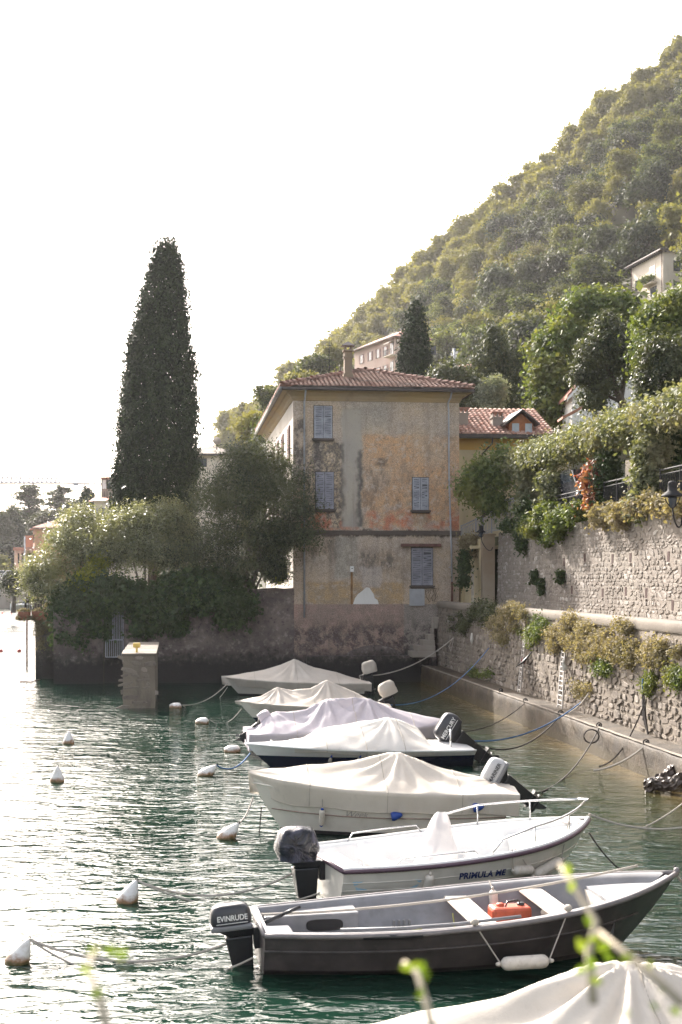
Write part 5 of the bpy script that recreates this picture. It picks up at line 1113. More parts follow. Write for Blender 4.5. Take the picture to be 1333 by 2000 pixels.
# pink apartment block
K = P(772, 662, 230); T = frame2(K, (-5.9, 13.5)); zt = K.z+0.3
pk_ = block('apartment_block', 'pink plastered apartment block with balconies on the hillside behind the old house roof', T, 16, 6, 30, zt, M['pinkwall'], M['tilespale'], 0.8, 1.8)
for fl in range(4):
    for u in (3.6, 6.4, 9.5, 13.0):
        z0 = zt-2.5-3.05*fl; win_on(pk_, T, 'x', u-0.5, u+0.5, z0, z0+1.5, M['dark'], M['glass'], M['shutterbrown'])
    z0 = zt-3.1-3.05*fl
    for face_u in (0.4,):
        b = MB(T).box(-1.2, 2.2, -1.2, 0-.002, z0, z0+0.15).build('balcony', M['creamwall'], pk_)
        for k in range(12): MB(T).box(-1.15+k*0.28, -1.11+k*0.28, -1.18, -1.14, z0+0.151, z0+1.0).build('baluster', M['iron'], b)
        MB(T).box(-1.2, 2.2, -1.19, -1.13, z0+1.0, z0+1.06).build('rail', M['iron'], b)
    win_on(pk_, T, 'x', 0.5, 1.8, z0+0.3, z0+2.4, M['dark'], M['glass'])
    for u in (3, 7): win_on(pk_, T, 'y', u-0.5, u+0.5, z0+0.7, z0+2.2, M['dark'], M['glass'])
aw = MB(T).hexa([(0.3, -1.1, zt-1.0), (2.3, -1.1, zt-1.0), (2.3, -.01, zt-.4), (0.3, -.01, zt-.4), (0.3, -1.1, zt-.95), (2.3, -1.1, zt-.95), (2.3, -.01, zt-.35), (0.3, -.01, zt-.35)]).build('awning', simple('striped_awning', (0.45, 0.42, 0.36), 0.8), pk_)
for u in (4.5, 9): MB(T).box(u, u+0.5, 4, 4.5, zt+0.8, zt+2.4).build('chimney', M['creamwall'], pk_)
# cream house high on the right
K = P(1296, 486, 222); T = frame2(K, (-2.5, 12.4)); zt = K.z-0.2; kz = 222/F
cr = block('hillside_house', 'tall cream house with a flowered balcony high on the wooded slope at the right edge', T, 12.4, 12, 40, zt, M['creamwall'], M['tiles'], 0.9, 1.6, cat='house')
for k in range(17): MB(T).box(0.2+k*0.75, 0.38+k*0.75, -0.85, -0.01, zt-0.3, zt-0.13).build('rafter', M['gutter'], cr)
for k in range(16): MB(T).box(-0.85, -0.01, 0.2+k*0.75, 0.38+k*0.75, zt-0.3, zt-0.13).build('rafter', M['gutter'], cr)
for u0, u1, z0, z1 in ((3.0, 5.2, -3.4, -1.5), (9.3, 10.9, -4.4, -2.6), (2.4, 4.9, -6.9, -5.0), (8.9, 10.6, -7.8, -6.2)): win_on(cr, T, 'x', u0, u1, zt+z0, zt+z1, M['dark'], M['glass'], sill=M['creamwall'])
for u0, u1, z0, z1 in ((1.7, 2.9, -6.6, -4.8), (1.7, 2.9, -3.2, -1.5), (5.7, 6.9, -6.6, -4.8)): win_on(cr, T, 'y', u0, u1, zt+z0, zt+z1, M['dark'], M['glass'], sill=M['creamwall'])
b = MB(T).box(2.4, 6.4, -1.0, -.002, zt-4.6, zt-4.4).build('balcony', M['creamwall'], cr)
for k in range(14): MB(T).box(2.45+k*0.3, 2.5+k*0.3, -0.98, -0.94, zt-4.4, zt-3.6).build('baluster', M['iron'], b)
plant('balcony_flowers', 'green plants spilling over the balcony of the cream hillside house', 'plant', tuple(T @ Vector((4.5, -0.8, zt-4))), [tuple(T @ Vector((u, -0.9, zt-3.9)))+(0.8, 0.5, 0.5) for u in (2.8, 4, 5.2, 6.2)], 2500, 0.2, 'brightleaf', 0.6, 0.3, 16, 90, crown='foliage')
MB(T).box(8.2, 9.6, 3.6, 4.8, zt+0.5, zt+1.9).build('chimney', M['tiles'], cr)
MB(T).tube([(12.2, -0.1, zt-.1), (12.2, -0.1, 42)], 0.07, 5).build('downpipe', M['rust'], cr); MB(T).tube([(0.35, -0.1, zt-.1), (0.35, -0.1, 42)], 0.06, 5).build('downpipe', M['rust'], cr)
T2 = T @ Matrix.Translation((12.4, 0, 0)); an_ = block('annex', 'low cream annex with a tiled roof beside the tall hillside house', T @ Matrix.Translation((12.6, 1.0, 0)), 7, 7, 40, P(0, 592, 234).z+0.7, M['pinkwall'], M['tilespale'], 0.6, 1.2)
win_on(an_, T @ Matrix.Translation((12.6, 1.0, 0)), 'x', 1.0, 1.8, P(0, 610, 234).z, P(0, 598, 234).z, M['dark'], M['glass'])
# white gabled house behind the trees
K = P(1118, 770, 78); T = Matrix.Translation(Vector((K.x, 78, 0))); kk = 78/F; Wd = 175*kk; ze = P(0, 765, 78).z; za = P(0, 664, 78).z
wh = thing('white_house', 'white gabled house with red tiles half hidden behind the trees above the pergola', 'house', (K.x+Wd/2, 78, 7))
MB(T).prism([(0, 6.5), (Wd, 6.5), (Wd, ze), (Wd/2, za-0.15), (0, ze)], 9).build('wall', M['whitewall'], wh)
for sgn in (-1, 1):
    mb = MB(T); e0 = Wd/2-sgn*(Wd/2+0.35); sl2 = (za-ze)/(Wd/2); ez = ze-0.35*sl2
    mb.hexa([(e0, -0.5, ez), (Wd/2, -0.5, za), (Wd/2, 9.5, za), (e0, 9.5, ez), (e0, -0.5, ez+0.16), (Wd/2, -0.5, za+0.16), (Wd/2, 9.5, za+0.16), (e0, 9.5, ez+0.16)]); mb.build('roof', M['tilespale'], wh)
    mb = MB(T); mb.hexa([(e0, -0.53, ez-0.2), (Wd/2, -0.53, za-0.2), (Wd/2, -0.45, za-0.2), (e0, -0.45, ez-0.2), (e0, -0.53, ez-0.005), (Wd/2, -0.53, za-0.005), (Wd/2, -0.45, za-0.005), (e0, -0.45, ez-0.005)]); mb.build('barge_board', M['gelwhite'], wh)
for k in range(3): win_on(wh, T, 'x', 1.5+k*0.9, 2.2+k*0.9, P(0, 815, 78).z, P(0, 790, 78).z, M['gelwhite'], M['glass'])
win_on(wh, T, 'x', Wd/2-0.4, Wd/2+0.5, P(0, 740, 78).z, P(0, 712, 78).z, M['gelwhite'], M['glass'])
T = Matrix.Translation(P(1104, 822, 62)); pc = thing('porch_roof', 'small lean-to porch roof on white brackets just above the climber', 'porch', tuple(T.translation))
MB(T).hexa([(-.1, 0, 0.1), (0.75, 0, 0.55), (0.75, 1.5, 0.55), (-.1, 1.5, 0.1), (-.1, 0, 0.2), (0.75, 0, 0.65), (0.75, 1.5, 0.65), (-.1, 1.5, 0.2)]).build('roof', M['tilespale'], pc)
MB(T).tube([(0.15, 0, -2.5), (0.15, 0, 0.2)], 0.04, 5).build('post', M['gelwhite'], pc); MB(T).tube([(0.15, 0, 0.15), (0.8, 0, -0.15)], 0.035, 5).build('brace', M['gelwhite'], pc)
# yellow house with dormer, beyond the old house on the right
bF = 5.5; a0 = facade(880, 900, bF)[0]; a1 = facade(1062, 900, bF)[0]; ze = facade(960, 856, bF)[1]; zr = facade(960, 804, bF+3.6)[1]
T = FR @ Matrix.Translation((a0, bF, 0)); wy = a1-a0
yh = thing('yellow_house', 'yellow-walled house with ochre band, tiled roof and a wooden dormer right of the old house', 'house', L((a0+a1)/2, bF+3, 6.7))
MB(T).box(0, wy, 0, 7.5, 6.0, ze).build('wall', M['yellowwall'], yh); zb2 = facade(950, 879, bF)[1]
MB(T).box(-0.0, wy, -0.03, -0.002, zb2, ze-0.02).build('ochre_band', M['ochreband'], yh)
MB(T).box(-0.1, wy+0.3, -0.75, -0.65, ze-0.05, ze+0.2).build('gutter', M['gutter'], yh)
MB(T).add([(-.1, -.7, ze+.05), (wy+.3, -.7, ze+.05), (wy+.3, 3.6, zr), (-.1, 3.6, zr), (-.1, 8, ze), (wy+.3, 8, ze)], [(0, 1, 2, 3), (3, 2, 5, 4), (0, 3, 4), (1, 5, 2)]).build('roof', M['gutter'], yh)
rf = [c for c in KIDS[yh.name] if c.name.startswith('roof')][0]; sl3 = math.atan2(zr-ze-.05, 4.3)
tile_field('roof_tiles', rf, M['tilespale'], T @ Vector((-.1, -.75, ze+.07)), U, V*math.cos(sl3)+Zv*math.sin(sl3), wy+0.4, 4.3/math.cos(sl3), lambda x, y: True, 0.26, 0.4, 8)
def chimney2(px0, px1, y0, y1, b):
    (c0, zt_), (c1, _) = facade(px0, y0, b), facade(px1, y0, b); zb_ = facade(px0, y1, b)[1]-0.3
    ch = MB(FR).box(c0, c1, b, b+(c1-c0), zb_, zt_-0.32).build('chimney', M['greywall'], yh)
    w = c1-c0; MB(FR).box(c0-0.05, c1+0.05, b-0.05, b+w+0.05, zt_-0.32, zt_-0.26).build('cap_slab', M['greywall'], ch)
    for k in (0, 1, 2): MB(FR).box(c0+k*w/2*0.92, c0+k*w/2*0.92+w*0.08, b, b+w, zt_-0.258, zt_-0.05).build('cap_post', M['greywall'], ch)
    for k in (0, 1):
        x = c0+w*(0.06+0.46*k); MB(FR).add([(x, b+.02, zt_-.06), (x+w*.42, b+.02, zt_-.06), (x+w*.21, b+.02, zt_-.22), (x, b+.1, zt_-.06), (x+w*.42, b+.1, zt_-.06), (x+w*.21, b+.1, zt_-.22)], [(0, 1, 2), (3, 5, 4), (0, 3, 4, 1), (1, 4, 5, 2), (2, 5, 3, 0)]).build('cap_brick', M['tilespale'], ch)
    MB(FR).box(c0-0.06, c1+0.06, b-0.06, b+w+0.06, zt_-0.048, zt_+0.01).build('cap_slab', M['tilespale'], ch)
chimney2(897, 915, 796, 842, bF+0.6); chimney2(963, 983, 804, 843, bF+0.4)
(d0, dzt), (d1, _) = facade(984, 806, bF+.2), facade(1042, 806, bF+.2); dzb = facade(990, 849, bF-.3)[1]; dm = (d0+d1)/2; ezd = facade(990, 830, bF+.2)[1]
M['dormerwood'] = simple('orange_wood', (0.36, 0.13, 0.05), 0.6, 0.2, 4)
dr_ = MB(FR).prism([(d0+.15, dzb-.1), (d1-.15, dzb-.1), (d1-.15, ezd), (dm, dzt-.1), (d0+.15, ezd)], 3.4, Matrix.Translation((0, bF-.4, 0))).build('dormer', M['dormerwood'], yh)
for sg, e in ((-1, d0-.12), (1, d1+.12)):
    MB(FR).hexa([(e, bF-.7, ezd-.08), (dm, bF-.7, dzt), (dm, bF+3.3, dzt), (e, bF+3.3, ezd-.08), (e, bF-.7, ezd+.02), (dm, bF-.7, dzt+.1), (dm, bF+3.3, dzt+.14), (e, bF+3.3, ezd+.06)]).build('dormer_roof', M['gutter'], dr_)
for q in (0, 1): MB(FR).box(d0+.3+q*(dm-d0-.1), dm-.12+q*(dm-d0-.1), bF-.44, bF-.402, dzb+.1, ezd+.02).build('pane', simple('bright_pane', (0.45, 0.5, 0.55), 0.15) if q == 0 else bpy.data.materials['bright_pane'], dr_)
MB(FR).box(facade(925, 830, bF+1.5)[0], facade(940, 830, bF+1.5)[0], bF+1.0, bF+1.9, facade(930, 838, bF+1)[1]-.1, facade(930, 838, bF+1)[1]+0.25).build('skylight', M['glass'], yh)
MB(T).tube([(wy*0.42, -.7, ze), (wy*.42, -.6, ze-.3), (wy*.34, -.1, ze-.8), (wy*.34, -.1, 7)], 0.05, 6).build('downpipe', M['gutter'], yh)
# small roof and pole behind
T = frame2(P(858, 722, 150), (-1, 0.3)); sr = block('small_house', 'small house with a red tiled roof right of the second cypress', T @ Matrix.Translation((-9, 0, 0)), 10, 7, 15, P(0, 722, 150).z, M['pinkwall'], M['tilespale'], 0.6, 1.0, cat='house')
ut = thing('utility_pole', 'slim utility pole with pale insulators on the slope behind the evergreen bush', 'pole', tuple(P(888, 735, 118)))
MB().tube([P(888, 740, 118), P(888, 680, 118)], 0.09, 6).build('shaft', M['zinc'], ut)
for dx, dy in ((-6, 694), (5, 690), (-2, 684), (3, 697)): MB().tube([P(888, dy, 118), P(888+dx, dy, 118), P(888+dx, dy-4, 118)], 0.08, 5).build('insulator', M['gelwhite'], ut)
# building behind the big cypress, on the left
T = Matrix.Translation(Vector((P(184, 0, 150).x, 150, 0))); z_ = lambda py: P(0, py, 150).z; x_ = lambda px: P(px, 0, 150).x-P(184, 0, 150).x
vh = thing('terraced_villa', 'pale stepped villa with glazed verandas half hidden behind the tall cypress', 'building', (P(184, 0, 150).x, 150, 3.3))
MB(T).box(0, x_(290), 0, 9, 3.3, z_(978)).build('wall', M['creamwall'], vh)
MB(T).add([(-.5, -.6, z_(980)), (x_(290), -.6, z_(970)), (x_(290), 2.5, z_(958)), (-.5, 2.5, z_(970))], [(0, 1, 2, 3)]).build('roof', M['tilespale'], vh)
MB(T).box(x_(190), x_(290), 2.5, 9, z_(972), z_(932)).build('wall', M['greywall'], vh)
MB(T).box(x_(191), x_(290), 2.0, 9.5, z_(933), z_(929)).build('roof', M['tilespale'], vh)
for k in range(3): MB(T).box(x_(193+k*9), x_(200+k*9), 2.4, 2.49, z_(952), z_(934)).build('pane', M['glass'] if k else M['gelwhite'], vh)
MB(T).box(x_(214), x_(290), 5, 9, z_(932), z_(909)).build('wall', M['pinkwall'], vh); MB(T).box(x_(211), x_(290), 4.5, 9.5, z_(910), z_(905)).build('roof', M['tilespale'], vh); MB(T).box(x_(216), x_(221), 4.9, 4.99, z_(925), z_(912)).build('pane', M['glass'], vh)
for k in range(2): win_on(vh, T, 'x', x_(193+k*22), x_(202+k*22), z_(1005), z_(992), M['dark'], M['glass'], M['shutter'])
for k in range(2): win_on(vh, T, 'x', x_(193+k*22), x_(202+k*22), z_(1050), z_(1032), M['dark'], M['glass'], M['shutter'])
for k in range(14): MB(T).box(0.1+k*0.3, 0.14+k*0.3, 2.2, 2.24, z_(972), z_(957)).build('baluster', M['iron'], vh)
# pale house right of the cypress
T = Matrix.Translation(Vector((P(360, 0, 125).x, 125, 0))); ph = block('pale_house', 'pale house with hipped roof and satellite dish just right of the tall cypress', T, P(462, 0, 125).x-P(360, 0, 125).x, 6, 3.3, P(0, 888, 125).z, M['creamwall'], M['greywall'], 0.5, 1.0, cat='house')
win_on(ph, T, 'x', 1.3, 2.0, P(0, 912, 125).z, P(0, 895, 125).z, M['dark'], M['glass'])
dc = P(424, 862, 126); mb = MB(Matrix.Translation(dc) @ Matrix.Rotation(R(70), 4, 'X')); mb.lathe([(0.0, 0), (0.2, 0.02), (0.36, 0.1), (0.37, 0.12)], 14); dd = mb.build('satellite_dish', M['greywall'], ph); MB().tube([dc, dc-Vector((0, 0, 0.9))], 0.04, 5).build('dish_post', M['iron'], ph)
am = thing('aerial_mast', 'thin aerial mast rising over the trees between cypress and house', 'antenna', tuple(P(473, 870, 125)))
ant_build(am, P(473, 872, 125), 3.9, [(3.6, 0.5, 0), (3.2, 0.35, 0), (1.2, 0.5, 0)])
# slope trees behind the house roof on the left of the hill
for k, (px, py, Y, w_, h_, lab) in enumerate(((530, 790, 150, 34, 42, 'rounded hazy tree standing by itself on the skyline left of the old house roof'), (490, 845, 130, 34, 40, 'light green tree just left of the old house eave'), (620, 720, 190, 40, 28, 'airy light tree on the skyline behind the old house roof'), (655, 700, 200, 26, 24, 'small airy tree behind the chimney of the old house'), (590, 750, 170, 36, 28, 'pale tree behind the left slope of the old house roof'), (560, 790, 150, 30, 30, 'low green tree directly behind the left eave'), (540, 850, 110, 40, 30, 'low tree behind the side wall of the old house'))):
    c = P(px, py, Y); k2 = Y/F; g_ = random.Random(k+5)
    bl = [(c.x+g_.uniform(-.6, .6)*w_*k2, Y+g_.uniform(-1, 1)*w_*k2*.6, c.z+g_.uniform(-.6, .5)*h_*k2, w_*k2*.42, w_*k2*.42, h_*k2*.36) for _ in range(11)]
    plant('broadleaf_tree', lab, 'tree', (c.x, Y, max(3.0, c.z-h_*k2*3)), bl, 9000, 0.26 if Y < 160 else 0.32, 'hilltree', 0.65, 0.45, 24, 100+k, 0.15, trunk=stems((c.x, Y, c.z-h_*k2*3), [c, c+Vector((1, 0, -.3)), c+Vector((-1.2, 0, -.5))], 0.2))
# ================================================================ far left shore
T = frame2(P(68, 1030, 240), (-2.2, 9)); 
ob = block('orange_building', 'hazy orange building with a tiled gable roof on the far shore behind the oleander', T, 9.5, 14, 1.4, P(0, 1031, 240).z, M['orangewall'], M['tilespale'], 0.7, 1.9)
for fl in range(3):
    z0 = P(0, 1031, 240).z-2.4-3.1*fl
    for u in (1.2, 3.2, 5.2, 7.2): win_on(ob, T, 'x', u-.5, u+.5, z0, z0+1.5, M['dark'], M['glass'])
    MB(T).box(0.0, 9.5, -0.15, -0.002, z0-1.0, z0-0.7).build('string_course', M['creamwall'], ob)
    for u in (3, 7, 11): win_on(ob, T, 'y', u-.5, u+.5, z0, z0+1.5, M['dark'], M['glass'])
T = Matrix.Translation(P(27, 1112, 246)); xx = lambda px: (px-27)*246/F; zz_ = lambda py: (1112-py)*246/F
tb = thing('veranda_building', 'small hazy open-fronted building with a roof terrace left of the orange building', 'building', tuple(T.translation))
MB(T).box(xx(27), xx(66), 2, 8, -4, zz_(1072)).build('wall', M['pinkwall'], tb); MB(T).box(xx(26), xx(67), 0, 2, zz_(1075), zz_(1069)).build('roof', M['tilespale'], tb)
for px in (28, 38, 48, 60): MB(T).box(xx(px), xx(px)+.3, 0.1, 0.4, -4, zz_(1075)).build('post', M['pinkwall'], tb)
MB(T).box(xx(30), xx(60), 1.9, 1.99, zz_(1100), zz_(1080)).build('opening', M['dark'], tb); MB(T).box(xx(42), xx(64), 3, 8, zz_(1069), zz_(1045)).build('wall', M['orangewall'], tb)
lp = thing('tall_pole', 'tall pale pole in front of the orange building on the far shore', 'pole', tuple(P(49, 1110, 239))); MB().tube([P(49, 1115, 239), P(49, 1048, 239)], 0.14, 6).build('shaft', M['zinc'], lp)
# cedars: layered plates
def cedar(lab, px, ytop, ybot, Y, half, seed):
    k = Y/F; g = np.random.default_rng(seed); base = P(px, ybot, Y); H = (ybot-ytop)*k; t = thing('cedar_tree', lab, 'tree', base)
    pts = []; o_ = []
    brs = []
    for q in range(15):
        r = 0
        for s_ in range(7):
            qq = 15*g.random(); z = H*(0.2+0.78*qq/15); r = half*2.0*k*(1.0-0.55*(qq/15)**2.6)*(0.6+0.5*g.random())
            th = g.random()*6.28; rr = r*(0.6+0.45*g.random()); n = 110
            u = g.random(n)**0.7; zz = z+0.12*rr*np.sin(u*2.5)+0.15*g.normal(size=n); sp = 0.16*rr*(0.4+u)
            x = np.cos(th)*rr*u+g.normal(size=n)*sp; y = np.sin(th)*rr*u+g.normal(size=n)*sp
            pts.append(np.stack([x, y, zz], 1)); brs.append(([(0, 0, z-0.4), (math.cos(th)*rr*.8, math.sin(th)*rr*.8, z)], [0.14, 0.04]))
    pts = np.concatenate(pts); out = np.tile([0, 0, 1.2], (len(pts), 1)); put('crown', leaves(pts, 0.5, 0.55, M['conifer'], 'crown', out, seed), t)
    T = Matrix.Translation(base); mb = MB(T); mb.tube([(0, 0, 0), (0, 0, H*.6), (0, 0, H)], [0.5, 0.3, 0.08], 7)
    for b_ in brs: mb.tube(b_[0], b_[1], 4, False)
    mb.build('trunk', M['bark'], t)
cedar('hazy layered cedar on the far shore, the one further left', 57, 947, 1100, 300, 24, 1)
cedar('hazy layered cedar with wide flat plates, just left of the small cypress', 119, 950, 1100, 290, 30, 2)
def fartree(name, lab, px, py, w_, h_, Y, seed, mat='hilltree', n=9000, cnt=14, size=0.42):
    c = P(px, py, Y); k = Y/F; g_ = random.Random(seed); bl = [(c.x+g_.uniform(-.65, .65)*w_*k, Y+g_.uniform(-1, 1)*w_*k*.4, c.z+g_.uniform(-.7, .6)*h_*k, w_*k*.4, w_*k*.4, h_*k*.3) for _ in range(cnt)]
    plant(name, lab, 'tree', (c.x, Y, 1.4), bl, n, size, mat, 0.65, 0.6, 24, seed, 0.2, trunk=stems((c.x, Y, 1.2), [c], 0.3))
fartree('far_tree', 'tall dark hazy tree at the far left edge of the picture', 5, 1040, 32, 56, 285, 201, 'hilltreedark', 12000)
fartree('far_tree', 'tall hazy tree beside the left cedar on the far shore', 32, 1035, 28, 52, 288, 202, 'hilltreedark', 12000)
fartree('far_tree', 'lower hazy tree beneath the right cedar, above the orange roof', 100, 1020, 40, 30, 275, 203, 'hilltreedark')
fartree('far_tree', 'hazy tree between the two cedars over the orange building', 78, 1030, 22, 30, 280, 204, 'hilltreedark')
fartree('far_tree', 'rounded hazy tree behind the oleander next to the small cypress', 145, 1010, 26, 30, 250, 205, 'hilltreedark')
fartree('round_bush', 'dark rounded bush overhanging the water behind the lakeside balcony', 28, 1142, 18, 22, 150, 206, 'hilltreedark', 6000, 9, 0.22)
fartree('far_tree', 'light bush at the left edge below the tall trees, near the parked cars', 4, 1100, 12, 12, 240, 207, 'hilltree', 3000)
for k, (x, y, w_) in enumerate(((-25, 1075, 30), (15, 1090, 26), (45, 1085, 24))): fartree('far_tree', ['dark hazy undergrowth tree at the picture edge', 'dark hazy low tree behind the parked cars', 'dark hazy low tree behind the open-fronted building'][k], x, y, w_, 30, 278, 210+k, 'hilltreedark', 6000)
cypress('small distant cypress left of the stepped villa', [(955, 168, 180), (965, 162, 183), (985, 156, 184), (1010, 152, 185), (1040, 152, 185)], 170, 9000, 0.3, 8, 3.3)
# parked cars on the far quay and a moored motorboat
fq = MB(); a_0 = P(-60, 1128, 236); fq.box(P(-60, 0, 236).x, P(58, 0, 236).x, 232, 275, -2, P(0, 1131, 236).z); tag(fq.build('far_quay', M['greywall']), kind='structure')
def car_mesh(t, T, L_, paint, H=1.42):
    W = 1.7; prof = [(0, .3), (0, .75), (.15, .85), (L_*.24, .95), (L_*.36, H-.05), (L_*.45, H), (L_*.72, H-.02), (L_*.9, .98), (L_-.05, .92), (L_, .7), (L_, .3)]
    MB(T).prism(prof, W).build('body', paint, t, 0.06)
    gl = [(L_*.27, .97), (L_*.37, H-.1), (L_*.45, H-.07), (L_*.71, H-.09), (L_*.86, .98)]
    MB(T).prism(gl, W+0.02, Matrix.Translation((0, -.01, 0))).build('window', M['glass'], t)
    for x in (L_*.19, L_*.8):
        for y in (-0.02, W-.18): MB(T @ Matrix.Translation((x, y, .3)) @ Matrix.Rotation(R(-90), 4, 'X')).lathe([(.31, 0), (.31, .2)], 16).build('wheel', M['black'], t)
zq = P(0, 1131, 236).z
for k, (px, pn, lab) in enumerate(((-8, 'gelwhite', 'pale car at the picture edge on the far quay'), (12, 'cowlsilver', 'silver car parked in the middle of the row on the far quay'), (36, 'gelwhite', 'white car parked beside the oleander on the far quay'))):
    T = Matrix.Translation(Vector((P(px, 0, 234).x-1, 234, zq))) @ Matrix.Rotation(R(35), 4, 'Z'); t = thing('parked_car', lab, 'car', M=T, group='cars parked on the far quay'); WM[t.name] = T; car_mesh(t, T, 4.1, M[pn])
T = Matrix.Translation(Vector((onplane_a(1202, 975, 11.2).x, onplane_a(1202, 975, 11.2).y, 7.6))) @ Matrix.Rotation(R(97), 4, 'Z')
t = thing('dark_car', 'dark car parked in the shade behind the iron fence under the vines', 'car', M=T); car_mesh(t, T @ Matrix.Translation((-1.5, 0, -.1)), 4.2, simple('dark_car_paint', (0.06, 0.06, 0.07), 0.2), 1.5)
cp = MB(FR); cp.box(9.4, 16, -60, 2, 6.73, 6.76); tag(cp.build('parking_pavement', M['greywall']), kind='structure')
# deep shade behind the pergola comes from the added dark backing wall
# crane
cn = thing('tower_crane', 'pale lattice jib of a tower crane crossing the sky at the far left', 'crane', tuple(P(-90, 1100, 260)))
Yc = 260; kc = Yc/F
def jib(px0, px1, y0a, y0b, y1, n):
    mb = MB(); top = [P(px0+(px1-px0)*i/n, y0a+(y0b-y0a)*i/n, Yc) for i in range(n+1)]; 
    for dy in (-.5, .5):
        bot = [P(px0+(px1-px0)*i/n, y1+(4 if 0 else 0), Yc)+Vector((0, dy, 0)) for i in range(n+1)]
        mb.tube([bot[0], bot[-1]], 0.15, 4); mb2 = MB()
        for i in range(n):
            mb.tube([top[i], bot[i]], 0.09, 3); mb.tube([top[i], bot[i+1]], 0.09, 3)
    mb.tube([top[0], top[-1]], 0.1, 4); return mb
jib(-90, 118, 931, 933, 943.5, 24).build('jib', M['zinc'], cn)
MB().tube([P(118, 943.5, Yc), P(190, 945, Yc), P(260, 946, Yc)], [0.16, 0.13, 0.1], 4).build('jib_tip', M['zinc'], cn)
MB().tube([P(118, 934, Yc), P(126, 943.5, Yc)], 0.06, 4).build('stay', M['zinc'], cn)
for px in (135, 152, 165, 185): MB().tube([P(px, 944, Yc), P(px, 937, Yc)], 0.05, 4).build('stay_post', M['zinc'], cn)
MB().box(P(144, 0, Yc).x, P(153, 0, Yc).x, Yc-.5, Yc+.5, P(0, 948.5, Yc).z, P(0, 945.5, Yc).z).build('trolley', M['zinc'], cn)
mm = MB(); mx_, mz_ = P(-90, 0, Yc).x, P(0, 925, Yc).z
for sx in (-.6, .6):
    for sy in (-.6, .6): mm.tube([(mx_+sx, Yc+sy, 0), (mx_+sx, Yc+sy, mz_)], .09, 4)
for k in range(int(mz_/1.5)): mm.tube([(mx_-.6, Yc-.6, k*1.5), (mx_+.6, Yc-.6, k*1.5+1.5)], .05, 3); mm.tube([(mx_+.6, Yc+.6, k*1.5), (mx_-.6, Yc+.6, k*1.5+1.5)], .05, 3)
mm.build('mast', M['zinc'], cn)
mbt = thing('motorboat', 'white motorboat moored at the far left beyond the lakeside balcony', 'boat', tuple(PW(40, 1190, 0)))
Yb = 222; kb = Yb/F
def mbh(i, j):
    x = 1-i; w = (1-max(0, (i-.55)/.45)**2)*.95; z = [0, .35, .8][0]; t = (j-.5)*2; s_ = abs(t)**.5
    return Vector((P(20+44*(1-i), 0, Yb).x, Yb+t*w, (0.75+0.25*i)*s_**1.0-0.1))
MB().grid(lambda i, j: mbh(i, j), 16, 11).build('hull', M['gelwhite'], mbt)
xa, xb = P(24, 0, Yb).x, P(58, 0, Yb).x; MB().hexa([(xa, Yb-.8, .6), (xb, Yb-.8, .6), (xb, Yb+.8, .6), (xa, Yb+.8, .6), (xa+.6, Yb-.6, .8), (xb-.2, Yb-.6, 1.0), (xb-.2, Yb+.6, 1.0), (xa+.6, Yb+.6, .8)]).build('deck', M['gelwhite'], mbt, 0.05)
MB().hexa([(xa+1.6, Yb-.6, .9), (xb-.4, Yb-.6, .95), (xb-.4, Yb+.6, .95), (xa+1.6, Yb+.6, .9), (xa+2.1, Yb-.5, 1.45), (xb-.5, Yb-.5, 1.4), (xb-.5, Yb+.5, 1.4), (xa+2.1, Yb+.5, 1.45)]).build('windscreen', M['glass'], mbt, 0.04)
MB().tube([(xa, Yb-.6, .75), (xa+.1, Yb-.6, 1.25), (xa+1.8, Yb-.6, 1.35)], .03, 4).build('bow_rail', M['steel'], mbt)
for px, py in ((2, 1272), (38, 1272), (5, 1197), (23, 1197)):
    p = PW(px, py, 0.04); MB().lathe([(.05, -.12), (.13, -.05), (.15, .03), (.1, .12), (.03, .15)], 10, Matrix.Translation(p)).build('float', M['redbuoy'])
    o = bpy.context.scene.collection.objects[-1]; o.name = 'small_float'; tag(o, {(2, 1272): 'small red float at the left edge of the water', (38, 1272): 'small red float nearest the mooring pole', (5, 1197): 'tiny dark float at the left edge near the motorboat', (23, 1197): 'tiny dark float in front of the motorboat'}[(px, py)], 'float', 'small floats on a line')
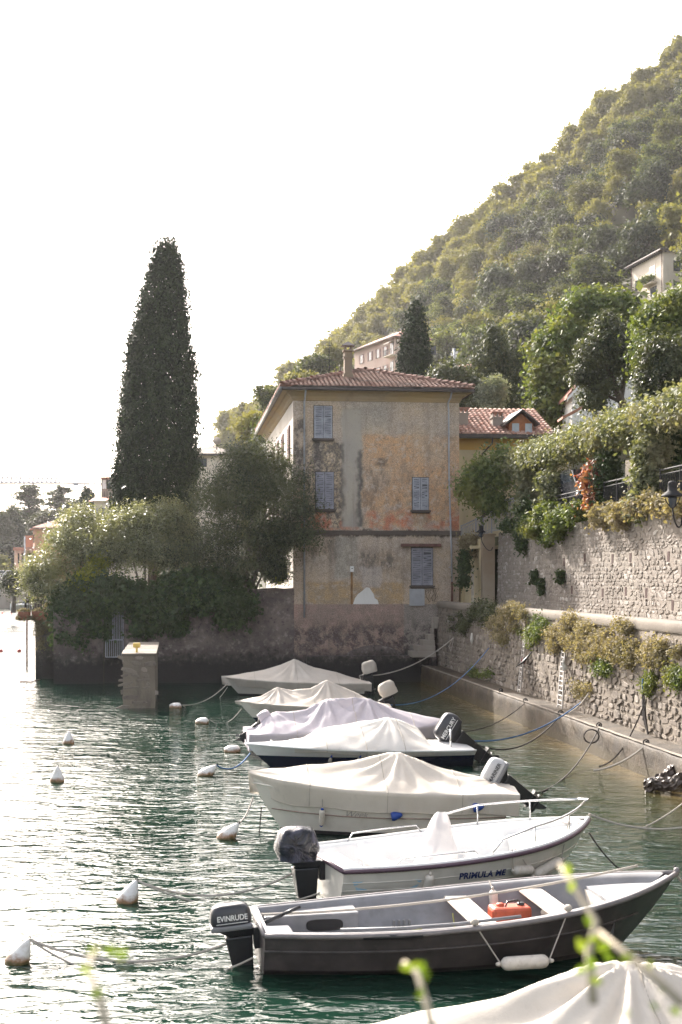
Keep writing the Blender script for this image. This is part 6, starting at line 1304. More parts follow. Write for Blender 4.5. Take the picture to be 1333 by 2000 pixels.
# ================================================================ boats
def lerp(a, b, t): return a+(b-a)*t
class Hull:
    def __init__(s, L_, B, zs, zb, draft=0.2, tw=0.78, rake=0.55, full=2.2, flare=0.82, sheercurve=1.7, wl=0.07, stern_over=0.0):
        s.L, s.B, s.zs, s.zb, s.d, s.tw, s.rake, s.full, s.flare, s.sc, s.wl = L_, B, zs, zb, draft, tw, rake, full, flare, sheercurve, wl
    def half(s, i):
        if i < 0.42: return s.B/2*(s.tw+(1-s.tw)*math.sin(i/0.42*math.pi/2))
        return s.B/2*max(0.0, 1-((i-0.42)/0.58)**s.full)
    def sheer(s, i): return s.zs+(s.zb-s.zs)*i**s.sc
    def pt(s, i, f, side, off=0.0):
        """f 0 keel .. 1 sheer, side -1/+1"""
        zS = s.sheer(i); w = s.half(i)
        rows = [(0.0, -s.d, 0), (0.62, -s.d*0.35, 0.22), (s.flare*(1-0.25*i*i), s.wl, 0.4), (lerp(s.flare, 1, 0.62)-(0.1*i*i), lerp(s.wl, zS, 0.5), 0.7), (1.0, zS, 1.0)]
        for k in range(4):
            if f <= rows[k+1][2] or k == 3:
                t = (f-rows[k][2])/(rows[k+1][2]-rows[k][2]); wf = lerp(rows[k][0], rows[k+1][0], t); z = lerp(rows[k][1], rows[k+1][1], t); break
        zf = (z+s.d)/(zS+s.d); x = i*(s.L-s.rake*max(0.0, 1-zf)**1.2)
        return Vector((x, side*(w*wf+off), z))
    def at(s, x, z, side, off=0.0):                         # a point of the outside at length x and height z
        i = x/s.L
        for _ in range(12):
            zS = s.sheer(i); zm = lerp(s.wl, zS, 0.5)
            f = 0.4+(z-s.wl)/(zm-s.wl)*0.3 if z < zm else 0.7+(z-zm)/(zS-zm)*0.3
            p = s.pt(i, f, side, off); i += (x-p.x)/s.L*0.9
        return s.pt(min(1, max(0, i)), f, side, off)
    def outer(s, mb, n=30, band=2):
        fr = [0, 0.22, 0.4, 0.47, 0.55, 0.62, 0.7, 0.78, 0.86, 0.94, 1.0]
        for side in (-1, 1):
            vs = [s.pt(i/(n-1), f, side) for i in range(n) for f in fr]; m = len(fr)
            for b0, b1, mi in ((0, 2, 0), (2, m-1, 1)):
                mb.cur = mi; idx = [(i*m+j, i*m+j+1, (i+1)*m+j+1, (i+1)*m+j) for i in range(n-1) for j in range(b0, b1)]
                mb.add(vs, idx, True)
        mb.cur = 1; vs = [s.pt(0, f, -1) for f in fr]+[s.pt(0, f, 1) for f in fr[::-1]]; mb.add(vs, [tuple(range(len(vs)))])
        mb.cur = 0; return mb
    def rail(s, mb, r=0.03, off=0.0, dz=0.0, f=1.0, n=40, sides=(-1, 1), i0=0.0, i1=1.0):
        for side in sides:
            mb.tube([s.pt(lerp(i0, i1, k/n), f, side, off)+Vector((0, 0, dz)) for k in range(n+1)], r, 6)
        return mb
    def inner(s, mb, rimw=0.09, floor=0.03, n=30, transom=0.06, top=0.0):
        for side in (-1, 1):
            rows = []
            for k in range(n):
                i = transom/s.L+(1-transom/s.L-0.03)*k/(n-1); w = max(0.0, s.half(i)-rimw*0.15); zS = s.sheer(i)+top
                wi = max(0, w-rimw); wf = max(0, w*0.72-rimw*0.6); fl = floor+max(0, (i-0.7))*0.5
                x = i*s.L
                xr = lambda z: i*(s.L-s.rake*max(0.0, 1-(z+s.d)/(zS+s.d))**1.2)-0.04*i; zm_ = lerp(fl, zS, 0.42)
                rows += [Vector((x, side*w, zS)), Vector((x, side*wi, zS)), Vector((xr(zS-.06), side*lerp(wi, wf, 0.15), zS-0.06)), Vector((xr(zm_), side*lerp(wi, wf, 0.55), zm_)), Vector((xr(fl), side*wf, fl)), Vector((xr(fl), 0, fl-0.015))]
            mb.add(rows, [(k*6+j, k*6+j+1, (k+1)*6+j+1, (k+1)*6+j) for k in range(n-1) for j in range(5)], True)
        k = transom/s.L; w = s.half(k); mb.add([(transom, -w*.9, s.sheer(0)), (transom, w*.9, s.sheer(0)), (transom, w*.6, floor), (transom, -w*.6, floor)], [(0, 1, 2, 3)])
        mb.add([(-0.0, -w, s.sheer(0)+.003), (-0.0, w, s.sheer(0)+.003), (transom, w*.97, s.sheer(0)+.003), (transom, -w*.97, s.sheer(0)+.003)], [(0, 1, 2, 3)])
        return mb
def bframe(stern, bow, roll=0.0, trim=0.0):
    d = Vector((bow[0]-stern[0], bow[1]-stern[1], 0)); a = math.atan2(d.y, d.x)
    return Matrix.Translation((stern[0], stern[1], 0)) @ Matrix.Rotation(a, 4, 'Z') @ Matrix.Rotation(roll, 4, 'X') @ Matrix.Rotation(trim, 4, 'Y'), d.length
def cover(H, T, ridge, mat, parent, seed, hem=0.25, x0=-0.05, x1=1.03, over=0.03, nu=150, nv=64, peaks=(), folds=0.028, sagp=1.25, hemnoise=0.05, name='cover', seams=(.22, .5, .78), ystern=None, botx=1.0):
    """tarpaulin: ridge line over the poles, sagging to the gunwale, then a skirt hanging down the topsides"""
    ri = [r[0] for r in ridge]; rz = [r[1] for r in ridge]; ug = 0.80
    def rdg(i):
        z = np.interp(i, ri, rz); return float(z)
    def f(a, b):
        i = lerp(x0, x1, a); t = (b-0.5)*2; u = abs(t); side = 1 if t >= 0 else -1; ic = min(1, max(0, i))
        w = H.half(ic)+over
        if i > 1: w *= max(0.15, 1-(i-1)*8)
        zS = H.sheer(ic); h = max(0.02, rdg(i)-zS); x = i*H.L
        if u <= ug:
            q = min(1.0, u/ug); e = sagp; y = q*w
            wseg = 0.75*(1-abs(2*q-1)); z = zS+h*(1-q)**e*(1+0.0*wseg)+0.02*(1-q**6)
            # tension folds fanning out from the poles
            for (pi_, st) in peaks:
                dx = (i-pi_)*H.L; dy = y*side; r = math.hypot(dx, dy); an = math.atan2(dy, dx)
                z += folds*st*(math.sin(an*9+seed)+0.6*math.sin(an*17+seed*2+r*1.5))*min(1, r*2.2)*math.exp(-r*0.75)*(1-q**5)
            z += 0.012*mn.noise(Vector((x*2.3, y*side*2.3, seed)))*2
        else:
            q = (u-ug)/(1-ug); hm = hem*(1+hemnoise*6*mn.noise(Vector((x*0.9, side*3, seed))))+0.03*abs(math.sin(x*2.1+seed)); zt = zS+0.01
            z = zt-hm*q; hp = H.at(min(H.L*.999, max(0, x)), max(0.1, min(zS, z)), side); y = abs(hp.y)+over*(1-0.3*q)+0.018*q*(1+mn.noise(Vector((x*6, side, seed+z*1.5))))*1.3
            if i > 0.985: y = min(y, w+0.02)
            if i > 1 or i < 0: y = w*(1-0.1*q)
            if i > 0.9: x -= q*(i-0.9)/0.13*H.rake*0.35*botx
            y += 0.012*math.sin(x*11+2*mn.noise(Vector((x*2, seed, 0)))*3)*q
        return T @ Vector((x, side*y, z))
    mb = MB(); mb.grid(f, nu, nv, True)
    for a in (0.0, 1.0):                                     # close the ends
        vs = [f(a, k/(nv-1)) for k in range(nv)]; c = sum(vs, Vector())/nv; c.z = min(v.z for v in vs)+0.05; mb.add(vs+[c], [(k, k+1, nv) for k in range(nv-1)], True)
    o = mb.build(name, mat, parent)
    for a in seams:
        sm = MB(); sm.tube([f(a, k/60)+Vector((0, 0, .004)) for k in range(61)], .0075, 4); sm.build('seam', M['seam'], parent)
    hm = MB()
    for e in (0.0, 1.0): hm.tube([f(k/80, e) for k in range(81)], .009, 4)
    hm.build('hem_cord', M['seam'], parent)
    return o, f
M['seam'] = simple('tarp_seam', (.42, .37, .31), .8)
def clothmat(name, c0, c1, tr=0.12):
    s = Sh(name, 0.75); g = s.geo(); n = s.noise(g, 1.3, 5, .6); c = s.mix(s.step(n, .35, .65), c0, c1)
    c = s.mix(s.step(s.noise(s.map(g, (1, 1, .4)), 5, 6, .7), .55, .75, 0, .45), c, tuple(q*.62 for q in c0)); s.col(c); s.bump(s.math('ADD', s.noise(g, 9, 5, .6), s.math('MULTIPLY', s.noise(g, 70, 3), .25)), .22, .03)
    t = s.n.new('ShaderNodeBsdfTranslucent'); s.set(t.inputs[0], c); mx = s.n.new('ShaderNodeMixShader'); mx.inputs[0].default_value = tr
    s.t.links.new(s.b.outputs[0], mx.inputs[1]); s.t.links.new(t.outputs[0], mx.inputs[2]); s.t.links.new(mx.outputs[0], s.out.inputs[0]); s.b.inputs['Specular IOR Level'].default_value = .25
    return s.m
M['coverbeige'] = clothmat('beige_tarp', (0.62, 0.56, 0.49), (0.55, 0.49, 0.42)); M['covergrey'] = clothmat('grey_lilac_tarp', (0.56, 0.51, 0.54), (0.5, 0.46, 0.49))
M['coverwhite'] = clothmat('white_tarp', (0.76, 0.73, 0.68), (0.7, 0.66, 0.6), .2); M['covercream'] = clothmat('cream_tarp', (0.72, 0.66, 0.58), (0.66, 0.6, 0.52), .2)
M['plastic'] = clothmat('silvery_plastic_cover', (0.6, 0.58, 0.58), (0.5, 0.49, 0.5), .2)
s = Sh('shiny_dark_wrap', 0.18); g = s.geo(); n = s.noise(g, 3, 5, .6, 1.2); s.col(s.mix(s.step(n, .4, .62), (0.01, 0.01, 0.014), (0.07, 0.07, 0.1))); s.bump(n, .8, .08); M['wrap'] = s.m
def text_mesh(body, size, H, T, x, z, side, mat, parent, shear=0.0, sx=1.0, name='lettering', off=0.012, flip=False, space=1.0, bold=0.0):
    cu = bpy.data.curves.new('lettering', 'FONT'); cu.body = body; cu.size = size; cu.shear = shear; cu.space_character = space; cu.offset = bold
    o = bpy.data.objects.new('lettering_src', cu); C.objects.link(o); bpy.context.view_layer.update()
    me0 = bpy.data.meshes.new_from_object(o.evaluated_get(bpy.context.evaluated_depsgraph_get())); C.objects.unlink(o); bpy.data.objects.remove(o)
    vs = []
    for v in me0.vertices:
        xx = x+(-v.co.x if flip else v.co.x)*sx; zz = z+v.co.y
        vs.append(T @ (H.at(xx, zz, side, off) if H else Vector((xx, side, zz))))
    mb = MB(); mb.add(vs, [tuple(p.vertices) for p in me0.polygons]); return mb.build(name, mat, parent)
def flat_text(body, size, Tt, mat, parent, name='lettering', bold=0.0, shear=0.0, sx=1.0):
    cu = bpy.data.curves.new('lettering', 'FONT'); cu.body = body; cu.size = size; cu.offset = bold; cu.shear = shear; cu.align_x = 'CENTER'; cu.align_y = 'CENTER'
    o = bpy.data.objects.new('lettering_src', cu); C.objects.link(o); bpy.context.view_layer.update()
    me0 = bpy.data.meshes.new_from_object(o.evaluated_get(bpy.context.evaluated_depsgraph_get())); C.objects.unlink(o); bpy.data.objects.remove(o)
    mb = MB(Tt); mb.add([(v.co.x*sx, v.co.y, 0) for v in me0.vertices], [tuple(p.vertices) for p in me0.polygons]); return mb.build(name, mat, parent)
def cowl_shape(mb, l=.56, w=.34, h=.42, n=20, rear=.75):
    """rounded cowling: length along -x (aft), base at z=0"""
    def f(i, j):
        th = j*2*math.pi; k = i; zz = h*max(0.0, math.sin(k*math.pi/2))**.75
        prof = max(0.0, math.cos(k*math.pi/2))**.32 if k < .999 else 0.0
        sx = abs(math.cos(th))**.55*(1 if math.cos(th) >= 0 else -1); sy = abs(math.sin(th))**.6*(1 if math.sin(th) >= 0 else -1)
        base = .88+.12*min(1, k/.15)
        return Vector((-.02-l/2+sx*l/2*prof*base, sy*w/2*prof*base, zz))
    mb.grid(f, 16, n+1, True); return mb
def outboard(H, T, lab, mat_cowl, s=1.0, tilt=0.0, name='outboard_motor', brand=None, side=1, tiller=False, band=None, cover_mat=None, swivel=0.0, up=0.1, textmat=None, tcol=0, bands=True):
    """an outboard engine clamped to the transom; x points forward, aft is -x"""
    base = T @ Matrix.Translation((-.03, 0, H.sheer(0)+up)) @ Matrix.Rotation(swivel, 4, 'Z') @ Matrix.Rotation(tilt, 4, 'Y')
    S = Matrix.Diagonal((s, s, s, 1)); A = base @ S; t = thing(name, lab, 'outboard motor', A.translation)
    MB(A).box(-.05, .09, -.13, .13, -.22, .06).build('clamp_bracket', M['black'], t, .015)
    Ac = A @ Matrix.Translation((-.02, 0, .06)); cm_ = cover_mat or mat_cowl
    if cover_mat:
        mb = MB(Ac @ Matrix.Diagonal((1.12, 1.18, 1.12, 1))); cowl_shape(mb); 
        for q in range(len(mb.v)):
            mb.v[q] = mb.v[q]+Vector(mn.noise_vector(mb.v[q]*5))*.035
        mb.build('cloth_hood' if cover_mat != M['wrap'] else 'plastic_wrap', cover_mat, t)
    else:
        mb = MB(Ac); cowl_shape(mb, h=.33); cw = mb.build('cowling', mat_cowl, t)
        if band: MB(Ac).box(-.575, -.03, -.172, .172, .0, .07).build('trim_band', band, cw, .02)
        if brand:
            for sd in (-1, 1):
                X = Vector((1, 0, 0))*(1 if sd < 0 else -1); Yd = Vector((0, 0, 1)); N = Vector((0, sd, 0))
                Tt = Ac @ Matrix.Translation((-.29, sd*.178, .17)) @ Matrix((X, Yd, N)).transposed().to_4x4()
                flat_text(brand, .1, Tt, textmat or M['gelwhite'], cw, bold=.002, sx=.95 if len(brand) < 8 else .85)
        if bands:
            for sd in (-1, 1):
                for zz, mt in ((.1, M['gelwhite']),): MB(Ac).box(-.5, -.09, sd*.176-.003, sd*.176+.003, zz, zz+.008).build('pin_stripe', mt, cw)
    mb = MB(A); mb.hexa([(-.36, -.11, -.04), (-.04, -.11, -.04), (-.04, .11, -.04), (-.36, .11, -.04), (-.52, -.15, .07), (-.03, -.15, .07), (-.03, .15, .07), (-.52, .15, .07)]); mb.build('engine_pan', M['black'], t, .02)
    mb = MB(A); mb.hexa([(-.31, -.05, -.72), (-.09, -.05, -.72), (-.09, .05, -.72), (-.31, .05, -.72), (-.42, -.11, -.04), (-.06, -.11, -.04), (-.06, .11, -.04), (-.42, .11, -.04)]); mb.build('leg', M['black'], t, .02)
    MB(A).box(-.4, -.05, -.1, .1, -.635, -.62).build('cavitation_plate', M['black'], t)
    gc = MB(A); gc.tube([(.0, 0, -.76), (-.06, 0, -.76), (-.22, 0, -.76), (-.32, 0, -.76)], [.015, .05, .055, .035], 10); gc = gc.build('gearcase', M['black'], t)
    MB(A).prism([(-.24, -.8), (-.1, -.8), (-.2, -.98), (-.24, -.98)], .012, Matrix.Translation((0, -.006, 0))).build('skeg', M['black'], gc)
    for k in range(3):
        a_ = k*2.094+.5; mb = MB(A); y, z = math.cos(a_), math.sin(a_); y2, z2 = math.cos(a_+.7), math.sin(a_+.7)
        mb.add([(-.31, y*.03, -.76+z*.03), (-.34, y2*.04, -.76+z2*.04), (-.38, y2*.13, -.76+z2*.13), (-.33, (y+y2)*.09, -.76+(z+z2)*.09), (-.30, y*.13, -.76+z*.13)], [(0, 1, 2, 3, 4)])
        b_ = mb.build('propeller_blade', M['black'], gc)
    if tiller:
        mb = MB(A); mb.tube([(0, .02, .03), (.25, .06, .1), (.36, .08, .13)], [.035, .03, .028], 8); mb.tube([(.36, .08, .13), (.62, .12, .2)], .024, 8); mb.build('tiller', M['black'], t)
    return t
def fender(lab, p, q, r, caps=None, ropes=(), group='boat fenders'):
    t = thing('fender', lab, 'fender', p, group=group); d = (Vector(q)-Vector(p)); mb = MB(); n = 12
    mb.tube([Vector(p)+d*f for f in (0, .03, .08, .15, .5, .85, .92, .97, 1)], [r*.3, r*.6, r*.9, r, r, r, r*.9, r*.6, r*.3], 12); mb.build('body', M['fender'], t)
    for e, dr in ((Vector(p), -1), (Vector(q), 1)):
        mb = MB(); mb.tube([e-d*.02*dr*-1, e+d*.06*dr, e+d*.1*dr], [r*(.62 if caps else .35), r*.45 if caps else r*.3, r*.2], 10); mb.build('end_cap', caps or M['fender'], t)
    for pts in ropes:
        mb = MB(); mb.tube(pts, .009, 5); mb.build('rope', M['rope'], t)
    return t
# ---- B7: open dark brown-grey boat
T7, L7 = bframe((-1.03, 17.75), (4.4, 18.65)); H7 = Hull(L7, 2.2, .54, .96, .2, .66, 1.0, 2.9, .8, 2.2)
b7 = thing('rowing_boat', 'open dark brown-grey boat with two white thwarts, nearest whole boat to the viewer', 'boat', M=T7)
H7.outer(MB(T7)).build('hull', [M['antifoul'], M['geldark']], b7)
o = H7.inner(MB(T7), .10, .18).build('interior', M['gelgrey'], b7)
mb = MB(T7); H7.rail(mb, .035, .005, -.02); mb.tube([(0, -H7.half(0), H7.zs-.02), (0, H7.half(0), H7.zs-.02)], .035, 6); mb.build('gunwale', M['rimgrey'], b7)
mb = MB(T7); H7.rail(mb, .014, .01, 0, .72, i1=.93); mb.build('rubbing_strake', M['geldark'], b7)
def inner_side(H, i, rim=.1): return H.half(i)-rim
for xx, lab in ((2.75, None), (3.75, None)):
    i = xx/L7; w = H7.half(i)-.13; mb = MB(T7); mb.box(xx-.15, xx+.15, -w, w, H7.sheer(i)-.13, H7.sheer(i)-.09); th = mb.build('thwart', M['wood'], b7, .006)
    MB(T7).box(xx-.155, xx+.155, w-.3, w-.28, H7.sheer(i)-.089, H7.sheer(i)-.084).build('batten_line', M['rope'], th)
zf = .36; w0 = H7.half(.05)-.13
mb = MB(T7); mb.box(.08, .45, -w0+.08, .38, .2, zf); mb.build('stern_seat', M['gelgrey'], b7, .02)
mb = MB(T7); mb.box(.1, .42, -w0+.06, .34, zf+.002, zf+.02); mb.build('seat_lid', simple('pale_grey_lid', (.36, .36, .37), .5), b7, .01)
w1 = H7.half(.2)-.15; mb = MB(T7); mb.hexa([(.12, .42, .15), (1.35, .42, .15), (1.35, w1+.04, .15), (.12, w1-.2, .15), (.12, .42, .47), (1.35, .42, .49), (1.35, w1+.08, .49), (.12, w1-.16, .47)]); lk = mb.build('side_locker', M['gelgrey'], b7, .02)
pts = [(.9+.24*math.copysign(abs(math.cos(a))**.5, math.cos(a)), +.34+.075*math.copysign(abs(math.sin(a))**.6, math.sin(a))) for a in np.linspace(0, 6.28, 25)[:-1]]
MB(T7).prism(pts, .006, Matrix.Translation((0, .41, 0))).build('locker_opening', M['dark'], lk)
ib = .84; mb = MB(T7); xb0 = 4.45
wA = H7.half(xb0/L7)-.13; mb.add([(xb0, -wA, H7.sheer(.82)-.12), (xb0, wA, H7.sheer(.82)-.12), (L7*.97, .02, H7.sheer(.97)-.1), (L7*.97, -.02, H7.sheer(.97)-.1), (xb0, -wA*.72, .1), (xb0, wA*.72, .1)], [(0, 1, 2, 3), (1, 0, 4, 5)]); mb.build('bow_locker', simple('pale_grey_locker', (.33, .33, .34), .5, dirt=.3), b7)
mb = MB(T7); mb.box(xb0-.02, xb0-.005, -.25, wA*.9, .14, H7.sheer(.82)-.16); mb.build('locker_door', M['wood'], b7, .005)
for k in range(4): MB(T7).box(1.85+k*.07, 1.875+k*.07, H7.half(.35)*.60, H7.half(.35)*.66, .17, .3).build('floor_rib', M['gelgrey'], b7)
for k in range(4): MB(T7).box(3.05+k*.07, 3.075+k*.07, H7.half(.55)*.58, H7.half(.55)*.64, .17, .3).build('floor_rib', M['gelgrey'], b7)
pb_ = T7 @ Vector((L7+.0, 0, H7.zb)); MB(Matrix.Translation(pb_)).lathe([(.03, -.05), (.045, 0), (.035, .04), (.02, .05)], 10).build('bow_post', M['rimgrey'], b7)
outboard(H7, T7, 'small dark upright outboard motor with a tiller on the open dark boat', M['cowl'], .95, R(-5), brand='EVINRUDE', tiller=True, band=M['cowlgrey'], up=-.12, textmat=M['gelwhite'])
tank = thing('fuel_tank', 'orange-red portable fuel tank on the floor of the open dark boat', 'fuel tank', tuple(T7 @ Vector((3.2, .25, .2))))
TT = T7 @ Matrix.Translation((3.05, .1, .3)) @ Matrix.Diagonal((1.15, 1.2, 1.2, 1)); MB(TT).box(0, .46, 0, .26, 0, .2).build('body', M['tank'], tank, .045)
for x in (.12, .36): MB(TT @ Matrix.Translation((x, .13, .2))).lathe([(.045, -.01), (.045, .02), (.03, .03)], 12).build('filler_cap', M['black'] if x > .2 else M['tank'], tank)
MB(TT).tube([(.15, .02, .215), (.18, .05, .26), (.3, .05, .27), (.34, .12, .24)], .012, 6).build('hose', M['black'], tank)
gn = MB(T7).box(3.1, 3.8, -.25, .05, .2, .36).build('green_crate', simple('green_plastic', (.03, .1, .06), .5), None, .02); tag(gn, 'dark green plastic bin beside the fuel tank in the open dark boat', 'bin')
lb = MB(T7 @ Matrix.Translation((4.1, -.1, .34)) @ Matrix.Rotation(R(78), 4, 'X'))
lb = MB(T7 @ Matrix.Translation((4.05, 0.25, .36)) @ Matrix.Rotation(R(12), 4, 'Y')); lb.tube([(.25*math.cos(a), .25*math.sin(a), 0) for a in np.linspace(0, 6.283, 25)], .06, 8, False); tag(lb.build('lifebuoy', M['fender']), 'white ring lifebuoy lying in the bow of the open dark boat', 'lifebuoy')
lb = MB(T7 @ Matrix.Translation((2.1, .05, .2))); lb.lathe([(.0, 0), (.13, .0), (.15, .04), (.12, .08), (.0, .09)], 16); tag(lb.build('float_cushion', M['fender']), 'round white float lying on the floor of the open dark boat', 'float')
oar = thing('oar', 'long grey oar lying along the near gunwale of the open dark boat', 'oar', tuple(T7 @ Vector((1.3, -.7, .6))))
MB(T7).tube([T7.inverted() @ (T7 @ Vector((x, -H7.half(x/L7)+.1, H7.sheer(x/L7)+.035))) for x in (.9, 1.6, 2.3, 3.1)], .02, 7).build('shaft', M['gelgrey'], oar)
MB(T7).tube([(1.15, -H7.half(.2)-.01, H7.sheer(.2)-.03), (1.5, -H7.half(.27)-.015, H7.sheer(.25)-.03), (1.85, -H7.half(.33)-.01, H7.sheer(.3)-.03)], .035, 7).build('grip', M['black'], oar)
def b7p(x, y, z): return T7 @ Vector((x, y, z))
hx = H7.half(.6)
p, q = b7p(2.78, -hx-.15, .19), b7p(3.38, -hx-.14, .2)
fender('cream fender slung lengthwise from two ropes on the near side of the open dark boat', p, q, .085, None, [[p, b7p(2.5, -H7.half(.46)+.02, H7.sheer(.46)+.02)], [q, b7p(3.7, -H7.half(.67)+.02, H7.sheer(.67)+.03)]])
for x in (2.5, 3.7):
    i = x/L7; tag(MB(T7 @ Matrix.Translation((x, -H7.half(i)+.04, H7.sheer(i)+.03))).lathe([(.02, -.02), (.05, 0), (.055, .03), (.03, .06)], 9).build('rope_knot', M['rope']), 'pale rope knot on the near gunwale, %s the slung fender' % ('aft of' if x < 3 else 'forward of'), 'knot')
p = b7p(3.25, H7.half(.6)-.22, .62); q = b7p(3.28, H7.half(.6)-.28, .2)
fender('upright white fender hanging inside the far side of the open dark boat', p, q, .06, None, [[p, b7p(3.25, H7.half(.6)-.04, H7.sheer(.6)+.03)]])
tag(MB().tube([b7p(.05, .1, .58)]+sag(b7p(.05, .1, .58), b7p(L7*.92, .25, 1.0), .12, 16)[1:], .017, 6).build('mooring_rope', M['rope']), 'pale rope running the length of the open dark boat from stern to bow', 'rope', 'mooring ropes')
mb = MB(T7); mb.tube([(2.6, .45, .42), (2.62, .38, .2), (2.5, .3, .22), (2.3, .2, .22), (2.1, .35, .22), (1.8, .3, .22), (2.2, .5, .22)], .01, 5); tag(mb.build('thin_line', simple('yellow_green_line', (.3, .3, .1), .8)), 'thin greenish line coiled on the floor of the open dark boat', 'rope')
# ---- B6: cream open motorboat
T6, L6 = bframe((-.28, 21.5), (4.0, 22.95)); H6 = Hull(L6, 2.45, .58, .93, .22, .82, .8, 2.9, .8, 2.0)
b6 = thing('open_motorboat', 'cream open motorboat with steel bow rails and covered console, moored beyond the dark boat', 'boat', M=T6)
H6.outer(MB(T6)).build('hull', [M['gel'], M['gel']], b6); H6.inner(MB(T6), .14, .14, top=.0).build('interior', M['gelwhite'], b6)
mb = MB(T6); H6.rail(mb, .035, .01, -.02); mb.tube([(0, -H6.half(0), H6.zs-.02), (0, H6.half(0), H6.zs-.02)], .035, 6); mb.build('rubbing_strake', simple('maroon_dark_strake', (.09, .05, .07), .4), b6)
mb = MB(T6); H6.rail(mb, .03, -.03, .01); mb.build('gunwale', M['gelwhite'], b6)
for f in (.5, .62, .76): H6.rail(MB(T6), .008, .004, 0, f, i1=.97).build('hull_strake', M['gel'], b6)
MB(T6).box(.08, .5, -.72, .72, .14, .5).build('stern_bench', M['gelwhite'], b6, .03); MB(T6).box(.8, 1.2, -.35, .45, .14, .42).build('seat_box', M['gelwhite'], b6, .03); MB(T6).box(.72, .8, -.35, .45, .42, .68).build('seat_back', M['gelwhite'], b6, .03)
MB(T6).box(2.6, 2.68, -.7, .7, .14, .42).build('bulkhead', M['gelwhite'], b6, .02)
mb = MB(T6); mb.add([(3.35, -.62, .62), (3.35, .62, .62), (L6*.96, .04, .84), (L6*.96, -.04, .84), (3.35, -.4, .2), (3.35, .4, .2)], [(0, 1, 2, 3), (1, 0, 4, 5)]); mb.build('foredeck', M['gelwhite'], b6)
def consf(i, j):
    z = .16+i*1.0; k = 1-i; t = j*6.283; w = (.09+.30*k**.75); l = (.05+.33*k**.8)
    p_ = Vector((1.85-.02+.12*i+l*math.copysign(abs(math.cos(t))**.7, math.cos(t)), w*math.copysign(abs(math.sin(t))**.7, math.sin(t)), z+.0))
    return T6 @ (p_+Vector(mn.noise_vector(p_*4))*.05*min(1, i*3)+Vector((0, 0, .02*math.sin(t*7)))*0)
MB().grid(consf, 26, 33, True).build('console_cover', M['plastic'], b6)
def brail(name, pts, r=.018): return MB(T6).tube(pts, r, 7).build(name, M['steel'], b6)
for sd in (-1, 1):
    pr = [H6.pt(i, 1, sd, -.06) for i in np.linspace(.5, .97, 12)]; top = [pr[0]+Vector((0, 0, .02))]+[p_+Vector((0, 0, .2+.12*min(1, k/4))) for k, p_ in enumerate(pr)][1:]
    brail('bow_rail', top)
    for k in (4, 8): brail('rail_stanchion', [pr[k], pr[k]+Vector((0, 0, .32))], .014)
    s0 = [H6.pt(i, 1, sd, -.06) for i in (.17, .19, .30, .44, .46)]; brail('stern_rail', [s0[0], s0[1]+Vector((0, 0, .12)), s0[2]+Vector((0, 0, .13)), s0[3]+Vector((0, 0, .12)), s0[4]], .013)
brail('bow_rail', [H6.pt(.97, 1, -1, -.06)+Vector((0, 0, .32)), H6.pt(.99, 1, -1, 0)+Vector((0.02, .02, .32)), H6.pt(.97, 1, 1, -.06)+Vector((0, 0, .32))])
M['lettblue'] = simple('dark_blue_letters', (.02, .03, .12), .5); M['stick'] = simple('pale_blue_sticker', (.32, .5, .62), .5); M['greyletter'] = simple('grey_letters', (.3, .28, .27), .5)
text_mesh('PRIMULA ME', .135, H6, T6, 1.75, .36, -1, M['lettblue'], b6, bold=.006, space=1.05)
MB().add([T6 @ H6.at(x, z, -1, .006) for x, z in ((.22, .26), (1.1, .26), (1.18, .40), (.14, .40))], [(0, 1, 2, 3)]).build('sticker', M['stick'], b6); text_mesh('fuego', .13, H6, T6, .45, .28, -1, M['gel'], b6, name='sticker_lettering', off=.011, bold=.003)
text_mesh('25', .1, H6, T6, .95, .3, -1, M['gel'], b6, name='sticker_lettering', off=.011)
MB(T6).box(4.15, 4.3, .1, .22, .845, .86).build('registration_plate', M['greyletter'], b6)
outboard(H6, T6, 'large upright outboard motor wrapped in shiny dark plastic on the cream open boat', M['cowl'], 1.05, 0, cover_mat=M['wrap'], up=-.08, bands=False)
MB(T6).tube([(-.08, .35, .3), (-.1, .3, .75)], .03, 6).build('transom_ladder_post', M['gelwhite'], b6)
def b6p(x, off, z): return T6 @ H6.at(x, z, -1, off)
p, q = b6p(1.25, .09, .48), b6p(1.25, .09, .12); fender('upright cream fender hanging near the stern of the cream open boat', p, q, .07, None, [[p, T6 @ (H6.pt(1.25/L6, 1, -1, -.03)+Vector((0, 0, .03)))]])
p, q = b6p(2.62, .1, .44), b6p(3.0, .1, .40); fender('short cream fender beside the boat name on the cream open boat', p, q, .075, None, [[p, T6 @ (H6.pt(2.6/L6, 1, -1, -.03)+Vector((0, 0, .06)))]])
p, q = b6p(3.05, .15, .30), b6p(3.62, .14, .46); fender('long cream fender slung between two ropes under the bow rail of the cream boat', p, q, .08, None, [[p, T6 @ (H6.pt(2.65/L6, 1, -1, -.03)+Vector((0, 0, .06)))], [q, T6 @ (H6.pt(3.8/L6, 1, -1, -.03)+Vector((0, 0, .3)))]])
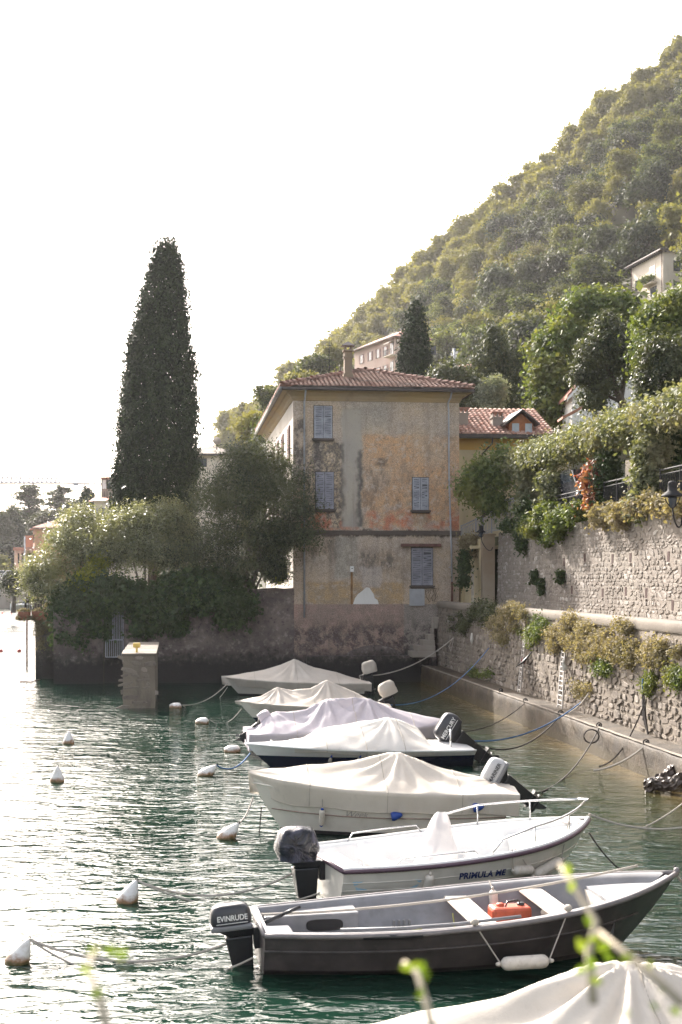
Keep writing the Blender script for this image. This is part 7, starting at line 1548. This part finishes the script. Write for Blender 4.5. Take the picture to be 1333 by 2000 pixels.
# ---- B5: big covered white boat
T5, L5 = bframe((3.0, 27.5), (-1.74, 27.0)); H5 = Hull(L5, 2.3, .78, 1.1, .25, .85, .8, 2.4, .78, 1.8)
b5 = thing('covered_motorboat', 'largest covered boat, white hull under a cream tarp with one high peak', 'boat', M=T5)
H5.outer(MB(T5)).build('hull', [M['antifoul'], M['gel']], b5)
H5.rail(MB(T5), .012, .012, 0, .62, i1=.98).build('hull_stripe', simple('brown_stripe', (.25, .18, .15), .5), b5); H5.rail(MB(T5), .02, .005, 0, .9).build('rubbing_strake', M['gel'], b5)
cover(H5, T5, [(-.05, .82), (.05, .95), (.2, 1.12), (.3, 1.27), (.4, 1.47), (.5, 1.36), (.7, 1.24), (.9, 1.16), (1.03, 1.12)], M['covercream'], b5, 2.1, .38, x1=1.004, peaks=((.4, 1.5), (1.0, .6), (0.0, .6)), folds=.035, sagp=1.15)
text_mesh('Week', .17, H5, T5, 3.05, .38, 1, M['greyletter'], b5, shear=.4, flip=True, bold=-.001); text_mesh('ONE', .13, H5, T5, 1.15, .52, 1, M['greyletter'], b5, flip=True)
MB().add([T5 @ H5.at(x, z, 1, .012) for x, z in ((1.75, .5), (1.3, .58), (1.5, .63))], [(0, 1, 2)]).build('hull_marking', M['lettblue'], b5)
outboard(H5, T5 @ Matrix.Translation((.05, 0, 0)), 'silver-grey outboard motor tilted up behind the largest covered boat', M['cowlsilver'], 1.05, R(60), brand='MARINER', band=M['cowlgrey'], up=-.12, textmat=M['cowl'])
def hang(H, T, x, z0, z1, side, lab, caps, r=.055, off=.09):
    p, q = T @ H.at(x, z0, side, off), T @ H.at(x, z1, side, off); fender(lab, p, q, r, caps, [[p, T @ (H.at(x, z0+.2, side, off*.6))]])
hang(H5, T5, 3.45, .52, .2, 1, 'slim white fender with blue caps on the bow half of the largest covered boat', M['bluecap'])
for x, lab in ((2.15, 'blue conical fender top beside the script lettering of the largest covered boat'), (.62, 'small blue conical fender top near the stern of the largest covered boat')):
    o = MB(Matrix.Translation(T5 @ H5.at(x, .42 if x > 1 else .55, 1, .07)) @ Matrix.Rotation(R(80), 4, 'Y')).lathe([(.08, -.05), (.09, 0), (.05, .12), (.02, .16)], 12).build('blue_float', M['bluecap']); tag(o, lab, 'float')
# ---- B4: white runabout with navy bottom
T4, L4 = bframe((3.25, 37.2), (-2.4, 36.2)); H4 = Hull(L4, 2.4, .44, .60, .25, .9, .9, 2.0, .86, 1.6, wl=.3)
b4 = thing('covered_runabout', 'low white runabout with navy bottom and bright white tarp, second covered boat beyond the largest', 'boat', M=T4)
H4.outer(MB(T4)).build('hull', [M['navy'], M['gelwhite']], b4)
def deck4(a, b):
    i = a; t = (b-.5)*2; w = H4.half(i); return T4 @ Vector((i*H4.L, t*w, H4.sheer(i)+.12*(1-t*t)*min(1, (1-i)*4)*min(1, i*8+.3)))
MB().grid(deck4, 40, 12).build('deck', M['gelwhite'], b4); H4.rail(MB(T4), .03, .0, -.005).build('rubbing_strake', M['gelwhite'], b4)
cover(H4, T4, [(.10, .50), (.18, .58), (.22, .86), (.3, 1.08), (.36, 1.18), (.42, 1.14), (.6, 1.0), (.68, .93), (.74, .72), (.80, .66)], M['coverwhite'], b4, 4.4, .12, x0=.19, x1=.8, peaks=((.36, 1.4), (.68, .8)), folds=.022, sagp=.8)
MB(T4).tube([(5.1, -.12, .66), (5.1, .12, .66)], .02, 5).build('bow_cleat', M['steel'], b4); MB(T4).tube([(.6, .8, .45), (.6, .8, .95)], .025, 6).build('light_post', M['steel'], b4)
outboard(H4, T4 @ Matrix.Translation((.5, 0, 0)), 'large black outboard motor tilted up behind the white runabout with navy bottom', M['cowl'], 1.45, R(58), brand='MERCURY', up=-.08, textmat=M['gelwhite'])
for x in (3.7, 3.0):
    p, q = T4 @ H4.at(x, .3, 1, .08), T4 @ H4.at(x, .02, 1, .08); fender('blue-topped dark fender on the near side of the white runabout, %s' % ('nearer its bow' if x > 3.3 else 'nearer its middle'), p, q, .05, M['bluecap'], [[p, T4 @ H4.at(x, .44, 1, .04)]])
# ---- B3: grey-lilac covered boat, engine under the tarp on the left
T3, L3 = bframe((-2.1, 39.2), (3.05, 40.0)); H3 = Hull(L3, 2.3, .62, .74, .2, .85, .6, 2.4, .82, 1.5)
b3 = thing('covered_boat', 'boat wholly wrapped in a grey-lilac tarp, its engine end hanging down at the left', 'boat', M=T3)
H3.outer(MB(T3)).build('hull', [M['antifoul'], M['gel']], b3)
cover(H3, T3, [(-.1, .45), (-.06, .6), (.0, .98), (.06, 1.12), (.12, 1.1), (.22, 1.15), (.33, 1.46), (.4, 1.47), (.52, 1.44), (.56, 1.43), (.68, 1.15), (.85, .95), (1.03, .8)], M['covergrey'], b3, 3.3, .4, x0=-.1, peaks=((.33, 1.5), (.55, 1.7), (0.02, 1.0)), folds=.035, sagp=.95, hemnoise=.08)
outboard(H3, T3, 'dark outboard leg showing below the grey-lilac tarp at its left end', M['cowl'], .8, R(62), cover_mat=M['covergrey'], up=-.05)
# ---- B2, B1: far covered boats
T2_, L2 = bframe((1.35, 48.55), (-3.43, 47.9)); H2 = Hull(L2, 2.3, .5, .66, .22, .85, .8, 2.3, .84, 1.5, wl=.12)
b2 = thing('covered_boat', 'beige-covered boat with two low peaks and a dark bottom, second farthest in the row', 'boat', M=T2_)
H2.outer(MB(T2_)).build('hull', [M['navy'], M['gel']], b2); cover(H2, T2_, [(-.05, .5), (.06, .62), (.16, .85), (.28, 1.1), (.38, 1.35), (.5, 1.08), (.63, .98), (.73, 1.13), (.85, .84), (1.03, .68)], M['coverbeige'], b2, 5.5, .14, peaks=((.38, 1.2), (.73, 1.0)), folds=.03)
outboard(H2, T2_, 'outboard motor under a crumpled pale cloth hood, second farthest boat', M['cowl'], 1.0, R(25), cover_mat=M['coverbeige'], up=.12)
T1, L1 = bframe((0.85, 59.25), (-4.75, 58.5)); H1 = Hull(L1, 2.3, .5, .74, .22, .85, .8, 2.3, .84, 1.5)
b1 = thing('covered_boat', 'farthest boat of the row, beige tarp with a single peak, lying before the old house', 'boat', M=T1)
H1.outer(MB(T1)).build('hull', [M['antifoul'], M['gel']], b1); cover(H1, T1, [(-.05, .5), (.08, .7), (.25, 1.0), (.35, 1.12), (.5, 1.46), (.6, 1.2), (.72, 1.0), (.9, .85), (1.03, .78)], M['coverbeige'], b1, 6.6, .3, peaks=((.5, 1.3),), folds=.03)
outboard(H1, T1, 'outboard motor under a pale cloth hood on the farthest boat', M['cowl'], 1.05, R(15), cover_mat=M['coverbeige'], up=.22)
# ---- B8: cream tarp at the bottom right corner
T8, L8 = bframe((5.6, 12.9), (-.6, 11.9)); H8 = Hull(L8, 2.6, .85, .8, .25, .85, .8, 2.3, .84, 1.5)
b8 = thing('covered_boat', 'cream tarp covering the nearest boat, cut off by the bottom right corner', 'boat', M=T8)
H8.outer(MB(T8)).build('hull', [M['antifoul'], M['gel']], b8); cover(H8, T8, [(-.05, .85), (.2, 1.15), (.35, 1.26), (.5, 1.44), (.55, 1.42), (.7, 1.12), (.85, .9), (1.03, .8)], M['covercream'], b8, 8.8, .3, peaks=((.5, 2.2),), folds=.035, nu=200, nv=90)
# ================================================================ buoys
def buoy(lab, px, py, wpx, tilt, az=0.0, blunt=False):
    p = PW(px, py-wpx*.1, 0); w = wpx*p.y/F*1.0; r = w/2
    T = Matrix.Translation(p) @ Matrix.Rotation(az, 4, 'Z') @ Matrix.Rotation(tilt, 4, 'Y')
    t = thing('mooring_buoy', lab, 'buoy', p, group='white mooring buoys')
    h = w*(1.05 if not blunt else .8)
    pr = [(r*.5, -.5*w), (r*.85, -.3*w), (r, -.05*w), (r*1.0, .12*w), (r*.9, .3*w), (r*.62, h*.62), (r*.34, h*.88), (r*.16, h*1.02), (r*.06, h*1.06)] if not blunt else [(r*.5, -.4*w), (r*.9, -.3*w), (r, 0), (r*.97, .2*w), (r*.8, h*.6), (r*.6, h*.85), (r*.3, h*.95)]
    MB(T).lathe(pr, 20).build('float_body', M['buoy'], t); top = T @ Vector((0, 0, h*1.05))
    MB(T).tube([(r*.14*math.cos(a), 0, h*1.08+r*.14*math.sin(a)) for a in np.linspace(0, 6.28, 9)], r*.045, 5, False).build('ring', M['iron'], t)
    return top
s = Sh('buoy_paint', .4); g = s.geo(); x, y, z = s.sep(g); n = s.noise(g, 6, 6, .7); zz = s.math('ADD', z, s.math('MULTIPLY', s.math('SUBTRACT', n, .5), .3))
c = s.mix(s.step(n, .5, .68), (.74, .72, .69), (.6, .56, .5)); c = s.mix(s.step(zz, .14, .04), c, (.28, .15, .07)); c = s.mix(s.step(zz, .06, .0), c, (.1, .08, .03)); s.col(c); M['buoy'] = s.m
BU = [('small blunt white buoy farthest away, tied to the farthest covered boat', 340, 1385, 20, 70, 1), ('small tilted white buoy near the second farthest covered boat', 392, 1416, 22, 62, 1), ('blunt white buoy right at the tip of the grey-lilac covered boat', 450, 1472, 27, 72, 1),
      ('tilted white buoy with a blue rope to the white runabout', 400, 1518, 28, 48, 0), ('tilted white conical buoy in front of the bow of the largest covered boat', 441, 1641, 35, 40, 0), ('large leaning white conical buoy roped to the cream open boat', 248, 1766, 42, 24, 0),
      ('large rusty leaning white buoy nearest the bottom left corner', 33, 1885, 47, 28, 0), ('upright white conical buoy farthest left, behind its twin', 134, 1455, 22, 2, 0), ('upright white conical buoy at the left, nearer than its twin', 112, 1530, 28, 1, 0)]
tops = [buoy(lab, px, py, w_, R(t_), 0 if k != 7 else .3, bool(b_)) for k, (lab, px, py, w_, t_, b_) in enumerate(BU)]
def rope(lab, pts, r=.018, mat='rope', name='mooring_rope'):
    return tag(MB().tube(pts, r, 5).build(name, M[mat]), lab, 'rope', 'mooring ropes')
bw = lambda T, H, dz=0: T @ Vector((H.L*.985, 0, H.zb-.25+dz))
rope('pale rope from the farthest buoy to the bow of the farthest covered boat', sag(tops[0], bw(T1, H1), .25)); rope('second slack rope from the farthest buoy towards the farthest boat', sag(tops[0], bw(T1, H1, -.15), .5), .012)
rope('rope from the small tilted buoy to the second farthest covered boat', sag(tops[1], bw(T2_, H2), .3), .015)
rope('blue rope from a tilted buoy to the bow of the white runabout', sag(tops[3], bw(T4, H4), .22), .02, 'ropeblue')
rope('short pale rope from a buoy to the bow of the largest covered boat', sag(tops[4], bw(T5, H5, -.2), .1)); rope('thin dark line hanging straight down from the bow of the largest covered boat', [T5 @ Vector((4.55, .25, .5)), T5 @ Vector((4.6, .3, -.1))], .012, 'ropedark')
st6 = T6 @ Vector((-.1, .3, .45)); rope('upper slack rope from the large leaning buoy to the stern of the cream boat', sag(tops[5], st6, .35, 20)); rope('lower slack rope from the large leaning buoy to the engine of the cream boat', sag(tops[5], T6 @ Vector((-.1, -.2, .1)), .3, 20), .014)
st7 = T7 @ Vector((-.15, 0, .35)); rope('upper rope from the rusty buoy to the stern of the open dark boat', sag(tops[6], st7, .3, 20)); rope('lower rope from the rusty buoy to the stern of the open dark boat', sag(tops[6], T7 @ Vector((-.1, -.3, .15)), .42, 20), .014)
rope('white stern rope from the farthest boat up to the quay wall by the steps', sag(T1 @ Vector((-.4, 0, .75)), onplane_a(886, 1246, 6.6), .35), .026); rope('looped end of the white stern rope hanging on the quay wall', [onplane_a(886, 1246, 6.6), onplane_a(884, 1262, 6.58), onplane_a(881, 1272, 6.55), onplane_a(877, 1262, 6.58), onplane_a(886, 1246, 6.6)], .02)
rope('blue-grey rope from the second farthest boat to the quay wall', sag(T2_ @ Vector((-.3, .2, .5)), onplane_a(955, 1266, 6.6), .6), .018, 'ropeblue')
rope('blue stern rope from the white runabout to the ledge below the wider ladder', sag(T4 @ Vector((-.2, -.5, .5)), onplane_a(1135, 1372, 6.4), .35), .022, 'ropeblue')
rope('dark rope from the grey-lilac boat to a mooring peg', sag(Vector((3.0, 40, .5)), qpt(1027, 1372, 5.95), .3), .016, 'ropedark'); rope('dark rope with a loop from the runabout to the middle mooring peg', sag(T4 @ Vector((-.2, .2, .5)), qpt(1096, 1396, 5.95), .5), .022, 'ropedark')
rope('thick dark rope from the largest covered boat to the fourth mooring peg', sag(T5 @ Vector((-.1, -.5, .7)), qpt(1171, 1421, 5.95), .75), .02, 'ropedark'); rope('coil of black rope hanging from the fourth mooring peg', [qpt(1171, 1423, 5.8)+Vector((.2*math.cos(a)-.3, -.5, .18*math.sin(a)-.15)) for a in np.linspace(0, 6.3, 14)], .022, 'ropedark')
rope('pale knotted rope lying over the ledge at the last mooring peg', sag(PW(1160, 1505, .05), qpt(1263, 1455, 5.95), .12), .03); rope('dark rope from the hanging bundle down into the water', sag(PW(1170, 1497, .02), qpt(1257, 1380, 6.4), .35), .018, 'ropedark')
rope('pale rope from the wall over the ledge beside the wider ladder', sag(qpt(1096, 1396, 5.95), qpt(1150, 1355, 6.5), .15), .022)
rope('dark slack line from the second mooring peg to the third', sag(qpt(979, 1352, 5.95), qpt(1027, 1372, 5.95), .25), .012, 'ropedark')
bo6 = T6 @ Vector((H6.L, 0, 1.0)); rope('pale rope from the bow rail of the cream boat running out at the right', sag(bo6, PW(1400, 1600, .9), .2), .018); rope('second rope leaving the bow of the cream boat into the water', sag(T6 @ Vector((H6.L, 0, .7)), PW(1320, 1690, .02), .45), .014, 'ropedark')
rope('pale rope slanting up from the water at the right edge', sag(PW(1255, 1617, .02), PW(1345, 1560, .5), .05), .016)
rope('ropes from the bow of the open dark boat out to the right', sag(T7 @ Vector((L7, 0, .9)), PW(1380, 1735, .6), .08), .02)
# ================================================================ foreground twigs, close to the camera
M['newleaf'] = foliage('young_leaf', (.1, .16, .02), (.2, .26, .04), None, .35, .6)
M['twig'] = simple('pale_twig', (.42, .36, .26), .8)
def twig(lab, pts, leaves_, Y, r=.006):
    t = thing('leafy_twig', lab, 'twig', tuple(P(*pts[0], Y))); q = [P(x, y, Y+.04*k) for k, (x, y) in enumerate(pts)]
    MB().tube(q, [r*(1-.5*k/len(q)) for k in range(len(q))], 6).build('stem', M['twig'], t); g_ = random.Random(int(pts[0][0]))
    for (x, y, sz) in leaves_:
        c = P(x, y, Y+g_.uniform(-.03, .05)); l = sz*.8*Y/F; a = g_.uniform(0, 6.28)
        T = Matrix.Translation(c) @ Matrix.Rotation(a, 4, 'Y') @ Matrix.Rotation(g_.uniform(-.7, .7), 4, 'X'); n = 8
        vs = [(-l/2, 0, 0)]+[(-l/2+l*k/n, .06*l*math.sin(k/n*3), l*.28*math.sin(math.pi*(k/n)**.8)) for k in range(1, n)]+[(l/2, 0, 0)]+[(-l/2+l*k/n, .06*l*math.sin(k/n*3), -l*.28*math.sin(math.pi*(k/n)**.8)) for k in range(n-1, 0, -1)]
        o = MB(T).add(vs, [tuple(range(len(vs)))], True).build('leaf', M['newleaf'], t)
        at = o.data.attributes.new('tint', 'FLOAT', 'POINT'); at.data.foreach_set('value', [g_.random()]*len(o.data.vertices))
twig('out-of-focus twig rising in front of the dark boat at the lower right', [(1160, 1960), (1150, 1860), (1165, 1800), (1120, 1730), (1095, 1690)], [(1110, 1700, 36), (1118, 1730, 34), (1150, 1800, 34), (1160, 1838, 46), (1135, 1845, 40), (1178, 1850, 40), (1155, 1880, 44), (1135, 1895, 40), (1190, 1870, 36), (1165, 1915, 34)], 1.9)
twig('out-of-focus twig slanting over the lower right boat cover', [(1333, 1960), (1270, 1900), (1220, 1862), (1170, 1820)], [(1225, 1870, 38), (1270, 1885, 30), (1300, 1930, 32), (1225, 1980, 26), (1320, 1975, 34), (1280, 1965, 24)], 1.8)
twig('out-of-focus twig tip at the bottom middle of the picture', [(850, 2030), (835, 1965), (815, 1900), (790, 1880)], [(795, 1890, 40), (825, 1890, 34), (832, 1905, 36), (822, 1940, 34), (812, 1885, 26)], 1.9)
twig('blurred yellow-green twig at the lower left over the water', [(215, 2030), (195, 1950), (170, 1890), (190, 1850)], [(190, 1938, 44), (168, 1895, 38), (215, 1855, 46), (240, 1862, 36), (180, 1855, 30)], 1.55)
